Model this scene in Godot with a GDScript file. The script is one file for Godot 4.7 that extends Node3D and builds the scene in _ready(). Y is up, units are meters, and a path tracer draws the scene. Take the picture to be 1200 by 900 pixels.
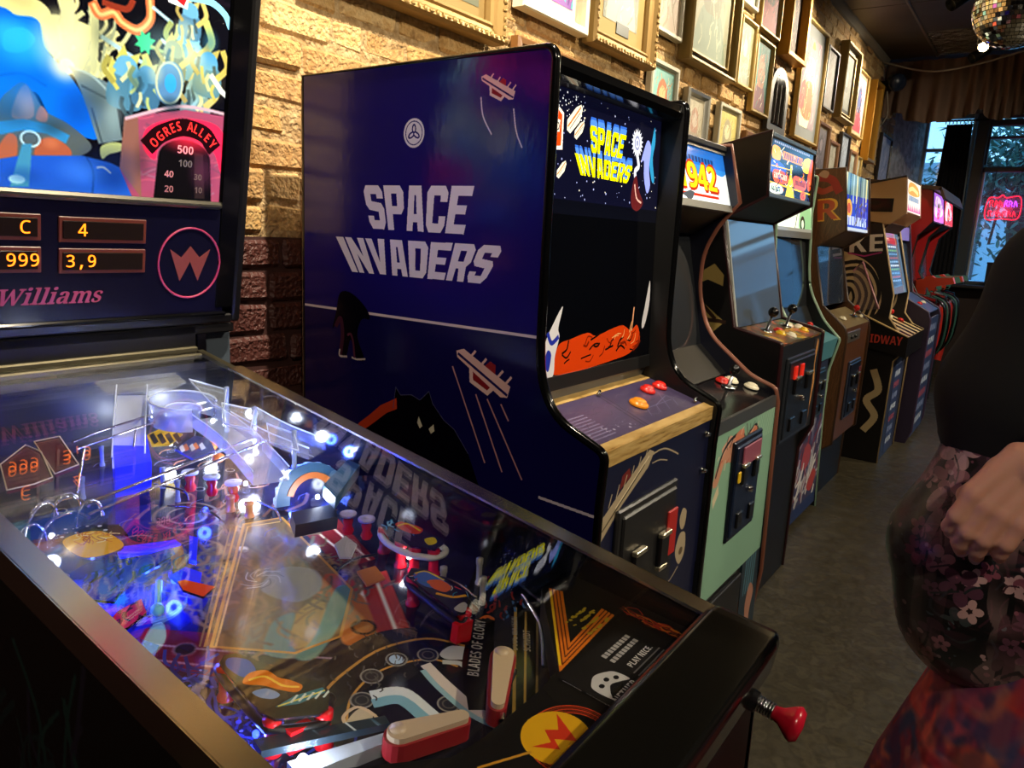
extends Node3D
# A bar with a pinball machine and a row of arcade cabinets along a brick wall hung with pictures.
# x runs out from the brick wall, y up, -z down the aisle to the street window.

const WX := -0.12            # face of the brick wall
const CEIL := 3.25
const ZF := -10.2            # far (street) wall
const ZB := 2.6              # wall behind the photographer
const XR := 4.6              # wall across the aisle

var used := {}
var mats := {}
var rng := RandomNumberGenerator.new()
var bold: SystemFont
var serif: SystemFont
var mono: SystemFont


# ---------------------------------------------------------------- nodes
func numbered(called: String) -> String:
	if not used.has(called):
		used[called] = 0
		return called
	used[called] += 1
	return "%s_%03d" % [called, used[called]]


func tag(o: Node, label: String, category: String, group := "", kind := "") -> Node:
	if label: o.set_meta("label", label)
	if category: o.set_meta("category", category)
	if group: o.set_meta("group", group)
	if kind: o.set_meta("kind", kind)
	return o


func thing(called: String, label: String, category: String, at := Vector3.ZERO, turn := 0.0, group := "") -> Node3D:
	var o := Node3D.new()
	o.name = numbered(called)
	add_child(o)
	o.position = at
	o.rotation.y = turn
	tag(o, label, category, group)
	return o


func obj(parent: Node, called: String, s, m: Material, label := "") -> MeshInstance3D:
	var o := MeshInstance3D.new()
	if s is SurfaceTool:
		s.generate_normals()
		o.mesh = s.commit()
	else:
		o.mesh = s
	o.material_override = m
	o.name = numbered(called) if parent == self else called
	parent.add_child(o, true)
	if label: o.set_meta("label", label)
	return o


func structure(called: String, s, m: Material, label := "") -> MeshInstance3D:
	var o := obj(self, called, s, m)
	o.set_meta("kind", "structure")
	if label: o.set_meta("label", label)
	return o


# ---------------------------------------------------------------- materials
func col(h: String) -> Color:
	return Color.html(h)


func mat(key: String, c, rough := 0.6, metal := 0.0, more := {}) -> StandardMaterial3D:
	if mats.has(key):
		return mats[key]
	var m := StandardMaterial3D.new()
	m.resource_name = key
	m.albedo_color = col(c) if c is String else c
	m.roughness = rough
	m.metallic = metal
	for k in more:
		m.set(k, more[k])
	mats[key] = m
	return m


func glow(key: String, c: String, energy: float) -> StandardMaterial3D:
	return mat(key, c, 0.4, 0.0, {"emission_enabled": true, "emission": col(c), "emission_energy_multiplier": energy})


func pane(key: String, c: String, alpha: float, rough := 0.02) -> StandardMaterial3D:
	var a := col(c)
	a.a = alpha
	return mat(key, a, rough, 0.0, {"transparency": BaseMaterial3D.TRANSPARENCY_ALPHA})


func printed(key: String, t: Texture2D, rough := 0.4, emit := 0.0, more := {}) -> StandardMaterial3D:
	var m := mat(key, Color.WHITE, rough, 0.0, more)
	m.albedo_texture = t
	m.texture_repeat = false
	if emit > 0.0:
		m.emission_enabled = true
		m.emission = Color.WHITE
		m.emission_operator = BaseMaterial3D.EMISSION_OP_MULTIPLY
		m.emission_texture = t
		m.emission_energy_multiplier = emit
	return m


func noise_tex(sd: int, freq: float, stops: Array, size := 512, octaves := 5, kind := FastNoiseLite.TYPE_SIMPLEX_SMOOTH) -> NoiseTexture2D:
	var n := FastNoiseLite.new()
	n.seed = sd
	n.noise_type = kind
	n.frequency = freq
	n.fractal_octaves = octaves
	var t := NoiseTexture2D.new()
	t.width = size
	t.height = size
	t.seamless = true
	t.noise = n
	if stops.size():
		var g := Gradient.new()
		g.offsets = PackedFloat32Array(stops.map(func(a): return a[0]))
		g.colors = PackedColorArray(stops.map(func(a): return col(a[1])))
		t.color_ramp = g
	return t


# ---------------------------------------------------------------- shapes
func S() -> SurfaceTool:
	var s := SurfaceTool.new()
	s.begin(Mesh.PRIMITIVE_TRIANGLES)
	return s


func tri(s: SurfaceTool, a: Vector3, b: Vector3, c: Vector3) -> void:
	s.set_uv(Vector2(0, 0)); s.add_vertex(a)
	s.set_uv(Vector2(1, 0)); s.add_vertex(b)
	s.set_uv(Vector2(1, 1)); s.add_vertex(c)


func quad(s: SurfaceTool, tl: Vector3, tr: Vector3, br: Vector3, bl: Vector3, group := -1) -> void:
	s.set_smooth_group(group)
	for k in [[tl, 0, 0], [tr, 1, 0], [br, 1, 1], [tl, 0, 0], [br, 1, 1], [bl, 0, 1]]:
		s.set_uv(Vector2(k[1], k[2]))
		s.add_vertex(k[0])


# box with chamfered edges; jit moves the corners a little (seeded)
func box(s: SurfaceTool, c: Vector3, d: Vector3, bev := 0.0, xf := Transform3D.IDENTITY, jit := 0.0) -> void:
	var h := d * 0.5
	bev = minf(bev, minf(h.x, minf(h.y, h.z)) * 0.9)
	var pts := {}
	for sx in [-1, 1]:
		for sy in [-1, 1]:
			for sz in [-1, 1]:
				var j := Vector3(rng.randf_range(-jit, jit), rng.randf_range(-jit, jit), rng.randf_range(-jit, jit)) if jit > 0.0 else Vector3.ZERO
				for ax in 3:
					var v := Vector3(sx * h.x, sy * h.y, sz * h.z)
					for k in 3:
						if k != ax:
							v[k] -= signf(v[k]) * bev
					pts[[sx, sy, sz, ax]] = xf * (c + v + j)
	s.set_smooth_group(-1)
	for ax in 3:
		var u := (ax + 1) % 3
		var w := (ax + 2) % 3
		for sg in [-1, 1]:
			var q := []
			for k in [[-1, -1], [1, -1], [1, 1], [-1, 1]]:
				var g := [0, 0, 0]
				g[ax] = sg
				g[u] = k[0]
				g[w] = k[1]
				q.append(pts[[g[0], g[1], g[2], ax]])
			if sg < 0: quad(s, q[0], q[1], q[2], q[3])
			else: quad(s, q[3], q[2], q[1], q[0])
			if bev > 0.0 :
				pass
		if bev > 0.0:
			for su in [-1, 1]:
				for sw in [-1, 1]:
					var a := [0, 0, 0]
					a[u] = su
					a[w] = sw
					a[ax] = -1
					var b := a.duplicate()
					b[ax] = 1
					var p0: Vector3 = pts[[a[0], a[1], a[2], u]]
					var p1: Vector3 = pts[[b[0], b[1], b[2], u]]
					var p2: Vector3 = pts[[b[0], b[1], b[2], w]]
					var p3: Vector3 = pts[[a[0], a[1], a[2], w]]
					if su * sw > 0: quad(s, p0, p1, p2, p3)
					else: quad(s, p3, p2, p1, p0)
	if bev > 0.0:
		for sx in [-1, 1]:
			for sy in [-1, 1]:
				for sz in [-1, 1]:
					var a: Vector3 = pts[[sx, sy, sz, 0]]
					var b: Vector3 = pts[[sx, sy, sz, 1]]
					var e: Vector3 = pts[[sx, sy, sz, 2]]
					if sx * sy * sz > 0: tri(s, a, e, b)
					else: tri(s, a, b, e)


func one_box(c: Vector3, d: Vector3, bev := 0.0, xf := Transform3D.IDENTITY) -> SurfaceTool:
	var s := S()
	box(s, c, d, bev, xf)
	return s


# a polygon in the frame's xy plane, from z = 0 to depth; print = rectangle in polygon units for the UVs of both faces
func prism(s: SurfaceTool, poly: PackedVector2Array, xf: Transform3D, depth: float, print := Rect2(), sides := true) -> void:
	var ids := Geometry2D.triangulate_polygon(poly)
	var cw := Geometry2D.is_polygon_clockwise(poly)
	if not print.has_area():
		print = Rect2(poly[0], Vector2.ZERO)
		for p in poly:
			print = print.expand(p)
	s.set_smooth_group(-1)
	for side in 2:
		for k in range(0, ids.size(), 3):
			var order := [0, 1, 2] if (side == 1) else [2, 1, 0]
			for n in order:
				var p := poly[ids[k + n]]
				var uv := (p - print.position) / print.size
				s.set_uv(Vector2(uv.x, 1.0 - uv.y))
				s.add_vertex(xf * Vector3(p.x, p.y, depth * side))
	if sides:
		for k in poly.size():
			var a := poly[k]
			var b := poly[(k + 1) % poly.size()]
			if cw:
				var t := a
				a = b
				b = t
			quad(s, xf * Vector3(a.x, a.y, depth), xf * Vector3(b.x, b.y, depth), xf * Vector3(b.x, b.y, 0), xf * Vector3(a.x, a.y, 0))


func frames_along(pts: PackedVector3Array, closed: bool) -> Array:
	var out := []
	var n := pts.size()
	var up := Vector3.UP
	for i in n:
		var a := pts[(i - 1 + n) % n] if closed or i > 0 else pts[i]
		var b := pts[(i + 1) % n] if closed or i < n - 1 else pts[i]
		var t := (b - a).normalized()
		if i == 0:
			up = Vector3.UP if absf(t.y) < 0.9 else Vector3.RIGHT
		var side := t.cross(up).normalized()
		up = side.cross(t).normalized()
		out.append([side, up])
	return out


func tube(s: SurfaceTool, pts, r: float, seg := 8, closed := false, caps := true, flat := 1.0) -> void:
	var p := PackedVector3Array(pts)
	var fr := frames_along(p, closed)
	var n := p.size()
	var ring := func(i: int, k: int) -> Vector3:
		var a := TAU * k / seg
		return p[i] + (fr[i][0] * cos(a) + fr[i][1] * sin(a) * flat) * r
	for i in (n if closed else n - 1):
		var j := (i + 1) % n
		for k in seg:
			quad(s, ring.call(i, k), ring.call(j, k), ring.call(j, k + 1), ring.call(i, k + 1), 1)
	if caps and not closed:
		s.set_smooth_group(-1)
		for e in [0, n - 1]:
			for k in seg:
				if e == 0: tri(s, p[0], ring.call(0, k), ring.call(0, k + 1))
				else: tri(s, p[e], ring.call(e, k + 1), ring.call(e, k))


func rod(s: SurfaceTool, a: Vector3, b: Vector3, r: float, seg := 8) -> void:
	tube(s, [a, b], r, seg)


# smooth curve through points
func curve(pts: Array, steps := 6, closed := false) -> PackedVector3Array:
	var out := PackedVector3Array()
	var n := pts.size()
	for i in (n if closed else n - 1):
		var p0: Vector3 = pts[(i - 1 + n) % n] if closed or i > 0 else pts[0]
		var p1: Vector3 = pts[i]
		var p2: Vector3 = pts[(i + 1) % n]
		var p3: Vector3 = pts[(i + 2) % n] if closed or i < n - 2 else pts[n - 1]
		for k in steps:
			out.append(p1.cubic_interpolate(p2, p0, p3, float(k) / steps))
	if not closed:
		out.append(pts[n - 1])
	return out


func curve2(pts: Array, steps := 6, closed := true) -> PackedVector2Array:
	var out := PackedVector2Array()
	for v in curve(pts.map(func(a): return Vector3(a[0], a[1], 0)), steps, closed):
		out.append(Vector2(v.x, v.y))
	return out


# profile of (radius, height) turned round the frame's y axis
func lathe(s: SurfaceTool, prof: Array, xf: Transform3D, seg := 16, group := 1) -> void:
	for i in prof.size() - 1:
		var a: Vector2 = prof[i]
		var b: Vector2 = prof[i + 1]
		for k in seg:
			var t0 := TAU * k / seg
			var t1 := TAU * (k + 1) / seg
			var q := []
			for e in [[b, t0], [b, t1], [a, t1], [a, t0]]:
				q.append(xf * Vector3(e[0].x * cos(e[1]), e[0].y, e[0].x * sin(e[1])))
			if a.x < 1e-6:
				s.set_smooth_group(group)
				tri(s, q[0], q[1], q[2])
			elif b.x < 1e-6:
				s.set_smooth_group(group)
				tri(s, q[0], q[2], q[3])
			else:
				quad(s, q[0], q[1], q[2], q[3], group)


func ball(s: SurfaceTool, c: Vector3, r: float, scale := Vector3.ONE, seg := 14, group := 1) -> void:
	var prof := []
	for i in seg / 2 + 1:
		var a := -PI / 2 + PI * i / (seg / 2)
		prof.append(Vector2(maxf(cos(a), 0.0) * r if i > 0 and i < seg / 2 else 0.0, sin(a) * r))
	lathe(s, prof, Transform3D(Basis.from_scale(scale), c), seg, group)


func towards(at: Vector3, y: Vector3) -> Transform3D:   # frame whose y axis points along y
	var up := y.normalized()
	var x := up.cross(Vector3(0.31, 0.2, 0.93)).normalized()
	return Transform3D(Basis(x, up, x.cross(up)), at)


func P2(a: Array) -> PackedVector2Array:
	var out := PackedVector2Array()
	for v in a:
		out.append(Vector2(v[0], v[1]))
	return out


# lettering as a thin raised mesh; xf: x along the line, y up, z out of the surface; centred
func lettering(parent: Node, called: String, txt: String, height: float, m: Material, xf: Transform3D, depth := 0.0015, font: Font = null, wide := 1.0) -> MeshInstance3D:
	var t := TextMesh.new()
	t.font = font if font else bold
	t.font_size = 48
	t.pixel_size = height / 35.0
	t.depth = depth
	t.curve_step = 2.0
	t.text = txt
	var o := MeshInstance3D.new()
	o.name = called
	o.mesh = t
	o.material_override = m
	parent.add_child(o, true)
	o.transform = xf * Transform3D(Basis.from_scale(Vector3(wide, 1, 1)), Vector3.ZERO)
	return o


# ---------------------------------------------------------------- flat print
class Paint:
	var im: Image
	var w: int
	var h: int
	var r: Rect2
	var flip: bool

	# user rectangle x0..x1, y0..y1 (y up)
	func _init(pw: int, ph: int, x0: float, y0: float, x1: float, y1: float, bg: Color) -> void:
		w = pw
		h = ph
		r = Rect2(x0, y0, x1 - x0, y1 - y0)
		im = Image.create_empty(w, h, false, Image.FORMAT_RGB8)
		im.fill(bg)

	func px(p: Vector2) -> Vector2:
		return Vector2((p.x - r.position.x) / r.size.x * w, (1.0 - (p.y - r.position.y) / r.size.y) * h)

	func loops(all: Array, c: Color) -> void:
		var edges := []
		var lo := INF
		var hi := -INF
		for l in all:
			for k in l.size():
				var a := px(l[k])
				var b := px(l[(k + 1) % l.size()])
				edges.append([a, b])
				lo = minf(lo, a.y)
				hi = maxf(hi, a.y)
		for y in range(maxi(0, floori(lo)), mini(h - 1, ceili(hi)) + 1):
			var yc := y + 0.5
			var xs := []
			for e in edges:
				var a: Vector2 = e[0]
				var b: Vector2 = e[1]
				if (a.y <= yc) != (b.y <= yc):
					xs.append(a.x + (yc - a.y) / (b.y - a.y) * (b.x - a.x))
			xs.sort()
			for k in range(0, xs.size() - 1, 2):
				var x0 := maxi(0, roundi(xs[k]))
				var x1 := mini(w, roundi(xs[k + 1]))
				if x1 > x0:
					im.fill_rect(Rect2i(x0, y, x1 - x0, 1), c)

	func poly(pts, c: Color) -> void:
		var l := PackedVector2Array()
		for p in pts:
			l.append(p if p is Vector2 else Vector2(p[0], p[1]))
		loops([l], c)

	func smooth(pts: Array, c: Color) -> void:
		poly(Paint.round_off(pts), c)

	static func round_off(pts: Array, closed := true) -> PackedVector2Array:
		var out := PackedVector2Array()
		var n := pts.size()
		for i in (n if closed else n - 1):
			var q := []
			for k in [-1, 0, 1, 2]:
				var j: int = (i + k + n) % n if closed else clampi(i + k, 0, n - 1)
				q.append(pts[j] if pts[j] is Vector2 else Vector2(pts[j][0], pts[j][1]))
			for k in 8:
				out.append(q[1].cubic_interpolate(q[2], q[0], q[3], k / 8.0))
		if not closed:
			var e = pts[n - 1]
			out.append(e if e is Vector2 else Vector2(e[0], e[1]))
		return out

	func box(x0: float, y0: float, x1: float, y1: float, c: Color) -> void:
		poly([[x0, y0], [x1, y0], [x1, y1], [x0, y1]], c)

	func oval(cx: float, cy: float, rx: float, ry: float, c: Color, turn := 0.0) -> void:
		var l := PackedVector2Array()
		for k in 40:
			l.append(Vector2(cx, cy) + Vector2(cos(TAU * k / 40) * rx, sin(TAU * k / 40) * ry).rotated(turn))
		loops([l], c)

	func ring(cx: float, cy: float, rx: float, ry: float, t: float, c: Color) -> void:
		var a := PackedVector2Array()
		var b := PackedVector2Array()
		for k in 48:
			var d := Vector2(cos(TAU * k / 48), sin(TAU * k / 48))
			a.append(Vector2(cx, cy) + d * Vector2(rx, ry))
			b.append(Vector2(cx, cy) + d * Vector2(rx - t, ry - t))
		loops([a, b], c)

	func line(pts: Array, t: float, c: Color, closed := false) -> void:
		var n := pts.size()
		for i in (n if closed else n - 1):
			var a = pts[i]
			var b = pts[(i + 1) % n]
			var p := a as Vector2 if a is Vector2 else Vector2(a[0], a[1])
			var q := b as Vector2 if b is Vector2 else Vector2(b[0], b[1])
			var d := (q - p).normalized() * t * 0.5
			var e := d.orthogonal()
			poly([p - d * 0.6 + e, q + d * 0.6 + e, q + d * 0.6 - e, p - d * 0.6 - e], c)

	func bend(pts: Array, t: float, c: Color, closed := false) -> void:
		line(Array(Paint.round_off(pts, closed)), t, c, closed)

	# glyph outlines of a font, filled triangle by triangle; f maps text units (height 1, centred) to user units
	func text(txt: String, font: Font, f: Callable, c: Color) -> void:
		var t := TextMesh.new()
		t.font = font
		t.font_size = 48
		t.pixel_size = 1.0 / 35.0
		t.depth = 0.0
		t.curve_step = 1.5
		t.text = txt
		var arr := t.get_mesh_arrays()
		var v: PackedVector3Array = arr[Mesh.ARRAY_VERTEX]
		var ids: PackedInt32Array = arr[Mesh.ARRAY_INDEX] if arr[Mesh.ARRAY_INDEX] != null else PackedInt32Array(range(v.size()))
		for k in range(0, ids.size() - 2, 3):
			var l := PackedVector2Array()
			for n in 3:
				var p := v[ids[k + n]]
				l.append(f.call(Vector2(p.x, p.y)))
			loops([l], c)

	func words(txt: String, font: Font, at: Vector2, height: float, c: Color, turn := 0.0, wide := 1.0, slant := 0.0) -> void:
		text(txt, font, func(p: Vector2) -> Vector2: return at + Vector2((p.x * wide + p.y * slant) * height, p.y * height).rotated(turn), c)

	func dots(n: int, x0: float, y0: float, x1: float, y1: float, rmax: float, colors: Array, g: RandomNumberGenerator) -> void:
		for k in n:
			var q := rmax * g.randf_range(0.35, 1.0)
			oval(g.randf_range(x0, x1), g.randf_range(y0, y1), q, q, colors[g.randi() % colors.size()])

	# brush strokes: short bent lines in the given colours
	func strokes(n: int, x0: float, y0: float, x1: float, y1: float, long: float, t: float, colors: Array, g: RandomNumberGenerator, lean := 0.0, vary := 0.6) -> void:
		for k in n:
			var a := Vector2(g.randf_range(x0, x1), g.randf_range(y0, y1))
			var d := Vector2(long * g.randf_range(0.4, 1.0), 0).rotated(lean + g.randf_range(-vary, vary))
			var o := d.orthogonal() * g.randf_range(-0.3, 0.3)
			bend([a, a + d * 0.5 + o, a + d], t * g.randf_range(0.5, 1.0), colors[g.randi() % colors.size()])

	# soft airbrush spot
	func spray(cx: float, cy: float, rx: float, ry: float, c: Color, most := 0.8) -> void:
		var a := px(Vector2(cx - rx, cy + ry))
		var b := px(Vector2(cx + rx, cy - ry))
		var m := (a + b) * 0.5
		var h2 := (b - a) * 0.5
		for y in range(maxi(0, int(a.y)), mini(h, int(b.y) + 1)):
			for x in range(maxi(0, int(a.x)), mini(w, int(b.x) + 1)):
				var d := Vector2((x - m.x) / h2.x, (y - m.y) / h2.y).length()
				if d < 1.0:
					im.set_pixel(x, y, im.get_pixel(x, y).lerp(c, most * (1.0 - d * d) * (1.0 - d * d)))

	# soften the picture, as airbrushed art is
	func soften(k: int) -> void:
		im.resize(w / k, h / k, Image.INTERPOLATE_LANCZOS)
		im.resize(w, h, Image.INTERPOLATE_CUBIC)

	func tex() -> ImageTexture:
		return ImageTexture.create_from_image(im)


# heavy block capitals in a unit box (outline loops, even-odd)
const BLOCK := {
	"S": [[[.0, .3], [.0, .16], [.16, 0], [.84, 0], [1, .16], [1, .48], [.86, .6], [.34, .64], [.34, .8], [.66, .8], [.66, .7], [1, .7], [1, .86], [.84, 1], [.16, 1], [0, .86], [0, .56], [.14, .44], [.66, .4], [.66, .2], [.34, .2], [.34, .3]]],
	"P": [[[0, 0], [.36, 0], [.36, .36], [.84, .36], [1, .5], [1, .86], [.84, 1], [0, 1]], [[.36, .54], [.36, .82], [.64, .82], [.64, .54]]],
	"A": [[[0, 0], [.34, 0], [.38, .2], [.62, .2], [.66, 0], [1, 0], [.8, 1], [.2, 1]], [[.42, .38], [.46, .8], [.54, .8], [.58, .38]]],
	"C": [[[0, .16], [.16, 0], [.84, 0], [1, .16], [1, .36], [.66, .36], [.66, .2], [.34, .2], [.34, .8], [.66, .8], [.66, .66], [1, .66], [1, .86], [.84, 1], [.16, 1], [0, .86]]],
	"E": [[[0, 0], [1, 0], [1, .2], [.38, .2], [.38, .41], [.86, .41], [.86, .6], [.38, .6], [.38, .8], [1, .8], [1, 1], [0, 1]]],
	"I": [[[0, 0], [1, 0], [1, 1], [0, 1]]],
	"N": [[[0, 0], [.34, 0], [.34, .55], [.66, 0], [1, 0], [1, 1], [.66, 1], [.66, .48], [.34, 1], [0, 1]]],
	"V": [[[.3, 0], [.7, 0], [1, 1], [.66, 1], [.5, .34], [.34, 1], [0, 1]]],
	"D": [[[0, 0], [.82, 0], [1, .16], [1, .84], [.82, 1], [0, 1]], [[.36, .2], [.36, .8], [.64, .8], [.64, .2]]],
	"R": [[[0, 0], [.36, 0], [.36, .34], [.5, .34], [.64, 0], [1, 0], [.84, .4], [1, .52], [1, .86], [.84, 1], [0, 1]], [[.36, .53], [.36, .82], [.64, .82], [.64, .53]]],
}


# a word of block capitals filling the quad bl, br, tr, tl
func block_word(p: Paint, word: String, q: Array, c: Color, gap := 0.08, thin_i := 0.42) -> void:
	var widths := []
	var total := 0.0
	for ch in word:
		var wd := thin_i if ch == "I" else 1.0
		widths.append(wd)
		total += wd + gap
	total -= gap
	var x := 0.0
	for k in word.length():
		var out := []
		for l in BLOCK[word[k]]:
			var m := PackedVector2Array()
			for v in l:
				var u: float = (x + v[0] * widths[k]) / total
				m.append((q[0].lerp(q[1], u)).lerp(q[3].lerp(q[2], u), v[1]))
			out.append(m)
		p.loops(out, c)
		x += widths[k] + gap


# ---------------------------------------------------------------- scene
func _ready() -> void:
	var cam := Camera3D.new()
	cam.name = "camera"
	cam.fov = 54.39
	cam.near = 0.02
	cam.far = 200.0
	cam.transform = Transform3D(Basis(Vector3.UP, deg_to_rad(34.843)) * Basis(Vector3.RIGHT, deg_to_rad(-11.348)) * Basis(Vector3.BACK, deg_to_rad(2.871)), Vector3(1.5, 1.4, 0))
	add_child(cam)
	var env := Environment.new()
	var sm := ProceduralSkyMaterial.new()
	sm.sky_top_color = col("4d9fe0")
	sm.sky_horizon_color = col("8fc8ee")
	sm.ground_bottom_color = col("5c7283")
	sm.ground_horizon_color = col("8fb2c6")
	var sky := Sky.new()
	sky.sky_material = sm
	env.background_mode = Environment.BG_SKY
	env.sky = sky
	env.background_energy_multiplier = 3.2
	env.ambient_light_source = Environment.AMBIENT_SOURCE_SKY
	env.tonemap_mode = Environment.TONE_MAPPER_LINEAR
	env.tonemap_exposure = 1.0
	env.sdfgi_enabled = true
	env.ssao_enabled = true
	env.ssil_enabled = true
	var we := WorldEnvironment.new()
	we.name = "surroundings"
	we.environment = env
	add_child(we)
	bold = SystemFont.new()
	bold.font_names = PackedStringArray(["Droid Sans"])
	bold.font_weight = 700
	serif = SystemFont.new()
	serif.font_names = PackedStringArray(["Droid Serif"])
	serif.font_weight = 700
	mono = SystemFont.new()
	mono.font_names = PackedStringArray(["Droid Sans Mono"])
	build_room()
	build_fittings()
	build_space_cabinet()
	build_pinball()
	build_row()
	build_pictures()
	build_person()


# ---------------------------------------------------------------- the room
func build_room() -> void:
	# floor: worn concrete
	var fl := mat("concrete", "5a5549", 0.5, 0.0, {"uv1_triplanar": true, "uv1_world_triplanar": true, "uv1_scale": Vector3(0.8, 0.8, 0.8)})
	fl.albedo_texture = noise_tex(3, 0.012, [[0.0, "7d786a"], [0.35, "bdb8a6"], [0.5, "969080"], [0.65, "d0cbb8"], [1.0, "858070"]], 1024, 7)
	fl.roughness_texture = noise_tex(9, 0.02, [[0.0, "909090"], [1.0, "ffffff"]], 512, 5)
	fl.heightmap_enabled = true
	fl.heightmap_texture = noise_tex(5, 0.05, [], 512, 6)
	fl.heightmap_scale = 0.12
	structure("floor", one_box(Vector3((XR + WX) / 2, -0.1, (ZF + ZB) / 2), Vector3(XR - WX + 1, 0.2, ZB - ZF + 1)), fl, "worn dark concrete floor")
	# walls out of view close the room
	var dark := mat("dark_wall_paint", "2b2422", 0.85)
	structure("wall_right", one_box(Vector3(XR + 0.1, CEIL / 2, (ZF + ZB) / 2), Vector3(0.2, CEIL, ZB - ZF)), dark)
	structure("wall_back", one_box(Vector3((XR + WX) / 2, CEIL / 2, ZB + 0.1), Vector3(XR - WX, CEIL, 0.2)), dark)
	build_ceiling()
	build_bricks()
	build_street_end()


func build_ceiling() -> void:
	var slab := mat("ceiling_slab", "15130f", 0.9)
	var c := structure("ceiling", one_box(Vector3((XR + WX) / 2, CEIL + 0.12, (ZF + ZB) / 2), Vector3(XR - WX + 1, 0.2, ZB - ZF + 1)), slab, "dark panelled ceiling")
	var pan := mat("ceiling_panel", "3a342b", 0.45, 0.0, {"uv1_triplanar": true, "uv1_world_triplanar": true})
	pan.albedo_texture = noise_tex(21, 0.01, [[0.0, "c8c0b0"], [1.0, "ffffff"]], 256, 4)
	var film := mat("ceiling_plastic_film", "5a5850", 0.22, 0.0, {"uv1_triplanar": true, "uv1_world_triplanar": true, "uv1_scale": Vector3(2, 2, 2), "heightmap_enabled": true, "heightmap_scale": 2.5})
	film.heightmap_texture = noise_tex(31, 0.02, [], 256, 4, FastNoiseLite.TYPE_CELLULAR)
	var xs := [WX, 0.34, 1.4, 2.46, 3.52, XR]
	for i in xs.size() - 1:
		var z := -8.45
		var n := 0
		while z < ZB:
			var d := 0.9 if i != 0 else 1.8
			var e := minf(z + d, ZB)
			var s := one_box(Vector3((xs[i] + xs[i + 1]) / 2, CEIL + 0.01, (z + e) / 2), Vector3(xs[i + 1] - xs[i] - 0.012, 0.02, e - z - 0.008), 0.003)
			obj(c, "ceiling_panel", s, film if i == 1 and n == 0 else pan)
			z = e
			n += 1
	var strip := mat("ceiling_strip", "6e675a", 0.35, 0.6)
	for x in xs.slice(1, 5):
		obj(c, "joint_strip", one_box(Vector3(x, CEIL - 0.004, (ZB - 8.45) / 2), Vector3(0.022, 0.014, ZB + 8.45), 0.004), strip)
	# plaster cove along the brick wall
	var cove := S()
	prism(cove, P2([[WX, CEIL], [WX, CEIL - 0.05], [WX + 0.02, CEIL - 0.045], [WX + 0.05, CEIL - 0.015], [WX + 0.055, CEIL]]), Transform3D(Basis.IDENTITY, Vector3(0, 0, -8.45)), 8.45 + ZB)
	structure("trim_1", cove, mat("grey_plaster", "7d786c", 0.9))


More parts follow.
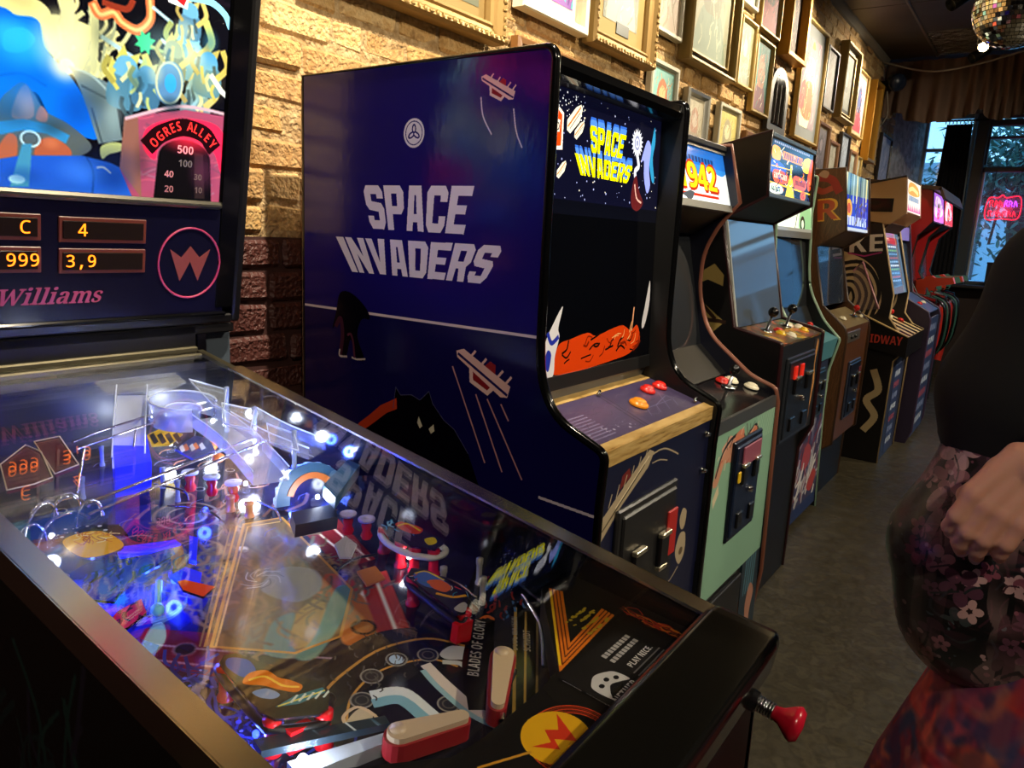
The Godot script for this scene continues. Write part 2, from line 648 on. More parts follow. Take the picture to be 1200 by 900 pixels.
func build_bricks() -> void:
	var node := Node3D.new()
	node.name = "wall_left"
	node.set_meta("kind", "structure")
	node.set_meta("label", "tan brick wall with a dark maroon painted base")
	add_child(node)
	var mortar := mat("mortar", "bda47c", 0.95, 0.0, {"uv1_triplanar": true, "uv1_world_triplanar": true, "uv1_scale": Vector3(3, 3, 3), "heightmap_enabled": true, "heightmap_scale": 0.9})
	mortar.heightmap_texture = noise_tex(41, 0.06, [], 256, 5)
	mortar.albedo_texture = noise_tex(42, 0.03, [[0.0, "b9a88f"], [1.0, "ffffff"]], 256, 5)
	var dado := mat("maroon_mortar", "3a1d1b", 0.7)
	var line := 1.362
	obj(node, "mortar_bed", one_box(Vector3(WX - 0.125, (CEIL + line) / 2, (ZF + ZB) / 2), Vector3(0.24, CEIL - line, ZB - ZF)), mortar)
	obj(node, "painted_bed", one_box(Vector3(WX - 0.125, line / 2, (ZF + ZB) / 2), Vector3(0.24, line, ZB - ZF)), dado)
	var bm := []
	var rough := noise_tex(43, 0.05, [], 512, 6)
	var k := 0
	for h in ["ccb284", "c2a676", "d8c298", "bb9e74"]:
		var m := mat("brick_%d" % k, h, 0.93, 0.0, {"uv1_triplanar": true, "uv1_world_triplanar": true, "uv1_scale": Vector3(2.3, 2.3, 2.3), "uv1_offset": Vector3(k * 0.31, 0, k * 0.17), "heightmap_enabled": true, "heightmap_texture": rough, "heightmap_scale": 0.7})
		m.albedo_texture = noise_tex(50 + k, 0.025, [[0.0, "9c8468"], [0.4, "f2e6d2"], [0.7, "d9c4a2"], [1.0, "fffaf0"]], 256, 6)
		bm.append(m)
		k += 1
	var paint := mat("maroon_paint", "4a2420", 0.55, 0.0, {"uv1_triplanar": true, "uv1_world_triplanar": true, "uv1_scale": Vector3(2.3, 2.3, 2.3), "heightmap_enabled": true, "heightmap_texture": rough, "heightmap_scale": 0.7})
	var variants := {}
	rng.seed = 77
	for key in ["full", "three_quarter", "half"]:
		variants[key] = []
		for v in 5:
			var s := S()
			var long: float = {"full": 0.222, "three_quarter": 0.162, "half": 0.104}[key]
			box(s, Vector3.ZERO, Vector3(0.05, 0.0725, long), 0.009, Transform3D.IDENTITY, 0.0045)
			s.generate_normals()
			variants[key].append(s.commit())
	var rest := [S(), S(), S(), S(), S()]
	var count := 0
	var course := 0
	var y := line - 0.082 * 7
	while y < CEIL - 0.03:
		var z := 0.4 + (0.115 if course % 2 else 0.0)
		while z > ZF:
			var r := rng.randf()
			var key := "full" if r < 0.62 else ("half" if r < 0.85 else "three_quarter")
			var long: float = {"full": 0.222, "three_quarter": 0.162, "half": 0.104}[key]
			var zc := z - long / 2
			z -= long + rng.randf_range(0.006, 0.013)
			var yc := y + 0.041
			var mesh: Mesh = variants[key][rng.randi() % 5]
			var pick := rng.randi() % 4
			var at := Transform3D(Basis.from_euler(Vector3(rng.randf_range(-0.012, 0.012), rng.randf_range(-0.015, 0.015), 0)), Vector3(WX - 0.021 + rng.randf_range(-0.007, 0.006), yc + rng.randf_range(-0.003, 0.003), zc))
			var near := (zc > -1.42 and zc < -1.0 and yc > 0.95 and yc < 2.0) or (zc <= -1.42 and zc > -2.2 and yc > 1.72 and yc < 2.05) or (zc <= -2.2 and zc > -5.2 and yc > 1.84 + (-zc - 2.2) * 0.03 and yc < 2.3)
			if near and count < 300:
				var o := obj(node, "brick", mesh, paint if yc < line else bm[pick])
				o.transform = at
				count += 1
			else:
				rest[4 if yc < line else pick].append_from(mesh, 0, at)
		y += 0.082
		course += 1
	for i in 5:
		var o := MeshInstance3D.new()
		o.name = "brickwork"
		o.mesh = rest[i].commit()
		o.material_override = paint if i == 4 else bm[i]
		o.set_meta("kind", "stuff")
		node.add_child(o, true)


func build_street_end() -> void:
	var plaster := mat("rough_grey_plaster", "bcbbb6", 0.95, 0.0, {"uv1_triplanar": true, "uv1_world_triplanar": true, "uv1_scale": Vector3(1.5, 1.5, 1.5), "heightmap_enabled": true, "heightmap_scale": 1.5})
	plaster.heightmap_texture = noise_tex(61, 0.03, [], 256, 6)
	plaster.albedo_texture = noise_tex(62, 0.02, [[0.0, "a0a0a0"], [1.0, "ffffff"]], 256, 6)
	var node := Node3D.new()
	node.name = "wall_far"
	node.set_meta("kind", "structure")
	node.set_meta("label", "grey plastered street wall around the shop window")
	add_child(node)
	var brown := mat("brown_dado", "2c1c18", 0.7)
	obj(node, "plaster_pier", one_box(Vector3(-0.02, CEIL / 2, ZF - 0.1), Vector3(0.2, CEIL, 0.2)), plaster)
	obj(node, "dado", one_box(Vector3((0.08 + XR) / 2, 0.54, ZF - 0.1), Vector3(XR - 0.08, 1.08, 0.2)), brown)
	obj(node, "window_head", one_box(Vector3((0.08 + XR) / 2, (2.98 + CEIL) / 2, ZF - 0.1), Vector3(XR - 0.08, CEIL - 2.98, 0.2)), plaster)
	obj(node, "pier", one_box(Vector3(3.95, 2.03, ZF - 0.1), Vector3(1.3, 1.9, 0.2)), plaster)
	obj(node, "plaster_splay", one_box(Vector3(0, CEIL / 2, 0), Vector3(0.1, CEIL, 0.95), 0.0, Transform3D(Basis(Vector3.UP, -0.24), Vector3(-0.07, 0, ZF + 0.42))), plaster)
	var fr := mat("painted_window_frame", "35424b", 0.4)
	var pale := mat("pale_window_frame", "a9b6bb", 0.45)
	var glass := pane("window_glass", "e8f4ff", 0.06)
	# side light behind the curtain
	var w1 := Node3D.new()
	w1.name = "window_1"
	w1.set_meta("kind", "structure")
	add_child(w1)
	for e in [[0.08, 0.12, 1.08, 2.98], [0.56, 0.6, 1.08, 2.98]]:
		obj(w1, "window_stile", one_box(Vector3((e[0] + e[1]) / 2, (e[2] + e[3]) / 2, ZF - 0.08), Vector3(e[1] - e[0], e[3] - e[2], 0.09), 0.006), pale)
	for yy in [1.1, 2.05, 2.6, 2.96]:
		obj(w1, "window_rail", one_box(Vector3(0.34, yy, ZF - 0.08), Vector3(0.44, 0.035, 0.07), 0.006), pale)
	for e in [[1.12, 2.03], [2.07, 2.58], [2.62, 2.94]]:
		obj(w1, "pane", one_box(Vector3(0.34, (e[0] + e[1]) / 2, ZF - 0.08), Vector3(0.44, e[1] - e[0], 0.006)), glass)
	# shop window
	var w2 := Node3D.new()
	w2.name = "window_2"
	w2.set_meta("kind", "structure")
	add_child(w2)
	for x in [0.665, 1.95, 3.24]:
		obj(w2, "window_stile", one_box(Vector3(x, 2.03, ZF - 0.06), Vector3(0.13, 1.9, 0.14), 0.012), fr)
	obj(w2, "window_bead", one_box(Vector3(0.745, 1.72, ZF - 0.06), Vector3(0.025, 1.26, 0.09), 0.006), pale)
	for c in [0.73, 1.885, 2.015, 3.175]:
		obj(w2, "window_bead", one_box(Vector3(c + (0.012 if c < 1 else 0.0), 2.7, ZF - 0.06), Vector3(0.02, 0.56, 0.08), 0.006), fr)
	for c in [1.3075, 2.595]:
		for yy in [[1.1, 0.05], [2.375, 0.06], [2.88, 0.07], [2.72, 0.025], [2.955, 0.05]]:
			obj(w2, "window_rail", one_box(Vector3(c, yy[0], ZF - 0.06), Vector3(1.155, yy[1], 0.1), 0.01), fr)
		for e in [[1.125, 2.345], [2.405, 2.845]]:
			obj(w2, "pane", one_box(Vector3(c, (e[0] + e[1]) / 2, ZF - 0.06), Vector3(1.15, e[1] - e[0], 0.008)), glass)
	var sill := one_box(Vector3(1.95, 1.065, ZF + 0.08), Vector3(2.7, 0.035, 0.3), 0.008)
	structure("trim_2", sill, mat("dark_sill", "211a1a", 0.5))
	build_street()


func build_street() -> void:
	var asphalt := mat("street_pavement", "9aa0a3", 0.9)
	structure("pavement", one_box(Vector3(3, -0.16, ZF - 7.2), Vector3(26, 0.1, 14)), asphalt)
	var b := thing("street_building", "pale rendered building across the street behind the tree", "building", Vector3(3, -0.1, ZF - 11))
	var render := mat("pale_render", "b9c6cf", 0.9)
	var gl := mat("dark_street_glass", "2c3d4d", 0.1)
	obj(b, "wall", one_box(Vector3(0, 1.75, 0), Vector3(18, 3.5, 0.4)), render)
	obj(b, "parapet", one_box(Vector3(0, 3.58, 0.06), Vector3(18.1, 0.16, 0.55), 0.02), mat("parapet_stone", "9fadb8", 0.9))
	for x in [-6.0, -3.7, -1.4, 0.9, 3.2, 5.5]:
		var w := obj(b, "window", one_box(Vector3(x, 1.75, 0.21), Vector3(1.5, 1.6, 0.06), 0.01), gl)
		obj(w, "window_frame", one_box(Vector3(x, 1.75, 0.25), Vector3(0.07, 1.6, 0.05)), mat("white_frame", "dfe6ea", 0.6))
		obj(w, "window_frame", one_box(Vector3(x, 2.58, 0.25), Vector3(1.6, 0.08, 0.06)), mats["white_frame"])
		obj(w, "window_frame", one_box(Vector3(x, 0.92, 0.25), Vector3(1.6, 0.08, 0.08)), mats["white_frame"])
	# street tree: trunk, limbs and leaves
	var t := thing("street_tree", "leafy tree growing outside the shop window", "tree", Vector3(1.05, -0.1, ZF - 2.9))
	var bark := mat("tree_bark", "4b4038", 0.9)
	var s := S()
	tube(s, curve([Vector3(0, 0, 0), Vector3(0.05, 1.2, 0.03), Vector3(-0.05, 2.3, 0), Vector3(0.02, 3.6, -0.1)], 5), 0.11, 10)
	obj(t, "trunk", s, bark)
	rng.seed = 11
	var tips := []
	s = S()
	for k in 44:
		var a := rng.randf_range(0, TAU)
		var y0 := rng.randf_range(2.0, 3.3)
		var long := rng.randf_range(0.7, 1.6)
		var a0 := Vector3(0, y0, 0)
		var a1 := a0 + Vector3(cos(a), 0.35, sin(a)) * long * 0.55
		var a2 := a0 + Vector3(cos(a) * long, rng.randf_range(-1.1, 0.5), sin(a) * long)
		var c := curve([a0, a1, a2], 6)
		tube(s, c, 0.018, 5)
		for q in c.slice(4):
			tips.append(q)
		tips.append(a2 + Vector3(0, -0.15, 0))
	obj(t, "limbs", s, bark)
	var leaf := S()
	prism(leaf, P2([[-0.0, 0], [0.02, 0.04], [0.018, 0.09], [0, 0.14], [-0.018, 0.09], [-0.02, 0.04]]), Transform3D.IDENTITY, 0.001, Rect2(), false)
	leaf.generate_normals()
	var mm := MultiMesh.new()
	mm.transform_format = MultiMesh.TRANSFORM_3D
	mm.use_colors = true
	mm.mesh = leaf.commit()
	mm.instance_count = 5200
	for k in 5200:
		var base: Vector3 = tips[rng.randi() % tips.size()] + Vector3(rng.randfn(0, 0.17), rng.randfn(-0.05, 0.2), rng.randfn(0, 0.17))
		var bs := Basis.from_euler(Vector3(rng.randf_range(-2.6, -0.4), rng.randf_range(0, TAU), rng.randf_range(-1, 1))) * rng.randf_range(0.7, 1.4)
		mm.set_instance_transform(k, Transform3D(bs, base))
		mm.set_instance_color(k, Color(0.06, 0.15, 0.12).lerp(Color(0.16, 0.3, 0.2), rng.randf()))
	var mi := MultiMeshInstance3D.new()
	mi.multimesh = mm
	mi.name = "foliage"
	mi.set_meta("kind", "stuff")
	mi.material_override = mat("leaf", Color.WHITE, 0.5, 0.0, {"vertex_color_use_as_albedo": true, "backlight_enabled": true, "backlight": Color(0.3, 0.4, 0.3)})
	t.add_child(mi, true)


# ---------------------------------------------------------------- things on the ceiling and at the street end
func build_fittings() -> void:
	var black := mat("black_metal", "0c0c0d", 0.4, 0.7)
	# wall washers on a track close to the brick wall
	var track := one_box(Vector3(0.82, CEIL - 0.016, -3.3), Vector3(0.035, 0.03, 10.0), 0.004)
	tag(obj(self, "light_track", track, black), "black ceiling light track running beside the brick wall", "light track")
	for l in LAMPS:
		spotlight(l)
	# mirror ball
	var c := Vector3(1.26, 2.31, -3.475)
	var r := 0.145
	var t := thing("mirror_ball", "mirror ball hanging from the ceiling on a thin chain", "mirror ball", c)
	var core := S()
	ball(core, Vector3.ZERO, r * 0.985, Vector3.ONE, 28)
	obj(t, "core", core, mat("ball_core", "2a2622", 0.6))
	var fac := S()
	rng.seed = 5
	var rows := 30
	for i in rows:
		var a0 := -PI / 2 + PI * (i + 0.08) / rows
		var a1 := -PI / 2 + PI * (i + 0.92) / rows
		var n := maxi(4, int(62 * cos((a0 + a1) / 2)))
		for k in n:
			var b0 := TAU * (k + 0.06) / n
			var b1 := TAU * (k + 0.94) / n
			var mid := Vector3(cos((a0 + a1) / 2) * cos((b0 + b1) / 2), sin((a0 + a1) / 2), cos((a0 + a1) / 2) * sin((b0 + b1) / 2))
			var bend := Basis(Vector3(rng.randf_range(-1, 1), rng.randf_range(-1, 1), rng.randf_range(-1, 1)).normalized(), rng.randf_range(-0.04, 0.04))
			var q := []
			for e in [[a1, b0], [a1, b1], [a0, b1], [a0, b0]]:
				q.append(mid * r + bend * (Vector3(cos(e[0]) * cos(e[1]), sin(e[0]), cos(e[0]) * sin(e[1])) * r - mid * r))
			quad(fac, q[0], q[1], q[2], q[3])
	var fo := obj(t, "mirror_tiles", fac, mat("mirror_tile", "e0dcd2", 0.06, 1.0))
	fo.set_meta("kind", "stuff")
	var ch := S()
	rod(ch, Vector3(0, r - 0.005, 0), Vector3(0, CEIL - c.y, 0), 0.006)
	lathe(ch, [Vector2(0, 0.015), Vector2(0.03, 0.015), Vector2(0.03, -0.02), Vector2(0, -0.02)], Transform3D(Basis.IDENTITY, Vector3(0, r, 0)), 12)
	obj(t, "chain", ch, black)
	# red tassel tied to the ball
	var tas := S()
	tube(tas, curve([Vector3(-0.06, 0.135, 0.06), Vector3(-0.08, 0.1, 0.09), Vector3(-0.085, 0.05, 0.11)], 4), 0.008, 6)
	obj(t, "red_ribbon", tas, mat("red_ribbon", "c0151b", 0.5))
	# pin spot aimed past the ball: the bright lamp beside it
	var pin := thing("pin_spot", "small bright pin spot hanging beside the mirror ball", "lamp", Vector3(1.14, 2.27, -3.82))
	var ps := S()
	lathe(ps, [Vector2(0, 0.05), Vector2(0.022, 0.05), Vector2(0.026, 0.0), Vector2(0.02, -0.004), Vector2(0.02, 0.0)], Transform3D.IDENTITY, 12)
	rod(ps, Vector3(0, 0.05, 0), Vector3(0, CEIL - 2.27, 0), 0.004)
	obj(pin, "housing", ps, black)
	var bulb := S()
	ball(bulb, Vector3(0, -0.012, 0), 0.019)
	obj(pin, "bulb", bulb, glow("pin_bulb", "ffdf9a", 60.0))
	lamp(Vector3(1.14, 2.258, -3.82), "ffd9a0", 0.25, 0.018)
	# velvet valance across the room
	var val := S()
	var cloth := mat("brown_velvet", "4c3728", 0.8, 0.0, {"rim_enabled": true, "rim": 0.6, "rim_tint": 0.6})
	rng.seed = 8
	var xs := []
	var zs := []
	var ys := []
	var x := -0.1
	var ph := 0.0
	while x < XR:
		xs.append(x)
		zs.append(-8.5 + 0.045 * sin(ph) + 0.02 * sin(ph * 0.37 + 1))
		ys.append(2.68 + 0.03 * sin(ph * 0.21 + 0.6) + (0.05 if sin(ph * 0.21) > 0.9 else 0.0))
		x += 0.016
		ph += 0.016 * TAU / (0.13 + 0.05 * sin(x * 5.0))
	for i in xs.size() - 1:
		for k in 5:
			var f0 := k / 5.0
			var f1 := (k + 1) / 5.0
			var g := func(j: int, f: float) -> Vector3: return Vector3(xs[j], lerpf(CEIL - 0.02, ys[j], f), lerpf(-8.5, zs[j], 0.35 + 0.65 * f))
			quad(val, g.call(i, f0), g.call(i + 1, f0), g.call(i + 1, f1), g.call(i, f1), 1)
	tag(obj(self, "velvet_valance", val, cloth), "gathered dark brown velvet valance hanging below the ceiling", "valance")
	# sagging cable
	var cab := S()
	tube(cab, curve([Vector3(-0.1, 3.2, -8.3), Vector3(0.2, 3.106, -8.3), Vector3(0.42, 3.082, -8.3), Vector3(0.72, 3.124, -8.3), Vector3(1.03, 3.2, -8.3), Vector3(1.2, 3.245, -8.3)], 6), 0.009, 6)
	tag(obj(self, "cable", cab, mat("grey_cable", "7a7266", 0.6)), "pale cable sagging below the ceiling before the valance", "cable")
	# small speaker in the corner
	var sp := thing("wall_speaker", "small dark round speaker on the brick wall by the valance", "speaker", Vector3(-0.04, 3.02, -8.36))
	var sb := S()
	lathe(sb, [Vector2(0, 0.09), Vector2(0.07, 0.085), Vector2(0.085, 0.06), Vector2(0.075, -0.02), Vector2(0, -0.03)], towards(Vector3(0.05, 0, 0), Vector3(0.7, -0.2, 0.6)), 18)
	obj(sp, "body", sb, mat("speaker_blue_black", "1a2436", 0.25))
	obj(sp, "bracket", one_box(Vector3(-0.04, 0, 0), Vector3(0.09, 0.03, 0.03)), black)
	var wire := S()
	tube(wire, curve([Vector3(0, -0.08, 0.02), Vector3(0.03, -0.3, 0.0), Vector3(-0.03, -0.42, 0.02)], 5), 0.006, 5)
	obj(sp, "wire", wire, mats["grey_cable"])
	# curtain beside the window
	var cur := S()
	var nx := 70
	for i in nx:
		for k in 10:
			var g2 := func(a: int, b: int) -> Vector3:
				var u := float(a) / nx
				var v := float(b) / 10
				var gather := 1.0 - 0.25 * v
				return Vector3(0.27 + 0.34 * (0.5 + (u - 0.5) * (0.75 + 0.3 * v)), lerpf(2.86, 0.9, v), ZF + 0.09 + 0.028 * sin(u * 46.0 + v * 1.3) * (0.4 + 0.6 * v) * gather)
			quad(cur, g2.call(i, k), g2.call(i + 1, k), g2.call(i + 1, k + 1), g2.call(i, k + 1), 1)
	var ct := thing("curtain", "black curtain hanging beside the shop window", "curtain")
	obj(ct, "drape", cur, mat("black_curtain", "0b0d14", 0.85))
	var rodm := S()
	rod(rodm, Vector3(0.2, 2.9, ZF + 0.09), Vector3(0.72, 2.9, ZF + 0.09), 0.011)
	obj(ct, "curtain_rod", rodm, black)
	for k in 9:
		var rg := S()
		var pts := []
		for a in 12:
			pts.append(Vector3(0.3 + k * 0.036, 2.885 + 0.022 * sin(TAU * a / 12), ZF + 0.09 + 0.022 * cos(TAU * a / 12)))
		tube(rg, pts, 0.004, 5, true)
		obj(ct, "curtain_ring", rg, mat("pale_ring", "b9b2a2", 0.4))
	# neon sign in the window
	var ns := thing("neon_sign", "red neon sign with two rows of bent tubes in the shop window", "neon sign", Vector3(0.985, 1.95, ZF + 0.03))
	obj(ns, "backing", one_box(Vector3(0, 0, -0.02), Vector3(0.32, 0.25, 0.008)), pane("neon_backing", "ffb0c0", 0.1))
	var red := glow("neon_red_sign", "ff2747", 1.6)
	for row in [[0.05, 0.045], [-0.06, 0.04]]:
		for k in 6:
			var q := S()
			var cx: float = -0.115 + k * 0.046
			var hh: float = row[1]
			tube(q, curve([Vector3(cx - 0.014, row[0] - hh * 0.8, 0), Vector3(cx - 0.016 + 0.008 * (k % 2), row[0] + hh * 0.7, 0), Vector3(cx + 0.012, row[0] + hh * 0.6 - 0.02 * (k % 3), 0), Vector3(cx + 0.004, row[0], 0), Vector3(cx + 0.015, row[0] - hh * 0.7, 0)], 5), 0.0045, 6)
			obj(ns, "neon_tube", q, red if k < 3 or row[0] < 0 else glow("neon_violet", "b040ff", 3.0))
	var fr := S()
	tube(fr, curve([Vector3(-0.155, -0.115, 0), Vector3(-0.15, 0.1, 0), Vector3(-0.06, 0.115, 0), Vector3(-0.02, 0.145, 0), Vector3(0.02, 0.115, 0), Vector3(0.15, 0.12, 0), Vector3(0.155, -0.105, 0), Vector3(0, -0.115, 0)], 5, true), 0.006, 6, true)
	obj(ns, "neon_border", fr, red)
	for sx in [-0.12, 0.12]:
		var hw := S()
		rod(hw, Vector3(sx, 0.115, -0.02), Vector3(sx, 0.42, -0.02), 0.0025, 4)
		obj(ns, "hanging_wire", hw, black)
	lamp(Vector3(0.985, 1.95, ZF + 0.1), "ff3050", 0.03, 0.1)
	# box on the sill, paper roll over the window head
	var bx := thing("storage_box", "dark square box standing on the window sill", "box", Vector3(1.065, 1.085, ZF + 0.07))
	obj(bx, "body", one_box(Vector3(0, 0.125, 0), Vector3(0.26, 0.25, 0.16), 0.006), mat("dark_card", "1f2026", 0.7))
	obj(bx, "lid", one_box(Vector3(0, 0.255, 0), Vector3(0.27, 0.02, 0.17), 0.005), mats["dark_card"])
	var pr := thing("awning_roll", "white rolled awning fabric lying above the shop window", "awning roll", Vector3(1.6, 2.985, ZF + 0.12))
	var rs := S()
	tube(rs, [Vector3(-0.85, 0.02, 0), Vector3(-0.8, 0.03, 0), Vector3(-0.72, 0.05, 0), Vector3(-0.6, 0.035, 0), Vector3(0.9, 0.035, 0)], 0.03, 10)
	obj(pr, "roll", rs, mat("white_cloth", "d9e2e6", 0.7))
	obj(pr, "board", one_box(Vector3(0, -0.02, 0), Vector3(1.75, 0.025, 0.2), 0.004), mat("white_board", "cfdadf", 0.6))


func lamp(at: Vector3, c: String, energy: float, size := 0.03) -> OmniLight3D:
	var l := OmniLight3D.new()
	l.name = "bulb_glow"
	l.position = at
	l.light_color = col(c)
	l.light_energy = energy
	l.light_size = size
	l.omni_range = 12.0
	l.omni_attenuation = 2.0
	l.shadow_enabled = true
	add_child(l, true)
	return l


# place, aim, energy, half angle, where it hangs
const LAMPS := [
	[Vector3(1.05, 3.12, -1.12), Vector3(-0.12, 1.75, -1.5), 9.0, 42.0, "over the blue cabinet"],
	[Vector3(0.74, 3.12, -3.25), Vector3(-0.12, 2.1, -2.6), 4.5, 42.0, "beside the gilt portrait"],
	[Vector3(0.74, 3.12, -4.75), Vector3(-0.12, 2.3, -3.9), 4.5, 42.0, "beside the teal portrait"],
	[Vector3(0.74, 3.12, -6.2), Vector3(-0.12, 2.3, -5.4), 4.5, 42.0, "beside the tall portrait"],
	[Vector3(3.3, 3.14, -2.0), Vector3(1.0, 0.9, -1.5), 6.5, 55.0, "over the pinball machine"],
	[Vector3(0.74, 3.12, -7.9), Vector3(-0.12, 2.4, -7.1), 4.5, 42.0, "beside the bright gold frame"],
	[Vector3(3.1, 3.14, -5.2), Vector3(1.6, 0.2, -4.2), 6.0, 55.0, "over the aisle"],
	[Vector3(2.4, 3.14, -6.3), Vector3(0.5, 1.2, -7.3), 5.0, 50.0, "added unseen over the gun cabinets to brighten them"],  # lamp added to brighten the red cabinets and the dark far end
	[Vector3(2.7, 3.14, 0.9), Vector3(1.2, 0.9, -0.9), 2.8, 55.0, "added unseen behind the photographer as fill light"],  # fill lamp added to light the folded hands and the blue side
]


func spotlight(l: Array) -> void:
	var at: Vector3 = l[0]
	var dir: Vector3 = (l[1] - at).normalized()
	var t := thing("spotlight", "black ceiling spotlight with warm bulb " + l[4], "spotlight", at)
	var black: Material = mats["black_metal"]
	var s := S()
	var xf := towards(Vector3.ZERO, -dir)
	lathe(s, [Vector2(0, 0.1), Vector2(0.03, 0.1), Vector2(0.045, 0.07), Vector2(0.045, -0.09), Vector2(0.041, -0.09), Vector2(0.04, 0.0)], xf, 18)
	obj(t, "lamp_housing", s, black)
	s = S()
	rod(s, Vector3(0, 0.0, 0) - dir * 0.08, Vector3(0, CEIL - at.y - 0.01, 0), 0.01)
	lathe(s, [Vector2(0, 0), Vector2(0.04, 0), Vector2(0.04, -0.02), Vector2(0, -0.02)], Transform3D(Basis.IDENTITY, Vector3(0, CEIL - at.y, 0)), 14)
	obj(t, "stem", s, black)
	s = S()
	lathe(s, [Vector2(0, 0.004), Vector2(0.039, 0.004), Vector2(0.039, 0), Vector2(0, 0)], xf, 18)
	obj(t, "bulb", s, glow("spot_bulb", "ffd28a", 8.0))
	var sp := SpotLight3D.new()
	sp.name = "spot_glow"
	sp.light_color = col("ffeed0")
	sp.light_energy = l[2]
	sp.light_size = 0.035
	sp.spot_range = 14.0
	sp.spot_angle = l[3]
	sp.spot_angle_attenuation = 0.7
	sp.spot_attenuation = 2.0
	sp.shadow_enabled = true
	t.add_child(sp)
	sp.position = dir * 0.095
	sp.basis = Basis.looking_at(dir, Vector3(0.1, 0.3, 1).normalized())


# ---------------------------------------------------------------- the pinball machine
# playfield coordinates: u = across from the player's near rail, v = -x (up the playfield), h above the wood
const PF_Y := 0.865
const PF_S := 0.1051
const PF_R := Rect2(-0.02, -1.21, 0.58, 1.09)


func pfx(h: float) -> Transform3D:
	return Transform3D(Basis(Vector3(0, 0, -1), Vector3(-1, PF_S, 0), Vector3(PF_S, 1, 0)), Vector3(0, PF_Y + 1.2 * PF_S + h, 0.27))


func pf(p, h := 0.0) -> Vector3:
	return Vector3(-p[1], PF_Y + (1.2 + p[1]) * PF_S + h, 0.27 - p[0])


func plate(parent: Node, called: String, pts: Array, h: float, m: Material, thick := 0.003, label := "", smooth := false) -> MeshInstance3D:
	var s := S()
	prism(s, Paint.round_off(pts) if smooth else P2(pts), pfx(h), thick, PF_R)
	return obj(parent, called, s, m, label)


func post(parent: Node, p, h0: float, h1: float, m: Material, r := 0.006, called := "post") -> void:
	var s := S()
	var a := pf(p, h0)
	lathe(s, [Vector2(r * 1.3, 0), Vector2(r * 1.3, 0.004), Vector2(r, 0.006), Vector2(r, (h1 - h0) * 0.75), Vector2(r * 1.25, (h1 - h0) * 0.8), Vector2(r * 1.25, h1 - h0), Vector2(0, h1 - h0 + 0.001)], Transform3D(Basis.IDENTITY, a), 12)
	obj(parent, called, s, m)


func led(parent: Node, p, h: float, m: Material, c: String, energy: float, r := 0.006) -> void:
	var s := S()
	var a := pf(p, h)
	ball(s, a, r * 0.72, Vector3(1, 1.15, 1), 10)
	obj(parent, "bulb", s, m)
	if energy > 0.0:
		var l := lamp(a + Vector3(0, 0, -0.59), c, energy, r)
		l.name = "led_glow"


func wire(parent: Node, called: String, pts: Array, r: float, m: Material) -> void:
	var s := S()
	tube(s, curve(pts, 8), r, 7)
	obj(parent, called, s, m)


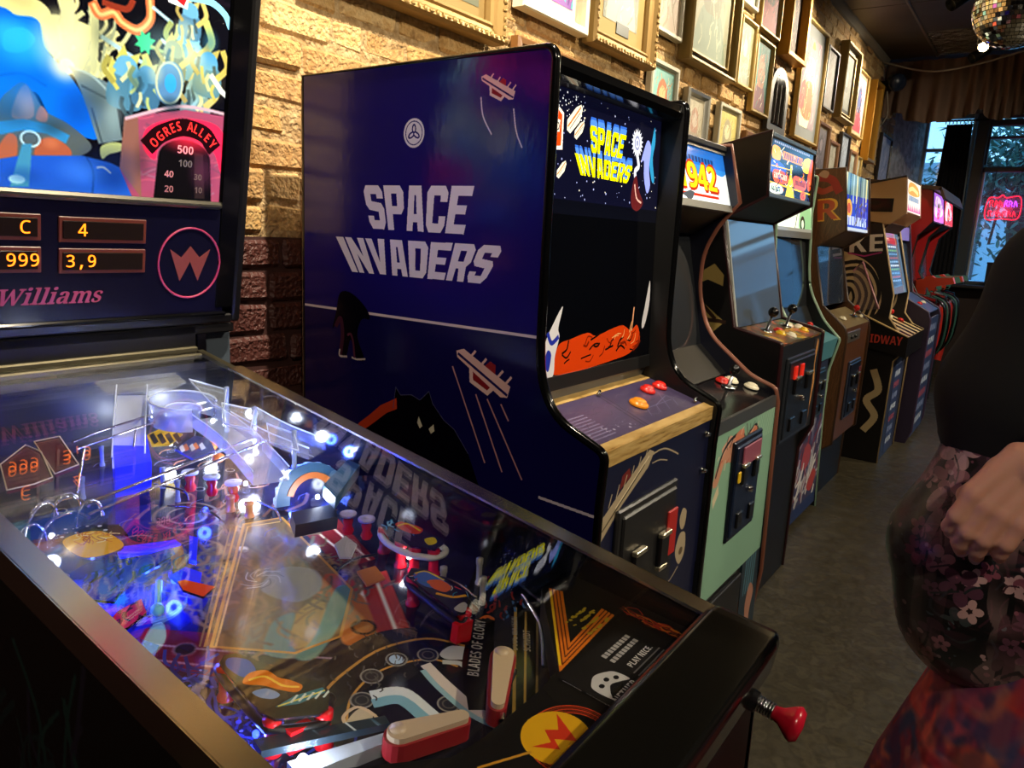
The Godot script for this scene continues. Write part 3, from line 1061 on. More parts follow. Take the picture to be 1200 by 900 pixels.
func build_pinball() -> void:
	var t := thing("pinball_machine", "black pinball machine with lit fantasy backglass and blue lit playfield under glass", "pinball machine", Vector3(0, 0, -0.59))
	var black := mat("cabinet_black", "0a090b", 0.35)
	var gloss := mats["black_gloss"] as Material
	var steel := mat("brushed_steel", "bcb6a8", 0.24, 1.0)
	var dull := mat("dull_rail", "55503f", 0.4, 0.8)
	# body
	var prof := P2([[1.285, 0.55], [1.285, 0.925], [0.12, 1.128], [0.12, 1.17], [-0.07, 1.17], [-0.07, 0.62]])
	var art := Paint.new(512, 256, -0.07, 0.55, 1.29, 1.17, col("08080a"))
	rng.seed = 12
	art.strokes(70, 0.3, 0.6, 1.1, 0.85, 0.16, 0.01, [col("12312f"), col("0f2426"), col("1d1a2c")], rng, 1.2, 0.8)
	var side_print := printed("pinball_side_print", art.tex(), 0.4)
	side_panel(t, prof, 0.29, 0.018, side_print, "side_panel", Rect2(-0.07, 0.55, 1.36, 0.62))
	side_panel(t, prof, -0.272, 0.018, mat("side_blade_black", "07070a", 0.1), "side_panel", Rect2(-0.07, 0.55, 1.36, 0.62))
	obj(t, "cabinet_front", one_box(Vector3(1.276, 0.74, 0), Vector3(0.018, 0.38, 0.58), 0.004), black)
	obj(t, "cabinet_floor", one_box(Vector3(0.6, 0.6, 0), Vector3(1.35, 0.015, 0.545)), black)
	obj(t, "cabinet_back", one_box(Vector3(-0.062, 0.89, 0), Vector3(0.015, 0.55, 0.545)), black)
	for sz in [-1, 1]:
		for e in [[1.29, 0.62], [-0.02, 0.68]]:
			var s := S()
			prism(s, P2([[-0.03, 0.0], [0.03, 0.0], [0.035, e[1]], [-0.035, e[1]]]), Transform3D(Basis(Vector3(0.7, 0, 0.7 * sz), Vector3.UP, Vector3(-0.7 * sz, 0, 0.7)), Vector3(e[0], 0.03, sz * 0.285)), 0.008)
			lathe(s, [Vector2(0, 0), Vector2(0.022, 0.003), Vector2(0.018, 0.012), Vector2(0.006, 0.014), Vector2(0.006, 0.035)], Transform3D(Basis.IDENTITY, Vector3(e[0], 0, sz * 0.285)), 12)
			obj(t, "leg", s, mat("leg_black", "0d0d0e", 0.3, 0.8))
	# side rails
	for sz in [-1, 1]:
		var a := Vector2(0.235, 1.1195)
		var b := Vector2(1.222, 0.947)
		var d := (b - a).normalized()
		var n := Vector2(-d.y, d.x)
		var s := S()
		prism(s, PackedVector2Array([a - n * 0.004, b - n * 0.004, b, a]), Transform3D(Basis.IDENTITY, Vector3(0, 0, 0.262 if sz > 0 else -0.291)), 0.029)
		prism(s, PackedVector2Array([a - n * 0.035, b - n * 0.035, b, a]), Transform3D(Basis.IDENTITY, Vector3(0, 0, 0.2895 if sz > 0 else -0.292)), 0.0025)
		obj(t, "side_rail", s, steel)
		s = S()
		prism(s, P2([[0.095, 1.142], [0.235, 1.1175], [0.235, 1.11], [0.095, 1.134]]), Transform3D(Basis.IDENTITY, Vector3(0, 0, 0.268 if sz > 0 else -0.282)), 0.014)
		obj(t, "glass_channel", s, dull)
	obj(t, "glass_rear_channel", one_box(Vector3(0.115, 1.14, 0), Vector3(0.02, 0.012, 0.54), 0.003), dull)
	obj(t, "glass_rear_channel", one_box(Vector3(0.135, 1.128, 0), Vector3(0.012, 0.012, 0.54), 0.003), dull)
	# lockdown bar with rounded ends
	var lb := S()
	var lp := round_corner([[1.213, 0.915], [1.213, 0.9475, 0.003], [1.222, 0.9505, 0.004], [1.303, 0.9405, 0.007], [1.306, 0.928, 0.004], [1.3, 0.89, 0.003], [1.288, 0.89]])
	var cuts := [[-0.301, 0.022], [-0.297, 0.01], [-0.287, 0.003], [-0.272, 0.0], [0.272, 0.0], [0.287, 0.003], [0.297, 0.01], [0.301, 0.022]]
	for i in cuts.size() - 1:
		for k in lp.size():
			var q := []
			for e in [[k, i], [(k + 1) % lp.size(), i], [(k + 1) % lp.size(), i + 1], [k, i + 1]]:
				var v: Vector2 = lp[e[0]]
				var c := Vector2(1.262, 0.91)
				var sh: float = cuts[e[1]][1]
				v = c + (v - c) * (1.0 - sh * 10.0)
				q.append(Vector3(v.x, v.y, cuts[e[1]][0]))
			quad(lb, q[0], q[1], q[2], q[3], -1)
	obj(t, "lockdown_bar", lb, mat("lockdown_black", "0c0c0b", 0.16, 0.0))
	# glass
	obj(t, "glass", one_box(Vector3(0, 0, 0), Vector3(1.103, 0.004, 0.545), 0.0, Transform3D(Basis(Vector3(0.9851, -0.1719, 0), Vector3(0.1719, 0.9851, 0), Vector3.BACK), Vector3(0.667, 1.0402, 0))), pane("playfield_glass", "101014", 0.02, 0.0))
	build_playfield(t)
	build_toys(t)
	build_backbox(t)
	# plunger
	var pl := Node3D.new()
	pl.name = "plunger"
	t.add_child(pl)
	var s2 := S()
	var ax := towards(Vector3(1.285, 0.897, -0.205), Vector3(1, -0.18, 0))
	lathe(s2, [Vector2(0.03, 0), Vector2(0.03, 0.004), Vector2(0.014, 0.008), Vector2(0.012, 0.022), Vector2(0, 0.022)], ax, 16)
	obj(pl, "housing", s2, mat("plunger_black", "17171a", 0.3, 0.5))
	s2 = S()
	var coil := []
	for k in 60:
		coil.append(ax * Vector3(0.0085 * cos(k * 0.75), 0.02 + k * 0.00038, 0.0085 * sin(k * 0.75)))
	tube(s2, coil, 0.0016, 5)
	rod(s2, ax * Vector3(0, 0.02, 0), ax * Vector3(0, 0.047, 0), 0.0045)
	obj(pl, "spring", s2, mats["chrome"])
	s2 = S()
	lathe(s2, [Vector2(0, 0.038), Vector2(0.007, 0.039), Vector2(0.01, 0.05), Vector2(0.019, 0.062), Vector2(0.021, 0.067), Vector2(0.016, 0.073), Vector2(0, 0.075)], ax, 16)
	obj(pl, "knob", s2, mat("plunger_red", "b3132b", 0.25))
	var cd := obj(t, "coin_door", one_box(Vector3(1.289, 0.7, 0.05), Vector3(0.012, 0.24, 0.3), 0.004), black)
	obj(cd, "coin_slot", one_box(Vector3(1.298, 0.74, 0.1), Vector3(0.012, 0.08, 0.05), 0.003), mats["chrome"])
	for k in 2:
		button(t, Vector3(1.286, 0.82, 0.22 - k * 0.05), Vector3.RIGHT, mats["red_plastic"], 0.012, "start_button")


func build_playfield(t: Node) -> void:
	var p := Paint.new(1024, 1924, PF_R.position.x, PF_R.position.y, PF_R.end.x, PF_R.end.y, col("191824"))
	rng.seed = 21
	var navy := col("1b2140")
	var gold := col("c08a3c")
	var cream := col("e2d6c0")
	# upper field: dark wood tones with rings, left field: night blue
	p.strokes(160, 0.02, -0.75, 0.5, -0.2, 0.12, 0.012, [col("221f2c"), col("1c1c30"), col("2c2430"), col("141322")], rng, 0.4, 1.4)
	p.smooth([[0.067, -0.541], [0.188, -0.497], [0.266, -0.561], [0.211, -0.667], [0.118, -0.723], [0.046, -0.689]], col("141a55"))
	p.strokes(30, 0.06, -0.7, 0.24, -0.56, 0.07, 0.014, [col("1a2a8c"), col("1c2060"), col("101440")], rng, 0.9, 0.7)
	p.ring(0.3, -0.46, 0.05, 0.05, 0.006, col("6b5a48"))
	p.ring(0.3, -0.46, 0.03, 0.03, 0.004, col("8a7a60"))
	p.ring(0.2, -0.5, 0.03, 0.03, 0.003, col("7d6a58"))
	p.strokes(60, 0.15, -0.62, 0.45, -0.4, 0.08, 0.008, [col("54352e"), col("3c2a30"), col("6a4a3c")], rng, 0.8, 1.0)
	# red road in two lengths
	p.poly([[0.41, -0.578], [0.477, -0.607], [0.428, -0.746], [0.369, -0.738]], col("6d1e1c"))
	p.line([[0.427, -0.583], [0.395, -0.741]], 0.004, cream)
	p.line([[0.455, -0.597], [0.419, -0.741]], 0.004, cream)
	p.poly([[0.367, -0.736], [0.424, -0.745], [0.4, -0.796], [0.342, -0.781]], col("3d1a22"))
	p.poly([[0.354, -0.762], [0.417, -0.779], [0.33, -0.911], [0.275, -0.885]], col("a8392c"))
	p.line([[0.369, -0.769], [0.287, -0.891]], 0.006, cream)
	p.line([[0.396, -0.774], [0.313, -0.903]], 0.006, cream)
	p.smooth([[0.324, -0.794], [0.342, -0.81], [0.289, -0.888], [0.254, -0.865]], col("b4682c"))
	p.oval(0.295, -0.86, 0.016, 0.016, col("a9672c"))
	p.ring(0.295, -0.86, 0.016, 0.016, 0.003, col("241a16"))
	# maroon band on the near side
	p.poly([[0.105, -0.69], [0.164, -0.758], [0.137, -0.858], [0.108, -0.831], [0.066, -0.725]], col("5a1420"))
	p.line([[0.078, -0.702], [0.142, -0.784], [0.232, -0.89]], 0.003, col("a08890"))
	p.line([[0.07, -0.734], [0.127, -0.813]], 0.003, col("a08890"))
	p.oval(0.115, -0.755, 0.011, 0.011, col("20181c"))
	p.ring(0.115, -0.755, 0.013, 0.013, 0.002, col("8a6a70"))
	# centre picture: hexagon window
	var hexa := [[0.139, -0.77], [0.349, -0.536], [0.408, -0.553], [0.345, -0.784], [0.261, -0.855], [0.2, -0.844]]
	p.poly(hexa, col("6f5a3a"))
	p.strokes(120, 0.15, -0.82, 0.38, -0.58, 0.06, 0.007, [col("7d6644"), col("5d4c34"), col("8a6c48"), col("6a604a")], rng, 0.9, 0.8)
	p.smooth([[0.255, -0.705], [0.31, -0.679], [0.341, -0.715], [0.313, -0.757], [0.268, -0.759]], col("8a8678"))
	for k in 9:
		p.bend([[0.26 + k * 0.006, -0.68], [0.275 + k * 0.004, -0.66 - k * 0.004], [0.3 - k * 0.003, -0.665 - k * 0.005]], 0.003, [col("5c594e"), col("b0aca0")][k % 2])
	p.smooth([[0.313, -0.727], [0.355, -0.739], [0.333, -0.774], [0.29, -0.778]], col("b0562f"))
	p.smooth([[0.25, -0.782], [0.297, -0.771], [0.294, -0.801], [0.246, -0.841], [0.205, -0.838], [0.21, -0.808]], col("a8884c"))
	p.smooth([[0.175, -0.821], [0.218, -0.778], [0.252, -0.779], [0.211, -0.82], [0.198, -0.854]], col("5f7d78"))
	p.smooth([[0.195, -0.851], [0.238, -0.834], [0.328, -0.769], [0.345, -0.784], [0.3, -0.822], [0.216, -0.866]], col("5f8c78"))
	p.bend([[0.2, -0.852], [0.259, -0.828], [0.328, -0.783]], 0.004, col("8fb49c"))
	p.oval(0.3, -0.6, 0.009, 0.009, col("efe4b8"))
	p.strokes(130, 0.15, -0.85, 0.4, -0.55, 0.05, 0.004, [col("7d6444"), col("665640"), col("86704e"), col("6c6a58"), col("5c4c38")], rng, 0.8, 0.9)
	p.smooth([[0.255, -0.705], [0.31, -0.679], [0.341, -0.715], [0.313, -0.757], [0.268, -0.759]], col("8a8678"))
	p.smooth([[0.195, -0.851], [0.238, -0.834], [0.328, -0.769], [0.345, -0.784], [0.3, -0.822], [0.216, -0.866]], col("5f8c78"))
	p.soften(5)
	for k in 11:
		var a0 := k * 0.57
		p.bend([[0.272 + 0.03 * cos(a0), -0.685 + 0.026 * sin(a0)], [0.272 + 0.022 * cos(a0 + 0.7), -0.685 + 0.018 * sin(a0 + 0.7)], [0.272 + 0.01 * cos(a0 + 1.6), -0.685 + 0.01 * sin(a0 + 1.6)]], 0.002, [col("b4b0a0"), col("5c594e"), col("9a9484")][k % 3])
	for k in 40:
		var u := rng.randf_range(0.03, 0.5)
		var v := rng.randf_range(-0.62, -0.2)
		if k % 3 == 0:
			p.ring(u, v, 0.008, 0.008, 0.0015, [col("8a8070"), col("5a64a8"), col("a05a3c")][k % 3])
		else:
			p.bend([[u, v], [u + 0.012, v + 0.01], [u + 0.03, v + 0.012]], 0.0018, [col("9a8c70"), col("5a5a80"), col("b07a4c")][k % 3])
	p.line(hexa, 0.004, gold, true)
	p.line([[0.134, -0.765], [0.337, -0.535]], 0.003, gold)
	p.line([[0.13, -0.761], [0.327, -0.534]], 0.0025, col("8a6a3c"))
	p.line([[0.143, -0.773], [0.348, -0.547], [0.397, -0.563]], 0.0025, col("d8b060"))
	# lower field: dark arc with round inserts
	p.smooth([[0.106, -0.886], [0.185, -0.885], [0.285, -0.877], [0.346, -0.908], [0.377, -0.961], [0.313, -1.007], [0.251, -0.969], [0.176, -0.991], [0.107, -0.94]], col("1b1b1e"))
	p.bend([[0.172, -0.922], [0.213, -0.911], [0.278, -0.907], [0.336, -0.931], [0.36, -0.975]], 0.004, gold)
	p.bend([[0.16, -0.976], [0.196, -0.946], [0.25, -0.936], [0.305, -0.959], [0.321, -0.993]], 0.003, gold)
	for c in [[0.278, -0.934], [0.235, -0.936], [0.199, -0.958], [0.312, -0.954], [0.263, -1.029]]:
		p.oval(c[0], c[1], 0.0135, 0.0135, col("2a2a2e"))
		p.ring(c[0], c[1], 0.0135, 0.0135, 0.0022, col("8c8878"))
		p.ring(c[0], c[1], 0.008, 0.008, 0.002, col("55534c"))
	p.oval(0.278, -0.934, 0.009, 0.009, col("a9c4d4"))
	p.smooth([[0.165, -0.971], [0.187, -0.966], [0.193, -0.98], [0.177, -0.992], [0.161, -0.979]], col("b7a984"))
	p.bend([[0.157, -0.986], [0.167, -0.964], [0.188, -0.963], [0.192, -0.985], [0.185, -1.001]], 0.004, col("cdb488"))
	p.bend([[0.215, -0.964], [0.238, -0.981], [0.235, -1.022], [0.23, -1.045]], 0.02, col("cfd8d2"))
	p.bend([[0.207, -0.972], [0.229, -0.987], [0.227, -1.023], [0.225, -1.043]], 0.014, col("79a9b4"))
	p.bend([[0.295, -0.968], [0.286, -1.003], [0.277, -1.054], [0.279, -1.094]], 0.014, col("cfc4b4"))
	p.bend([[0.285, -0.971], [0.275, -1.004], [0.267, -1.054], [0.271, -1.089]], 0.007, col("8db4b8"))
	p.smooth([[0.325, -0.962], [0.349, -0.963], [0.365, -0.992], [0.356, -1.007], [0.339, -0.992], [0.322, -0.975]], col("c6ccc4"))
	p.bend([[0.316, -0.977], [0.328, -0.994], [0.319, -1.017]], 0.008, col("b9bfb4"))
	p.strokes(40, 0.2, -0.97, 0.3, -0.88, 0.012, 0.002, [col("3c3a38"), col("55534c")], rng, 0.9, 0.4)
	# near corner: star map
	p.strokes(90, 0.02, -1.02, 0.12, -0.78, 0.05, 0.005, [col("2c3474"), col("222a58"), col("3a4488"), col("1c2050")], rng, 0.9, 0.9)
	p.dots(40, 0.02, -1.0, 0.12, -0.78, 0.003, [col("9aa4e8"), col("5a6ae0")], rng)
	# lanes on the far side
	p.bend([[0.278, -1.055], [0.331, -1.002], [0.401, -0.958], [0.433, -0.953], [0.421, -0.976], [0.339, -1.031], [0.295, -1.061]], 0.006, col("d8702c"))
	p.bend([[0.288, -1.055], [0.337, -1.007], [0.395, -0.971], [0.415, -0.965], [0.405, -0.98], [0.335, -1.028], [0.294, -1.055]], 0.03, col("0e0e12"))
	p.words("BLADES OF GLORY", bold, Vector2(0.37, -0.985), 0.014, col("b8b4a8"), 0.585, 0.72)
	p.poly([[0.283, -1.098], [0.486, -0.961], [0.487, -1.007], [0.305, -1.12]], col("15150f"))
	p.line([[0.303, -1.09], [0.48, -0.967]], 0.004, col("c9a24a"))
	p.line([[0.307, -1.102], [0.482, -0.983]], 0.003, col("c9a24a"))
	p.line([[0.316, -1.112], [0.484, -1.001]], 0.003, col("8f7a4a"))
	p.words("DOUG WATSON", bold, Vector2(0.43, -1.0), 0.0095, col("b0a890"), 0.62, 0.8)
	p.words("SCHMIDT", bold, Vector2(0.428, -1.022), 0.0095, col("b0a890"), 0.62, 0.8)
	p.poly([[0.367, -1.013], [0.489, -0.925], [0.515, -0.933], [0.392, -1.025]], col("2b2a33"))
	p.strokes(30, 0.44, -0.98, 0.5, -0.9, 0.03, 0.004, [col("4d7aa0"), col("8a3028"), col("20283c")], rng, 0.6, 0.3)
	var lines := noise_tex(91, 0.06, [], 256, 4)
	var m := printed("playfield_print", p.tex(), 0.12)
	var s := S()
	prism(s, P2([[-0.018, -1.205], [0.558, -1.205], [0.558, -0.125], [-0.018, -0.125]]), pfx(-0.012), 0.012, PF_R)
	obj(t, "playfield", s, m)
	# lane guides and wooden rails
	var wood := mat("playfield_rail", "191314", 0.3)
	plate(t, "lane_guide", [[-0.018, -1.2], [-0.004, -1.2], [-0.004, -0.13], [-0.018, -0.13]], 0.0, wood, 0.03)
	plate(t, "lane_guide", [[0.544, -1.2], [0.558, -1.2], [0.558, -0.13], [0.544, -0.13]], 0.0, wood, 0.03)
	plate(t, "back_board", [[-0.018, -0.132], [0.558, -0.132], [0.558, -0.124], [-0.018, -0.124]], 0.0, mat("back_board", "10101a", 0.3), 0.14)
	plate(t, "shooter_plate", [[0.496, -0.943], [0.474, -1.011], [0.502, -1.0], [0.54, -0.98], [0.54, -0.9]], 0.03, mat("blued_steel", "8496ac", 0.25, 1.0), 0.004)
	# apron
	var a := Paint.new(1024, 512, -0.02, -1.22, 0.56, -0.93, col("0b0b0c"))
	a.poly([[0.486, -1.016], [0.493, -1.034], [0.399, -1.103], [0.497, -1.092], [0.495, -1.112], [0.341, -1.124]], col("d9761a"))
	for k in 3:
		var f := 0.25 + k * 0.25
		var l := []
		for e in [[[0.486, -1.016], [0.493, -1.034]], [[0.341, -1.124], [0.399, -1.103]], [[0.495, -1.112], [0.497, -1.092]]]:
			l.append([lerpf(e[0][0], e[1][0], f), lerpf(e[0][1], e[1][1], f)])
		a.line(l, 0.0016, col("5a1e0a"))
	a.line([[0.48, -1.023], [0.353, -1.117]], 0.003, col("e8c21c"))
	for k in 4:
		a.strokes(16, 0.432, -1.078 - k * 0.011, 0.482, -1.076 - k * 0.011, 0.005, 0.004, [col("b7a21e")], rng, 0.0, 0.3)
	for k in 5:
		a.ring(0.262, -1.19, 0.052 - k * 0.0028, 0.046 - k * 0.0026, 0.0018, col("c4401c") if k % 2 == 0 else col("7d2410"))
	a.oval(0.252, -1.176, 0.039, 0.034, col("d8a416"))
	a.poly([[0.224, -1.166], [0.24, -1.188], [0.248, -1.176], [0.262, -1.194], [0.281, -1.158], [0.262, -1.172], [0.252, -1.162], [0.242, -1.176]], col("c8331a"))
	a.strokes(40, 0.508, -1.2, 0.525, -1.13, 0.03, 0.003, [col("b0281c"), col("6d150e"), col("c87a1c")], rng, 1.57, 0.1)
	a.line([[0.166, -1.145], [0.217, -1.169]], 0.003, col("c08a2a"))
	var am := printed("apron_print", a.tex(), 0.5, 0.0, {"metallic_specular": 0.25})
	var ap := P2([[-0.015, -1.215], [0.545, -1.215], [0.545, -1.02], [0.478, -1.01], [0.345, -1.12], [0.3, -1.125], [0.2, -1.125], [0.16, -1.12], [0.03, -1.02], [-0.015, -1.02]])
	s = S()
	prism(s, ap, pfx(0.046), 0.003, Rect2(-0.02, -1.22, 0.58, 0.29))
	obj(t, "apron", s, am)
	s = S()
	for k in [3, 4, 5, 6, 7, 8]:
		var x0 := ap[k]
		var x1 := ap[k + 1]
		quad(s, pf([x0.x, x0.y], 0.046), pf([x1.x, x1.y], 0.046), pf([x1.x, x1.y], 0.0), pf([x0.x, x0.y], 0.0))
	obj(t, "apron_skirt", s, mats["cabinet_black"])
	# instruction card
	var cd := Paint.new(512, 256, 0.33, -1.212, 0.492, -1.13, col("141416"))
	for k in 2:
		for i in 9:
			cd.box(0.4 + i * 0.0072, -1.151 - k * 0.011, 0.4055 + i * 0.0072, -1.1445 - k * 0.011, col("a8a8a8"))
	cd.words("PLAY NICE.", bold, Vector2(0.436, -1.1775), 0.0078, col("c9c9c9"))
	for k in 2:
		cd.box(0.4, -1.188 - k * 0.006, 0.47, -1.186 - k * 0.006, col("77787a"))
	cd.words("NETHER", bold, Vector2(0.364, -1.196), 0.011, col("cfcfcf"), 0.0, 0.85)
	cd.words("WORLD", bold, Vector2(0.366, -1.2065), 0.0065, col("a0a0a0"), 0.0, 0.9)
	cd.smooth([[0.341, -1.19], [0.34, -1.168], [0.35, -1.16], [0.362, -1.157], [0.376, -1.162], [0.386, -1.17], [0.388, -1.188], [0.376, -1.183], [0.362, -1.178], [0.35, -1.184]], col("bdbdbd"))
	for e in [[0.352, -1.172], [0.366, -1.17], [0.378, -1.176]]:
		cd.oval(e[0], e[1], 0.004, 0.003, col("141416"))
	s = S()
	prism(s, P2([[0.33, -1.212], [0.492, -1.212], [0.492, -1.13], [0.33, -1.13]]), pfx(0.0495), 0.002, Rect2(0.33, -1.212, 0.162, 0.082))
	obj(t, "instruction_card", s, printed("card_print", cd.tex(), 0.5, 0.0, {"metallic_specular": 0.25}))


func build_toys(t: Node) -> void:
	var chrome := mats["chrome"] as Material
	var clear := pane("clear_plastic", "dfe8f0", 0.14, 0.06)
	var frost := pane("milky_plastic", "dfeaf4", 0.3, 0.2)
	var red := mat("post_red", "d01822", 0.2)
	var rubber := mat("black_rubber", "0c0b0d", 0.4)
	var white := mat("white_rubber", "dcdad2", 0.5)
	var wled := glow("white_led", "eaf2ff", 12.0)
	var bled := glow("blue_led", "2038ff", 10.0)
	# flippers
	for e in [[[0.161, -1.049], [0.222, -1.078], "b9a58c"], [[0.339, -1.046], [0.267, -1.091], "c4ae8e"]]:
		var a := Vector2(e[0][0], e[0][1])
		var b := Vector2(e[1][0], e[1][1])
		var outline := func(r0: float, r1: float) -> PackedVector2Array:
			var d := (b - a).normalized()
			var l := PackedVector2Array()
			for k in 9:
				l.append(a + (-d).rotated(-PI / 2 + PI * k / 8) * r0)
			for k in 9:
				l.append(b + d.rotated(-PI / 2 + PI * k / 8) * r1)
			return l
		var s := S()
		prism(s, outline.call(0.0125, 0.0075), pfx(0.008), 0.029)
		var fl := obj(t, "flipper", s, mat("flipper_" + e[2], e[2], 0.3))
		s = S()
		prism(s, outline.call(0.0155, 0.0105), pfx(0.011), 0.02)
		obj(fl, "rubber", s, mat("flipper_red", "8c1822", 0.4))
		s = S()
		lathe(s, [Vector2(0.0, 0.039), Vector2(0.008, 0.039), Vector2(0.009, 0.036)], Transform3D(Basis.IDENTITY, pf([a.x, a.y], 0.0)), 12)
		obj(fl, "pivot_cap", s, mats["flipper_" + e[2]])
	# plastics share one sheet of print
	var p := Paint.new(1024, 1924, PF_R.position.x, PF_R.position.y, PF_R.end.x, PF_R.end.y, col("14121a"))
	rng.seed = 31
	# near slingshot
	var ls := [[0.094, -0.856], [0.105, -0.848], [0.116, -0.853], [0.149, -0.954], [0.145, -0.969], [0.129, -0.985], [0.116, -0.986], [0.083, -0.962], [0.079, -0.945]]
	p.poly(ls, col("15131c"))
	p.smooth([[0.096, -0.866], [0.106, -0.855], [0.118, -0.871], [0.112, -0.893], [0.098, -0.891]], col("1c4fc0"))
	p.smooth([[0.092, -0.899], [0.106, -0.89], [0.121, -0.897], [0.123, -0.915], [0.129, -0.927], [0.132, -0.942], [0.122, -0.946], [0.113, -0.934], [0.104, -0.915]], col("e2780e"))
	p.bend([[0.1, -0.899], [0.114, -0.905], [0.118, -0.928], [0.128, -0.941]], 0.003, col("ffd24a"))
	p.smooth([[0.091, -0.916], [0.104, -0.921], [0.108, -0.937], [0.099, -0.938], [0.091, -0.927]], col("7ea0d0"))
	p.poly([[0.093, -0.949], [0.117, -0.949], [0.145, -0.958], [0.142, -0.966], [0.112, -0.961]], col("2c7a8c"))
	p.line([[0.096, -0.95], [0.143, -0.963]], 0.002, col("f0e060"))
	for k in 5:
		p.line([[0.108, -0.954], [0.119, -0.95]].map(func(q): return [q[0] + k * 0.007, q[1] - k * 0.004]), 0.0025, col("d8e8e0"))
	# far slingshot
	var rs := [[0.374, -0.861], [0.391, -0.852], [0.405, -0.864], [0.401, -0.941], [0.387, -0.956], [0.363, -0.971], [0.352, -0.966], [0.363, -0.906]]
	p.poly(rs, col("23242c"))
	p.smooth([[0.38, -0.866], [0.4, -0.872], [0.4, -0.901], [0.395, -0.92], [0.378, -0.91], [0.37, -0.892]], col("3c6ac0"))
	p.smooth([[0.382, -0.889], [0.398, -0.899], [0.395, -0.92], [0.38, -0.923], [0.375, -0.907]], col("e2600e"))
	p.bend([[0.385, -0.865], [0.4, -0.872], [0.401, -0.902]], 0.003, col("f0d040"))
	p.bend([[0.369, -0.918], [0.378, -0.937], [0.393, -0.946]], 0.005, col("e8a81c"))
	p.strokes(14, 0.36, -0.95, 0.41, -0.86, 0.015, 0.002, [col("e8e0c0"), col("c03020"), col("2c7a8c")], rng, 0.6, 1.2)
	p.smooth([[0.358, -0.956], [0.378, -0.954], [0.377, -0.963], [0.361, -0.969]], col("b8b8b0"))
	# far upper plastic
	var us := [[0.453, -0.731], [0.479, -0.73], [0.491, -0.77], [0.488, -0.831], [0.457, -0.838], [0.436, -0.808], [0.434, -0.766]]
	p.poly(us, col("1c2c4c"))
	p.strokes(50, 0.44, -0.8, 0.5, -0.68, 0.02, 0.003, [col("3c9ad0"), col("14284c"), col("8fd0f0"), col("2a6aa8")], rng, 0.6, 0.9)
	p.smooth([[0.47, -0.745], [0.492, -0.751], [0.49, -0.783], [0.471, -0.789], [0.463, -0.768]], col("d84a1c"))
	p.bend([[0.469, -0.752], [0.485, -0.757], [0.483, -0.784]], 0.004, col("f4d020"))
	p.smooth([[0.468, -0.807], [0.483, -0.812], [0.474, -0.826], [0.459, -0.823]], col("f0d820"))
	# near side plastics
	p.smooth([[0.093, -0.519], [0.118, -0.507], [0.144, -0.521], [0.146, -0.569], [0.118, -0.58], [0.093, -0.568]], col("f2b90c"))
	p.strokes(34, 0.1, -0.55, 0.15, -0.5, 0.02, 0.0022, [col("a8480c"), col("d8780c"), col("fff0a0")], rng, 0.6, 1.4)
	p.poly([[0.091, -0.493], [0.117, -0.471], [0.173, -0.506], [0.166, -0.542], [0.145, -0.516], [0.098, -0.523]], col("0a0a10"))
	p.dots(60, 0.08, -0.53, 0.2, -0.44, 0.0028, [col("e8e8f0"), col("b8c0d8")], rng)
	p.smooth([[0.093, -0.519], [0.118, -0.507], [0.144, -0.521], [0.146, -0.569], [0.118, -0.58], [0.093, -0.568]], col("f2b90c"))
	p.strokes(34, 0.105, -0.545, 0.145, -0.51, 0.02, 0.0022, [col("a8480c"), col("d8780c"), col("fff0a0")], rng, 0.6, 1.4)
	p.poly([[0.149, -0.688], [0.157, -0.69], [0.175, -0.727], [0.152, -0.737], [0.143, -0.709]], col("f2500e"))
	p.strokes(10, 0.165, -0.73, 0.19, -0.68, 0.015, 0.002, [col("701c08")], rng, 0.8, 0.6)
	p.poly([[0.042, -0.721], [0.07, -0.702], [0.099, -0.696], [0.089, -0.725], [0.061, -0.738], [0.042, -0.738]], col("c81470"))
	p.strokes(16, 0.04, -0.74, 0.11, -0.68, 0.03, 0.004, [col("f04aa0"), col("3a0c50"), col("e8204a")], rng, 0.7, 0.4)
	p.poly([[0.185, -0.61], [0.202, -0.612], [0.178, -0.659], [0.156, -0.665]], col("7a2420"))
	p.poly([[0.039, -0.727], [0.057, -0.744], [0.07, -0.783], [0.053, -0.802], [0.037, -0.782]], col("1424c0"))
	p.strokes(30, 0.03, -0.82, 0.1, -0.72, 0.02, 0.003, [col("2c44f0"), col("0c1460")], rng, 0.6, 1.0)
	p.poly([[0.053, -0.645], [0.082, -0.6], [0.192, -0.601], [0.182, -0.628], [0.111, -0.645], [0.078, -0.677]], col("1628d0"))
	p.strokes(40, 0.06, -0.68, 0.2, -0.6, 0.04, 0.004, [col("3450ff"), col("0a1470"), col("141414")], rng, 0.7, 0.5)
	var m := printed("plastics_print", p.tex(), 0.12)
	var inlane := Paint.new(1024, 64, PF_R.position.x, -1.06, PF_R.end.x, -0.93, col("22303c"))
	inlane.strokes(120, 0.08, -1.06, 0.22, -0.93, 0.012, 0.003, [col("8fb0c8"), col("c8d8e0"), col("b04a30"), col("3a5a70")], rng, 1.2, 0.5)
	plate(t, "slingshot_plastic", ls, 0.04, m)
	plate(t, "slingshot_plastic", rs, 0.04, m)
	plate(t, "plastic_guard", us, 0.04, m)
	plate(t, "plastic_guard", [[0.093, -0.519], [0.118, -0.507], [0.144, -0.521], [0.146, -0.569], [0.118, -0.58], [0.093, -0.568]], 0.042, m, 0.003, "", true)
	plate(t, "plastic_guard", [[0.091, -0.493], [0.117, -0.471], [0.173, -0.506], [0.166, -0.542], [0.145, -0.516], [0.098, -0.523]], 0.038, m)
	plate(t, "plastic_guard", [[0.149, -0.688], [0.157, -0.69], [0.175, -0.727], [0.152, -0.737], [0.143, -0.709]], 0.04, m)
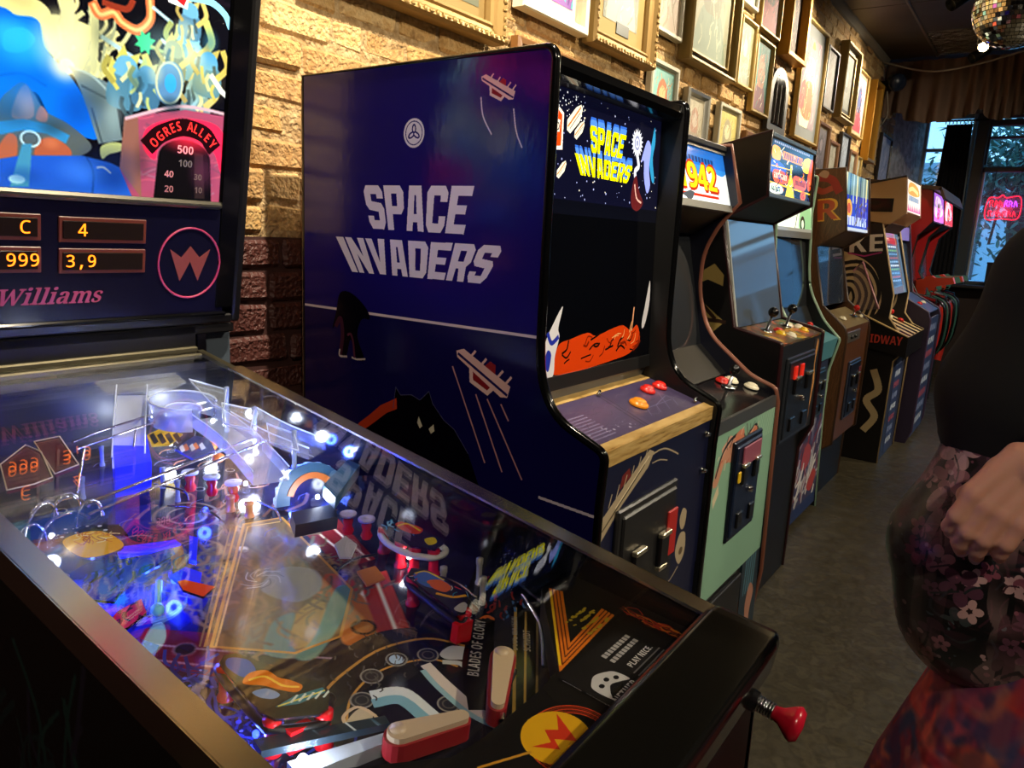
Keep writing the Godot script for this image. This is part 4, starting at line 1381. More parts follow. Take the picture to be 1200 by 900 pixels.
	plate(t, "plastic_guard", [[0.042, -0.721], [0.07, -0.702], [0.099, -0.696], [0.089, -0.725], [0.061, -0.738], [0.042, -0.738]], 0.04, m)
	plate(t, "plastic_guard", [[0.185, -0.61], [0.202, -0.612], [0.178, -0.659], [0.156, -0.665]], 0.04, m)
	plate(t, "plastic_guard", [[0.039, -0.727], [0.057, -0.744], [0.07, -0.783], [0.053, -0.802], [0.037, -0.782]], 0.036, m)
	plate(t, "plastic_guard", [[0.053, -0.645], [0.082, -0.6], [0.192, -0.601], [0.182, -0.628], [0.111, -0.645], [0.078, -0.677]], 0.036, m)
	# slingshot posts, rubbers and bulbs
	for e in [[0.1, -0.858], [0.126, -0.982], [0.085, -0.955], [0.38, -0.866], [0.371, -0.963], [0.453, -0.739], [0.441, -0.785], [0.461, -0.832], [0.445, -0.809]]:
		post(t, e, 0.0, 0.039, red, 0.0075)
	for l in [ls, rs]:
		var pts: Array = l.map(func(q): return pf(q, 0.031))
		var s := S()
		tube(s, curve(pts, 4, true), 0.0046, 7, true)
		obj(t, "rubber_ring", s, rubber)
	for e in [[0.1, -0.973], [0.356, -0.969]]:
		plate(t, "lamp_lens", [[e[0] - 0.012, e[1] - 0.004], [e[0] + 0.012, e[1] - 0.008], [e[0] + 0.012, e[1] + 0.003], [e[0] - 0.012, e[1] + 0.006]], 0.008, red, 0.026)
	var s3 := S()
	tube(s3, curve(us.map(func(q): return pf(q, 0.03)), 6, true), 0.005, 7, true)
	obj(t, "rubber_ring", s3, white)
	for e in [[0.096, -0.975], [0.439, -0.805], [0.08, -1.006]]:
		led(t, e, 0.026, wled, "e8f0ff", 0.0112, 0.0075)
	led(t, [0.085, -0.602], 0.02, bled, "2a44ff", 0.0315, 0.006)
	led(t, [0.168, -0.648], 0.02, bled, "2a44ff", 0.0189, 0.006)
	led(t, [0.075, -0.943], 0.02, bled, "4a60ff", 0.0126, 0.005)
	led(t, [0.286, -0.291], 0.03, bled, "1a30ff", 0.0567, 0.006)
	led(t, [0.401, -0.248], 0.03, wled, "dce8ff", 0.0126, 0.005)
	led(t, [0.499, -0.23], 0.05, wled, "e4eeff", 0.0315, 0.006)
	led(t, [0.415, -0.45], 0.02, wled, "e4eeff", 0.0105, 0.005)
	led(t, [0.468, -0.407], 0.05, wled, "dce8ff", 0.0315, 0.006)
	led(t, [0.479, -0.496], 0.05, bled, "4468ff", 0.0504, 0.006)
	led(t, [0.431, -0.613], 0.05, wled, "d8e4ff", 0.0140, 0.005)
	led(t, [0.5, -0.47], 0.07, bled, "3050ff", 0.0250, 0.006)
	led(t, [0.31, -0.496], 0.02, bled, "2a44ff", 0.0105, 0.005)
	led(t, [0.111, -0.446], 0.02, wled, "c8d8ff", 0.0070, 0.005)
	plate(t, "inlane_guide", [[0.062, -0.956], [0.172, -1.02], [0.168, -1.031], [0.058, -0.974]], 0.022, printed("inlane_print", inlane.tex(), 0.3), 0.008)
	plate(t, "inlane_wall", [[0.076, -0.987], [0.172, -1.026], [0.167, -1.037], [0.073, -1.009]], 0.0, mat("pale_wall", "aab4c0", 0.35), 0.016)
	# rollover discs with red stars
	var disc := mat("pale_disc", "b9c2cc", 0.3)
	var lav := mat("lavender_disc", "b8b2e0", 0.3)
	for e in [[[0.357, -0.442], disc], [[0.37, -0.481], disc], [[0.34, -0.408], disc], [[0.436, -0.678], lav], [[0.446, -0.708], lav]]:
		var s := S()
		lathe(s, [Vector2(0.0, 0.043), Vector2(0.002, 0.043), Vector2(0.002, 0.046), Vector2(0.0125, 0.046), Vector2(0.0135, 0.044), Vector2(0.0125, 0.041), Vector2(0, 0.041)], Transform3D(Basis.IDENTITY, pf(e[0], 0)), 18)
		var d := obj(t, "post_cap", s, e[1])
		s = S()
		lathe(s, [Vector2(0.007, 0.012), Vector2(0.0095, 0.018), Vector2(0.006, 0.026), Vector2(0.0085, 0.034), Vector2(0.005, 0.041)], Transform3D(Basis.IDENTITY, pf(e[0], 0)), 12)
		obj(d, "red_sleeve", s, red)
	# long wire ramp from the clear ramp to the near lane
	for e in [[[0.469, -0.418], [0.27, -0.473], [0.133, -0.509]], [[0.462, -0.444], [0.258, -0.503], [0.117, -0.542]]]:
		wire(t, "ramp_wire", e.map(func(q): return pf(q, 0.085)), 0.0022, mat("ramp_steel", "cdbfae", 0.2, 1.0))
	wire(t, "ramp_wire", [[0.133, -0.509], [0.129, -0.462], [0.09, -0.473], [0.051, -0.523], [0.025, -0.577]].map(func(q): return pf(q, 0.08)), 0.0024, chrome)
	wire(t, "ramp_wire", [[0.117, -0.542], [0.109, -0.514], [0.077, -0.526], [0.041, -0.577], [0.017, -0.629]].map(func(q): return pf(q, 0.08)), 0.0024, chrome)
	for e in [[0.125, -0.526], [0.113, -0.491], [0.08, -0.5], [0.044, -0.551]]:
		var s := S()
		var c := pf(e, 0.072)
		var pts := []
		for k in 9:
			pts.append(c + Vector3(0.006 * cos(PI * k / 8), 0.028 * sin(PI * k / 8) - 0.004, 0.02 * cos(PI * k / 8)))
		tube(s, pts, 0.002, 6)
		obj(t, "ramp_hoop", s, chrome)
	for e in [[[0.507, -0.236], [0.383, -0.256], [0.26, -0.293], [0.202, -0.319]], [[0.498, -0.267], [0.37, -0.292], [0.256, -0.327], [0.194, -0.348]]]:
		wire(t, "ramp_wire", e.map(func(q): return pf(q, 0.095)), 0.002, mats["ramp_steel"])
	for e in [[0.454, -0.253], [0.318, -0.29], [0.216, -0.328]]:
		var s := S()
		rod(s, pf(e, 0.09), pf([e[0] - 0.03, e[1] - 0.03], 0.03), 0.002, 6)
		obj(t, "ramp_bracket", s, chrome)
	# clear ramps: bottom, two walls, and a loop
	ramp(t, [[0.281, -0.33], [0.316, -0.273], [0.348, -0.225]], [0.04, 0.08, 0.122], 0.024, pane("milky_sheet", "dfeaf4", 0.5, 0.2))
	ramp(t, [[0.423, -0.31], [0.419, -0.428], [0.393, -0.548]], [0.09, 0.075, 0.06], 0.03, frost)
	ramp(t, [[0.465, -0.375], [0.472, -0.461], [0.496, -0.536]], [0.1, 0.09, 0.08], 0.026, clear)
	var lc := Vector2(0.4, -0.295)
	for w in [[0.055, 0.085, 0.125], [0.03, 0.085, 0.11]]:
		var s := S()
		for k in 28:
			var a0 := -0.6 + TAU * 0.8 * k / 28
			var a1 := -0.6 + TAU * 0.8 * (k + 1) / 28
			var q0: Vector2 = lc + Vector2(cos(a0), sin(a0)) * w[0]
			var q1: Vector2 = lc + Vector2(cos(a1), sin(a1)) * w[0]
			quad(s, pf([q0.x, q0.y], w[2]), pf([q1.x, q1.y], w[2]), pf([q1.x, q1.y], w[1]), pf([q0.x, q0.y], w[1]), 1)
		obj(t, "ramp_loop", s, frost)
		s = S()
		var rim := []
		for k in 29:
			var a0 := -0.6 + TAU * 0.8 * k / 28
			rim.append(pf([lc.x + cos(a0) * w[0], lc.y + sin(a0) * w[0]], w[2]))
		tube(s, rim, 0.0018, 5)
		obj(t, "ramp_rim", s, mat("ramp_rim", "d8e4ee", 0.15))
	# upper clear shelf and flag shaped guards
	plate(t, "clear_shelf", [[0.321, -0.146], [0.468, -0.157], [0.453, -0.22], [0.407, -0.245], [0.304, -0.224]], 0.128, clear)
	for l in [[[0.481, -0.183], [0.503, -0.271], [0.432, -0.367], [0.431, -0.338]], [[0.45, -0.335], [0.475, -0.394], [0.41, -0.473], [0.391, -0.427]], [[0.449, -0.463], [0.456, -0.526], [0.413, -0.59], [0.4, -0.537]]]:
		plate(t, "clear_guard", l, 0.118, clear, 0.004)
		var s := S()
		tube(s, l.map(func(q): return pf(q, 0.123)), 0.0013, 5, true)
		obj(t, "guard_edge", s, mats["ramp_rim"])
		post(t, l[1], 0.04, 0.128, mat("clear_post", "8a98aa", 0.2), 0.0036)
	var bt := mat("blue_translucent", "1420d8", 0.25, 0.0, {"emission_enabled": true, "emission": col("0c14e8"), "emission_energy_multiplier": 0.8})
	for l in [[[0.144, -0.554], [0.21, -0.581], [0.209, -0.596], [0.137, -0.575]], [[0.158, -0.652], [0.18, -0.648], [0.188, -0.677], [0.161, -0.712], [0.156, -0.687]], [[0.065, -0.618], [0.081, -0.622], [0.085, -0.665], [0.071, -0.662]], [[0.23, -0.582], [0.236, -0.593], [0.199, -0.648], [0.195, -0.638]]]:
		plate(t, "blue_lens", l, 0.03, bt, 0.006)
	# blue translucent box, dark mechanisms at the back
	plate(t, "blue_lightbox", [[0.293, -0.251], [0.349, -0.258], [0.294, -0.371], [0.239, -0.366]], 0.012, bt, 0.05)
	var dish := S()
	lathe(dish, [Vector2(0.0, 0.02), Vector2(0.035, 0.022), Vector2(0.05, 0.034), Vector2(0.055, 0.036), Vector2(0.056, 0.02), Vector2(0.05, 0.0)], Transform3D(Basis.IDENTITY, pf([0.301, -0.077], 0.0)), 28)
	obj(t, "ball_saucer", dish, mat("saucer_dark", "16171f", 0.2))
	for l in [[[0.13, -0.243], [0.19, -0.183], [0.196, -0.223], [0.166, -0.329], [0.136, -0.339], [0.101, -0.339]], [[0.206, -0.175], [0.247, -0.172], [0.216, -0.303], [0.174, -0.319]]]:
		plate(t, "maroon_plastic", l, 0.045, mat("maroon_plastic", "4a101c", 0.2), 0.004)
		var s := S()
		tube(s, l.map(func(q): return pf(q, 0.051)), 0.0011, 5, true)
		obj(t, "plastic_edge", s, mat("cream_edge", "c8b89c", 0.4))
	plate(t, "ramp_flap", [[0.348, -0.025], [0.395, -0.014], [0.366, -0.095], [0.322, -0.105]], 0.05, mat("grey_flap", "7c848c", 0.25, 0.6), 0.002)
	for q in [[0.225, -0.064], [0.287, 0.01], [0.345, -0.094], [0.296, -0.211], [0.213, -0.317], [0.326, -0.35], [0.317, -0.409]]:
		post(t, q, 0.0, 0.036, mat("grey_post", "6c7888", 0.25), 0.0034)
	for l in [[[0.289, -0.389], [0.31, -0.437], [0.297, -0.475]], [[0.264, -0.47], [0.298, -0.514], [0.296, -0.565]], [[0.375, -0.534], [0.378, -0.576], [0.36, -0.615]]]:
		wire(t, "lane_wire", l.map(func(q): return pf(q, 0.03)), 0.0018, chrome)
	plate(t, "flag_plastic", [[0.359, -0.244], [0.391, -0.228], [0.413, -0.268], [0.37, -0.302], [0.341, -0.293]], 0.05, mat("black_yellow", "d8b018", 0.3), 0.003)
	for k in 4:
		plate(t, "flag_stripe", [[0.361, -0.25], [0.373, -0.243], [0.358, -0.284], [0.347, -0.291]].map(func(q): return [q[0] + k * 0.011, q[1] - k * 0.006]), 0.0535, mats["black_rubber"], 0.001)
	plate(t, "scroll_plastic", [[0.363, -0.326], [0.425, -0.287], [0.437, -0.315], [0.412, -0.369], [0.362, -0.382]], 0.05, mat("scroll_navy", "2a3068", 0.3), 0.003)
	for k in 5:
		plate(t, "scroll_mark", [[0.371, -0.327], [0.382, -0.319], [0.373, -0.343], [0.362, -0.349]].map(func(q): return [q[0] + k * 0.008, q[1] - k * 0.002 + 0.004 * (k % 2)]), 0.0535, [mat("scroll_white", "dfe2ea", 0.4), mat("scroll_orange", "d0702c", 0.4)][k % 2], 0.001)
	plate(t, "skull_plastic", [[0.357, -0.736], [0.386, -0.727], [0.381, -0.756], [0.35, -0.778], [0.338, -0.768]], 0.04, mat("bone_plastic", "b8b8ae", 0.4), 0.003)
	plate(t, "orange_plastic", [[0.367, -0.771], [0.397, -0.777], [0.384, -0.81], [0.352, -0.807]], 0.01, mat("orange_plate", "c0742c", 0.35), 0.003)
	wire(t, "lane_wire", [[0.328, -0.774], [0.366, -0.767], [0.397, -0.777]].map(func(q): return pf(q, 0.03)), 0.002, mat("dark_wire", "2c2c30", 0.3, 0.6))
	plate(t, "drop_target", [[0.288, 0.031], [0.331, 0.022], [0.296, -0.069], [0.255, -0.058]], 0.07, mat("copper_coil", "8a4a2c", 0.4), 0.03)
	plate(t, "drop_target", [[0.337, -0.013], [0.379, -0.003], [0.352, -0.065], [0.316, -0.069]], 0.08, mat("target_blue", "2c3c9c", 0.3), 0.02)
	# gate arch near the far wall
	var g := S()
	var ring := PackedVector2Array()
	for k in 17:
		ring.append(Vector2(0.062 * cos(PI * k / 16), 0.066 * sin(PI * k / 16)))
	for k in 17:
		ring.append(Vector2(0.04 * cos(PI - PI * k / 16), 0.044 * sin(PI - PI * k / 16)))
	var gx := Transform3D(Basis(Vector3(0.35, 0, -0.937), Vector3(-0.25, 0.968, -0.0), Vector3(0.9, 0.2, 0.35)).orthonormalized(), Vector3(0.545, 0.94, -0.205))
	prism(g, ring, gx, 0.012)
	var go := obj(t, "castle_arch", g, mat("castle_blue", "35607e", 0.4))
	for k in 11:
		var a0 := PI * (k + 0.5) / 11
		obj(go, "stone", one_box(Vector3(0.056 * cos(a0), 0.06 * sin(a0), 0.0), Vector3(0.011, 0.013, 0.02), 0.002, gx * Transform3D(Basis(Vector3.BACK, 0), Vector3.ZERO)), mat("castle_stone", "6a98ba", 0.4))
	g = S()
	ring = PackedVector2Array()
	for k in 13:
		ring.append(Vector2(0.046 * cos(0.3 + 2.5 * k / 12), 0.05 * sin(0.3 + 2.5 * k / 12)))
	for k in 13:
		ring.append(Vector2(0.036 * cos(2.8 - 2.5 * k / 12), 0.04 * sin(2.8 - 2.5 * k / 12)))
	prism(g, ring, gx, 0.015)
	obj(go, "orange_band", g, mat("arch_orange", "c8702a", 0.4))
	plate(t, "castle_wall", [[0.438, -0.617], [0.599, -0.527], [0.563, -0.576], [0.421, -0.664]], 0.05, mats["castle_blue"], 0.02)
	plate(t, "dark_canopy", [[0.364, -0.63], [0.434, -0.646], [0.409, -0.683], [0.343, -0.667]], 0.03, mat("canopy_navy", "101428", 0.3), 0.02)
	# small figure and helmets at mid field
	var fg := S()
	var fb := pf([0.124, -0.685], 0.0)
	ball(fg, fb + Vector3(0, 0.014, 0), 0.008, Vector3(1.2, 1, 1), 10)
	rod(fg, fb + Vector3(0, 0.012, 0), fb + Vector3(-0.03, 0.034, -0.02), 0.004)
	obj(t, "teal_lever", fg, mat("teal_plastic", "6cc4d0", 0.3))
	fg = S()
	for q in [[0.431, -0.329], [0.409, -0.382]]:
		ball(fg, pf(q, 0.045), 0.011, Vector3(1, 0.8, 1), 10)
	obj(t, "orange_cap", fg, mat("orange_plastic", "d8701a", 0.3))
	for q in [[0.36, -0.487], [0.37, -0.522]]:
		post(t, q, 0.0, 0.026, mat("amber_post", "b86a3c", 0.3), 0.006)
	# lane wires on the far side
	wire(t, "lane_wire", [[0.41, -0.952], [0.419, -0.918], [0.417, -0.892], [0.411, -0.882]].map(func(q): return pf(q, 0.035)), 0.002, chrome)
	wire(t, "lane_wire", [[0.36, -1.091], [0.43, -1.04], [0.472, -0.984]].map(func(q): return pf(q, 0.03)), 0.0025, chrome)
	wire(t, "lane_wire", [[0.257, -1.107], [0.292, -1.086], [0.336, -1.068]].map(func(q): return pf(q, 0.025)), 0.003, chrome)
	for q in [[0.491, -0.894], [0.453, -0.93], [0.432, -0.876]]:
		post(t, q, 0.0, 0.04, mat("pale_post", "a8a494", 0.3), 0.0042)


# a trough through points (with heights), half width w
func ramp(t: Node, pts: Array, hs: Array, w: float, m: Material) -> void:
	var c := []
	for k in pts.size():
		c.append(pf(pts[k], hs[k]))
	var l := curve(c, 8)
	var s := S()
	var fr := frames_along(l, false)
	for i in l.size() - 1:
		var a := l[i]
		var b := l[i + 1]
		var sa: Vector3 = fr[i][0] * w
		var sb: Vector3 = fr[i + 1][0] * w
		var up := Vector3(0, w * 0.8, 0)
		quad(s, a - sa, b - sb, b + sb, a + sa, 1)
		quad(s, a - sa + up, b - sb + up, b - sb, a - sa, 2)
		quad(s, a + sa, b + sb, b + sb + up, a + sa + up, 3)
	obj(t, "clear_ramp", s, m)
	s = S()
	for sg in [-1.0, 1.0]:
		var e := []
		for i in l.size():
			e.append(l[i] + fr[i][0] * w * sg + Vector3(0, w * 0.8, 0))
		tube(s, e, 0.0013, 5)
	obj(t, "ramp_rim", s, mat("ramp_rim", "d8e4ee", 0.15))


func build_backbox(t: Node) -> void:
	var black := mats["cabinet_black"] as Material
	var gloss := mats["black_gloss"] as Material
	# neck under the box
	var nk := obj(t, "backbox_neck", one_box(Vector3(0.02, 1.178, 0), Vector3(0.19, 0.02, 0.72), 0.003), black)
	obj(nk, "neck_front", one_box(Vector3(0.112, 1.155, 0), Vector3(0.006, 0.06, 0.54)), black)
	for sz in [-1, 1]:
		obj(nk, "neck_stripe", one_box(Vector3(0.08, 1.09, sz * 0.3), Vector3(0.012, 0.16, 0.022), 0.002), mat("neck_red", "4a1a20", 0.5))
		obj(nk, "neck_cheek", one_box(Vector3(0.08, 1.09, sz * 0.34), Vector3(0.012, 0.16, 0.058), 0.002), mat("neck_slate", "39434f", 0.5))
	var b := Node3D.new()
	b.name = "backbox"
	t.add_child(b)
	b.transform = Transform3D(Basis(Vector3(0.989, -0.1474, 0), Vector3(0.1474, 0.989, 0), Vector3.BACK), Vector3(0.121, 1.19, 0))
	var top := 0.84
	for sz in [-1, 1]:
		obj(b, "side", one_box(Vector3(-0.1, top / 2, sz * 0.361), Vector3(0.2, top, 0.018), 0.004), black)
	obj(b, "back", one_box(Vector3(-0.19, top / 2, 0), Vector3(0.015, top, 0.7)), black)
	obj(b, "top", one_box(Vector3(-0.1, top - 0.009, 0), Vector3(0.2, 0.018, 0.7), 0.003), black)
	obj(b, "bottom", one_box(Vector3(-0.1, 0.009, 0), Vector3(0.2, 0.018, 0.7), 0.003), black)
	# frame round the glass
	for sz in [-1, 1]:
		obj(b, "trim", one_box(Vector3(-0.006, 0.43, sz * 0.33), Vector3(0.012, 0.8, 0.045), 0.004), gloss)
	obj(b, "trim", one_box(Vector3(-0.006, top - 0.03, 0), Vector3(0.012, 0.04, 0.7), 0.004), gloss)
	obj(b, "ledge", one_box(Vector3(-0.004, 0.238, 0), Vector3(0.022, 0.014, 0.62), 0.005), mat("ledge_metal", "6d6a60", 0.25, 0.8))
	# translucent picture
	var p := Paint.new(1024, 960, -0.31, 0.24, 0.31, 0.815, col("0a0a10"))
	rng.seed = 41
	# castle stones behind
	p.strokes(40, -0.3, 0.56, 0.3, 0.8, 0.12, 0.01, [col("1a1420"), col("120e18")], rng, 0.3, 1.0)
	# title band at the head of the glass
	p.smooth([[-0.27, 0.62], [-0.2, 0.72], [0.0, 0.75], [0.2, 0.72], [0.27, 0.63], [0.15, 0.6], [0.0, 0.64], [-0.15, 0.6]], col("8a0a3c"))
	p.smooth([[-0.2, 0.62], [-0.18, 0.69], [-0.08, 0.7], [-0.06, 0.63]], col("e81878"))
	p.smooth([[0.05, 0.62], [0.06, 0.69], [0.14, 0.69], [0.15, 0.61]], col("e81878"))
	p.smooth([[0.2, 0.66], [0.22, 0.69], [0.26, 0.66], [0.25, 0.61], [0.22, 0.61]], col("a8e8ff"))
	# pale yellow smoke and figure
	p.smooth([[-0.071, 0.517], [-0.026, 0.528], [0, 0.513], [-0.012, 0.484], [-0.072, 0.487]], col("d8d890"))
	p.smooth([[-0.017, 0.485], [-0.002, 0.51], [0.042, 0.511], [0.072, 0.5], [0.07, 0.464], [0.087, 0.438], [0.055, 0.427], [0.047, 0.415], [0.023, 0.439], [-0.005, 0.458]], col("d3d38c"))
	p.strokes(30, 0.0, 0.43, 0.09, 0.52, 0.05, 0.008, [col("e4e0a0"), col("b4b884"), col("9aa480"), col("dcd690")], rng, 1.2, 0.5)
	p.smooth([[0.01, 0.538], [0.033, 0.543], [0.035, 0.507], [0.026, 0.444], [0.015, 0.45], [0.018, 0.503]], col("c2c48e"))
	p.smooth([[0.056, 0.539], [0.072, 0.526], [0.071, 0.448], [0.06, 0.443], [0.059, 0.513]], col("b4b884"))
	p.oval(0.024, 0.44, 0.012, 0.012, col("fffbe0"))  # hot spot of a bulb behind the glass, painted
	# deep blue cloak
	p.smooth([[-0.072, 0.488], [-0.044, 0.498], [-0.017, 0.497], [-0.007, 0.46], [0.028, 0.427], [0.05, 0.397], [0.075, 0.337], [0.031, 0.341], [-0.002, 0.363], [-0.022, 0.393], [-0.051, 0.38], [-0.074, 0.364]], col("0a62d8"))
	p.smooth([[-0.24, 0.3], [-0.2, 0.42], [-0.12, 0.49], [-0.05, 0.497], [-0.05, 0.4], [-0.09, 0.36], [-0.14, 0.36], [-0.2, 0.3]], col("0a62d8"))
	p.smooth([[-0.063, 0.472], [-0.038, 0.483], [-0.022, 0.47], [-0.038, 0.449], [-0.064, 0.446]], col("1c98f4"))
	p.bend([[-0.073, 0.408], [-0.039, 0.417], [-0.007, 0.405]], 0.004, col("0648a4"))
	# shoulder and belt
	p.smooth([[-0.074, 0.364], [-0.055, 0.394], [-0.039, 0.405], [-0.025, 0.392], [-0.007, 0.367], [0.029, 0.351], [0.064, 0.32], [0.021, 0.296], [-0.076, 0.286]], col("4a5658"))
	p.smooth([[-0.056, 0.352], [-0.044, 0.394], [-0.032, 0.399], [-0.025, 0.357]], col("b0745c"))
	p.smooth([[-0.022, 0.354], [-0.015, 0.374], [-0.005, 0.365], [-0.007, 0.351]], col("b0684c"))
	p.smooth([[-0.075, 0.304], [-0.061, 0.326], [-0.049, 0.32], [-0.052, 0.289], [-0.076, 0.286]], col("a05a40"))
	p.smooth([[-0.023, 0.295], [-0.015, 0.322], [0.008, 0.327], [0.031, 0.311], [0.024, 0.294]], col("9c5238"))
	p.poly([[-0.075, 0.342], [-0.039, 0.351], [-0.002, 0.347], [0.029, 0.335], [0.023, 0.321], [-0.007, 0.333], [-0.04, 0.334], [-0.075, 0.322]], col("2c7cb4"))
	p.ring(-0.03, 0.322, 0.015, 0.013, 0.003, col("b8e0e8"))
	p.poly([[-0.076, 0.286], [-0.045, 0.295], [0.05, 0.305], [0.096, 0.298], [0.138, 0.282], [0.174, 0.243], [-0.077, 0.227]], col("1c50b8"))
	p.bend([[0.056, 0.303], [0.067, 0.279], [0.065, 0.236]], 0.003, col("123a84"))
	p.poly([[-0.042, 0.313], [-0.028, 0.315], [-0.03, 0.278], [-0.033, 0.248], [-0.06, 0.246], [-0.052, 0.276]], col("3a84a8"))
	p.oval(-0.05, 0.258, 0.012, 0.007, col("9ad4dc"))
	p.bend([[0.073, 0.288], [0.084, 0.289], [0.096, 0.281]], 0.003, col("cfd8d0"))
	# left tower
	p.poly([[0.028, 0.442], [0.054, 0.437], [0.093, 0.426], [0.102, 0.4], [0.115, 0.338], [0.075, 0.327], [0.05, 0.397]], col("5c7278"))
	p.bend([[0.028, 0.44], [0.063, 0.433], [0.099, 0.405]], 0.004, col("88a4a8"))
	p.line([[0.047, 0.415], [0.102, 0.397]], 0.003, col("37464c"))
	p.line([[0.063, 0.383], [0.081, 0.328]], 0.003, col("37464c"))
	p.smooth([[0.078, 0.322], [0.095, 0.332], [0.115, 0.332], [0.113, 0.32], [0.093, 0.312], [0.081, 0.303]], col("9aa86a"))
	# curling flame
	p.bend([[0.064, 0.541], [0.075, 0.529], [0.096, 0.537], [0.111, 0.525], [0.137, 0.52], [0.157, 0.541], [0.156, 0.57]], 0.016, col("d0683c"))
	p.bend([[0.064, 0.541], [0.075, 0.529], [0.096, 0.537], [0.111, 0.525], [0.137, 0.52], [0.157, 0.541], [0.156, 0.57]], 0.006, col("ffb070"))
	p.bend([[0.08, 0.548], [0.116, 0.547], [0.127, 0.562]], 0.01, col("7a2c1c"))
	# weapons
	p.line([[0.078, 0.496], [0.12, 0.479], [0.144, 0.471]], 0.007, col("9cc8d8"))
	p.line([[0.162, 0.561], [0.196, 0.545]], 0.006, col("9cc8d8"))
	p.line([[0.179, 0.513], [0.245, 0.485]], 0.007, col("b4d4dc"))
	var mace := PackedVector2Array()
	for k in 16:
		mace.append(Vector2(0.15, 0.503) + Vector2(cos(TAU * k / 16), sin(TAU * k / 16)) * (0.02 if k % 2 else 0.012))
	p.poly(mace, col("28c874"))
	p.line([[0.161, 0.499], [0.196, 0.492]], 0.006, col("8aa45c"))
	# crowd of armoured fighters: plain plates and limbs
	for f in [[[0.118, 0.449], 1.0, "b8b458", "5a9cc0"], [[0.154, 0.445], 0.8, "9cb070", "4a86b0"], [[0.226, 0.524], 1.1, "a8b864", "6ab0d4"], [[0.248, 0.438], 0.95, "b4a868", "7aa8b8"], [[0.2, 0.496], 0.8, "c0b05c", "88906c"], [[0.269, 0.489], 0.9, "b0a050", "4a90c0"], [[0.23, 0.567], 0.7, "b8a860", "5a98c4"]]:
		var c := Vector2(f[0][0], f[0][1])
		var k: float = f[1] * 0.036
		p.smooth([c + Vector2(-0.8, -1.5) * k, c + Vector2(-0.7, -0.2) * k, c + Vector2(0, 0.2) * k, c + Vector2(0.8, -0.3) * k, c + Vector2(0.7, -1.6) * k], col(f[3]).darkened(0.25))
		p.poly([c + Vector2(-0.5, 0.5) * k, c + Vector2(-0.1, 1.25) * k, c + Vector2(0.1, 0.7) * k, c + Vector2(0.7, 1.0) * k, c + Vector2(0.5, 0.3) * k], col(f[2]))
		p.smooth([c + Vector2(-0.55, -0.1) * k, c + Vector2(-0.4, 0.55) * k, c + Vector2(0.1, 0.75) * k, c + Vector2(0.55, 0.4) * k, c + Vector2(0.5, -0.2) * k], col(f[3]))
		for q in 6:
			var u := c + Vector2(rng.randf_range(-0.7, 0.5), rng.randf_range(-1.2, 0.5)) * k
			p.bend([u, u + Vector2(rng.randf_range(-0.15, 0.15), -0.35) * k, u + Vector2(rng.randf_range(-0.3, 0.3), -0.8) * k], 0.2 * k, col([f[2], "2c4450", f[3], "c8cc98"][q % 4]))
		p.bend([c + Vector2(0.6, -0.6) * k, c + Vector2(1.2, 0.1) * k, c + Vector2(0.9, 0.9) * k], 0.36 * k, col(f[2]))
		p.bend([c + Vector2(-0.6, -0.5) * k, c + Vector2(-1.0, 0.0) * k, c + Vector2(-0.8, 0.5) * k], 0.26 * k, col(f[2]).darkened(0.2))
	p.oval(0.196, 0.446, 0.027, 0.037, col("4a78a4"), -0.2)
	p.ring(0.196, 0.446, 0.026, 0.036, 0.004, col("a8b8a0"))
	p.oval(0.198, 0.446, 0.011, 0.016, col("2c90d8"))
	p.line([[0.277, 0.473], [0.299, 0.45], [0.315, 0.44]], 0.01, col("d8e4e0"))
	# right tower and its arch, with a red glow painted round it
	p.poly([[0.117, 0.375], [0.141, 0.384], [0.229, 0.406], [0.321, 0.407], [0.335, 0.246], [0.139, 0.234], [0.111, 0.291]], col("8d3f5c"))
	p.strokes(50, 0.12, 0.25, 0.3, 0.39, 0.05, 0.004, [col("a84a64"), col("744058"), col("8a5a70")], rng, 0.1, 0.2)
	p.poly([[0.117, 0.375], [0.141, 0.381], [0.152, 0.241], [0.111, 0.291]], col("7a5248"))
	p.smooth([[0.16, 0.366], [0.22, 0.389], [0.297, 0.385], [0.323, 0.328], [0.31, 0.297], [0.285, 0.343], [0.221, 0.363], [0.183, 0.34], [0.174, 0.312], [0.152, 0.33]], col("f0244c"))
	p.bend([[0.12, 0.375], [0.219, 0.41], [0.317, 0.41]], 0.006, col("b89aa8"))
	var arch := []
	for k in 13:
		var a0 := PI * k / 12
		arch.append([0.232 - 0.052 * cos(a0), 0.318 + 0.035 * sin(a0)])
	p.poly([[0.174, 0.243]] + arch + [[0.29, 0.243]], col("0b090c"))
	p.poly([[0.25, 0.333], [0.268, 0.331], [0.276, 0.249], [0.255, 0.248]], col("231a1c"))
	p.bend([[0.164, 0.338], [0.185, 0.358], [0.226, 0.374], [0.266, 0.368], [0.286, 0.349]], 0.03, col("1a060a"))
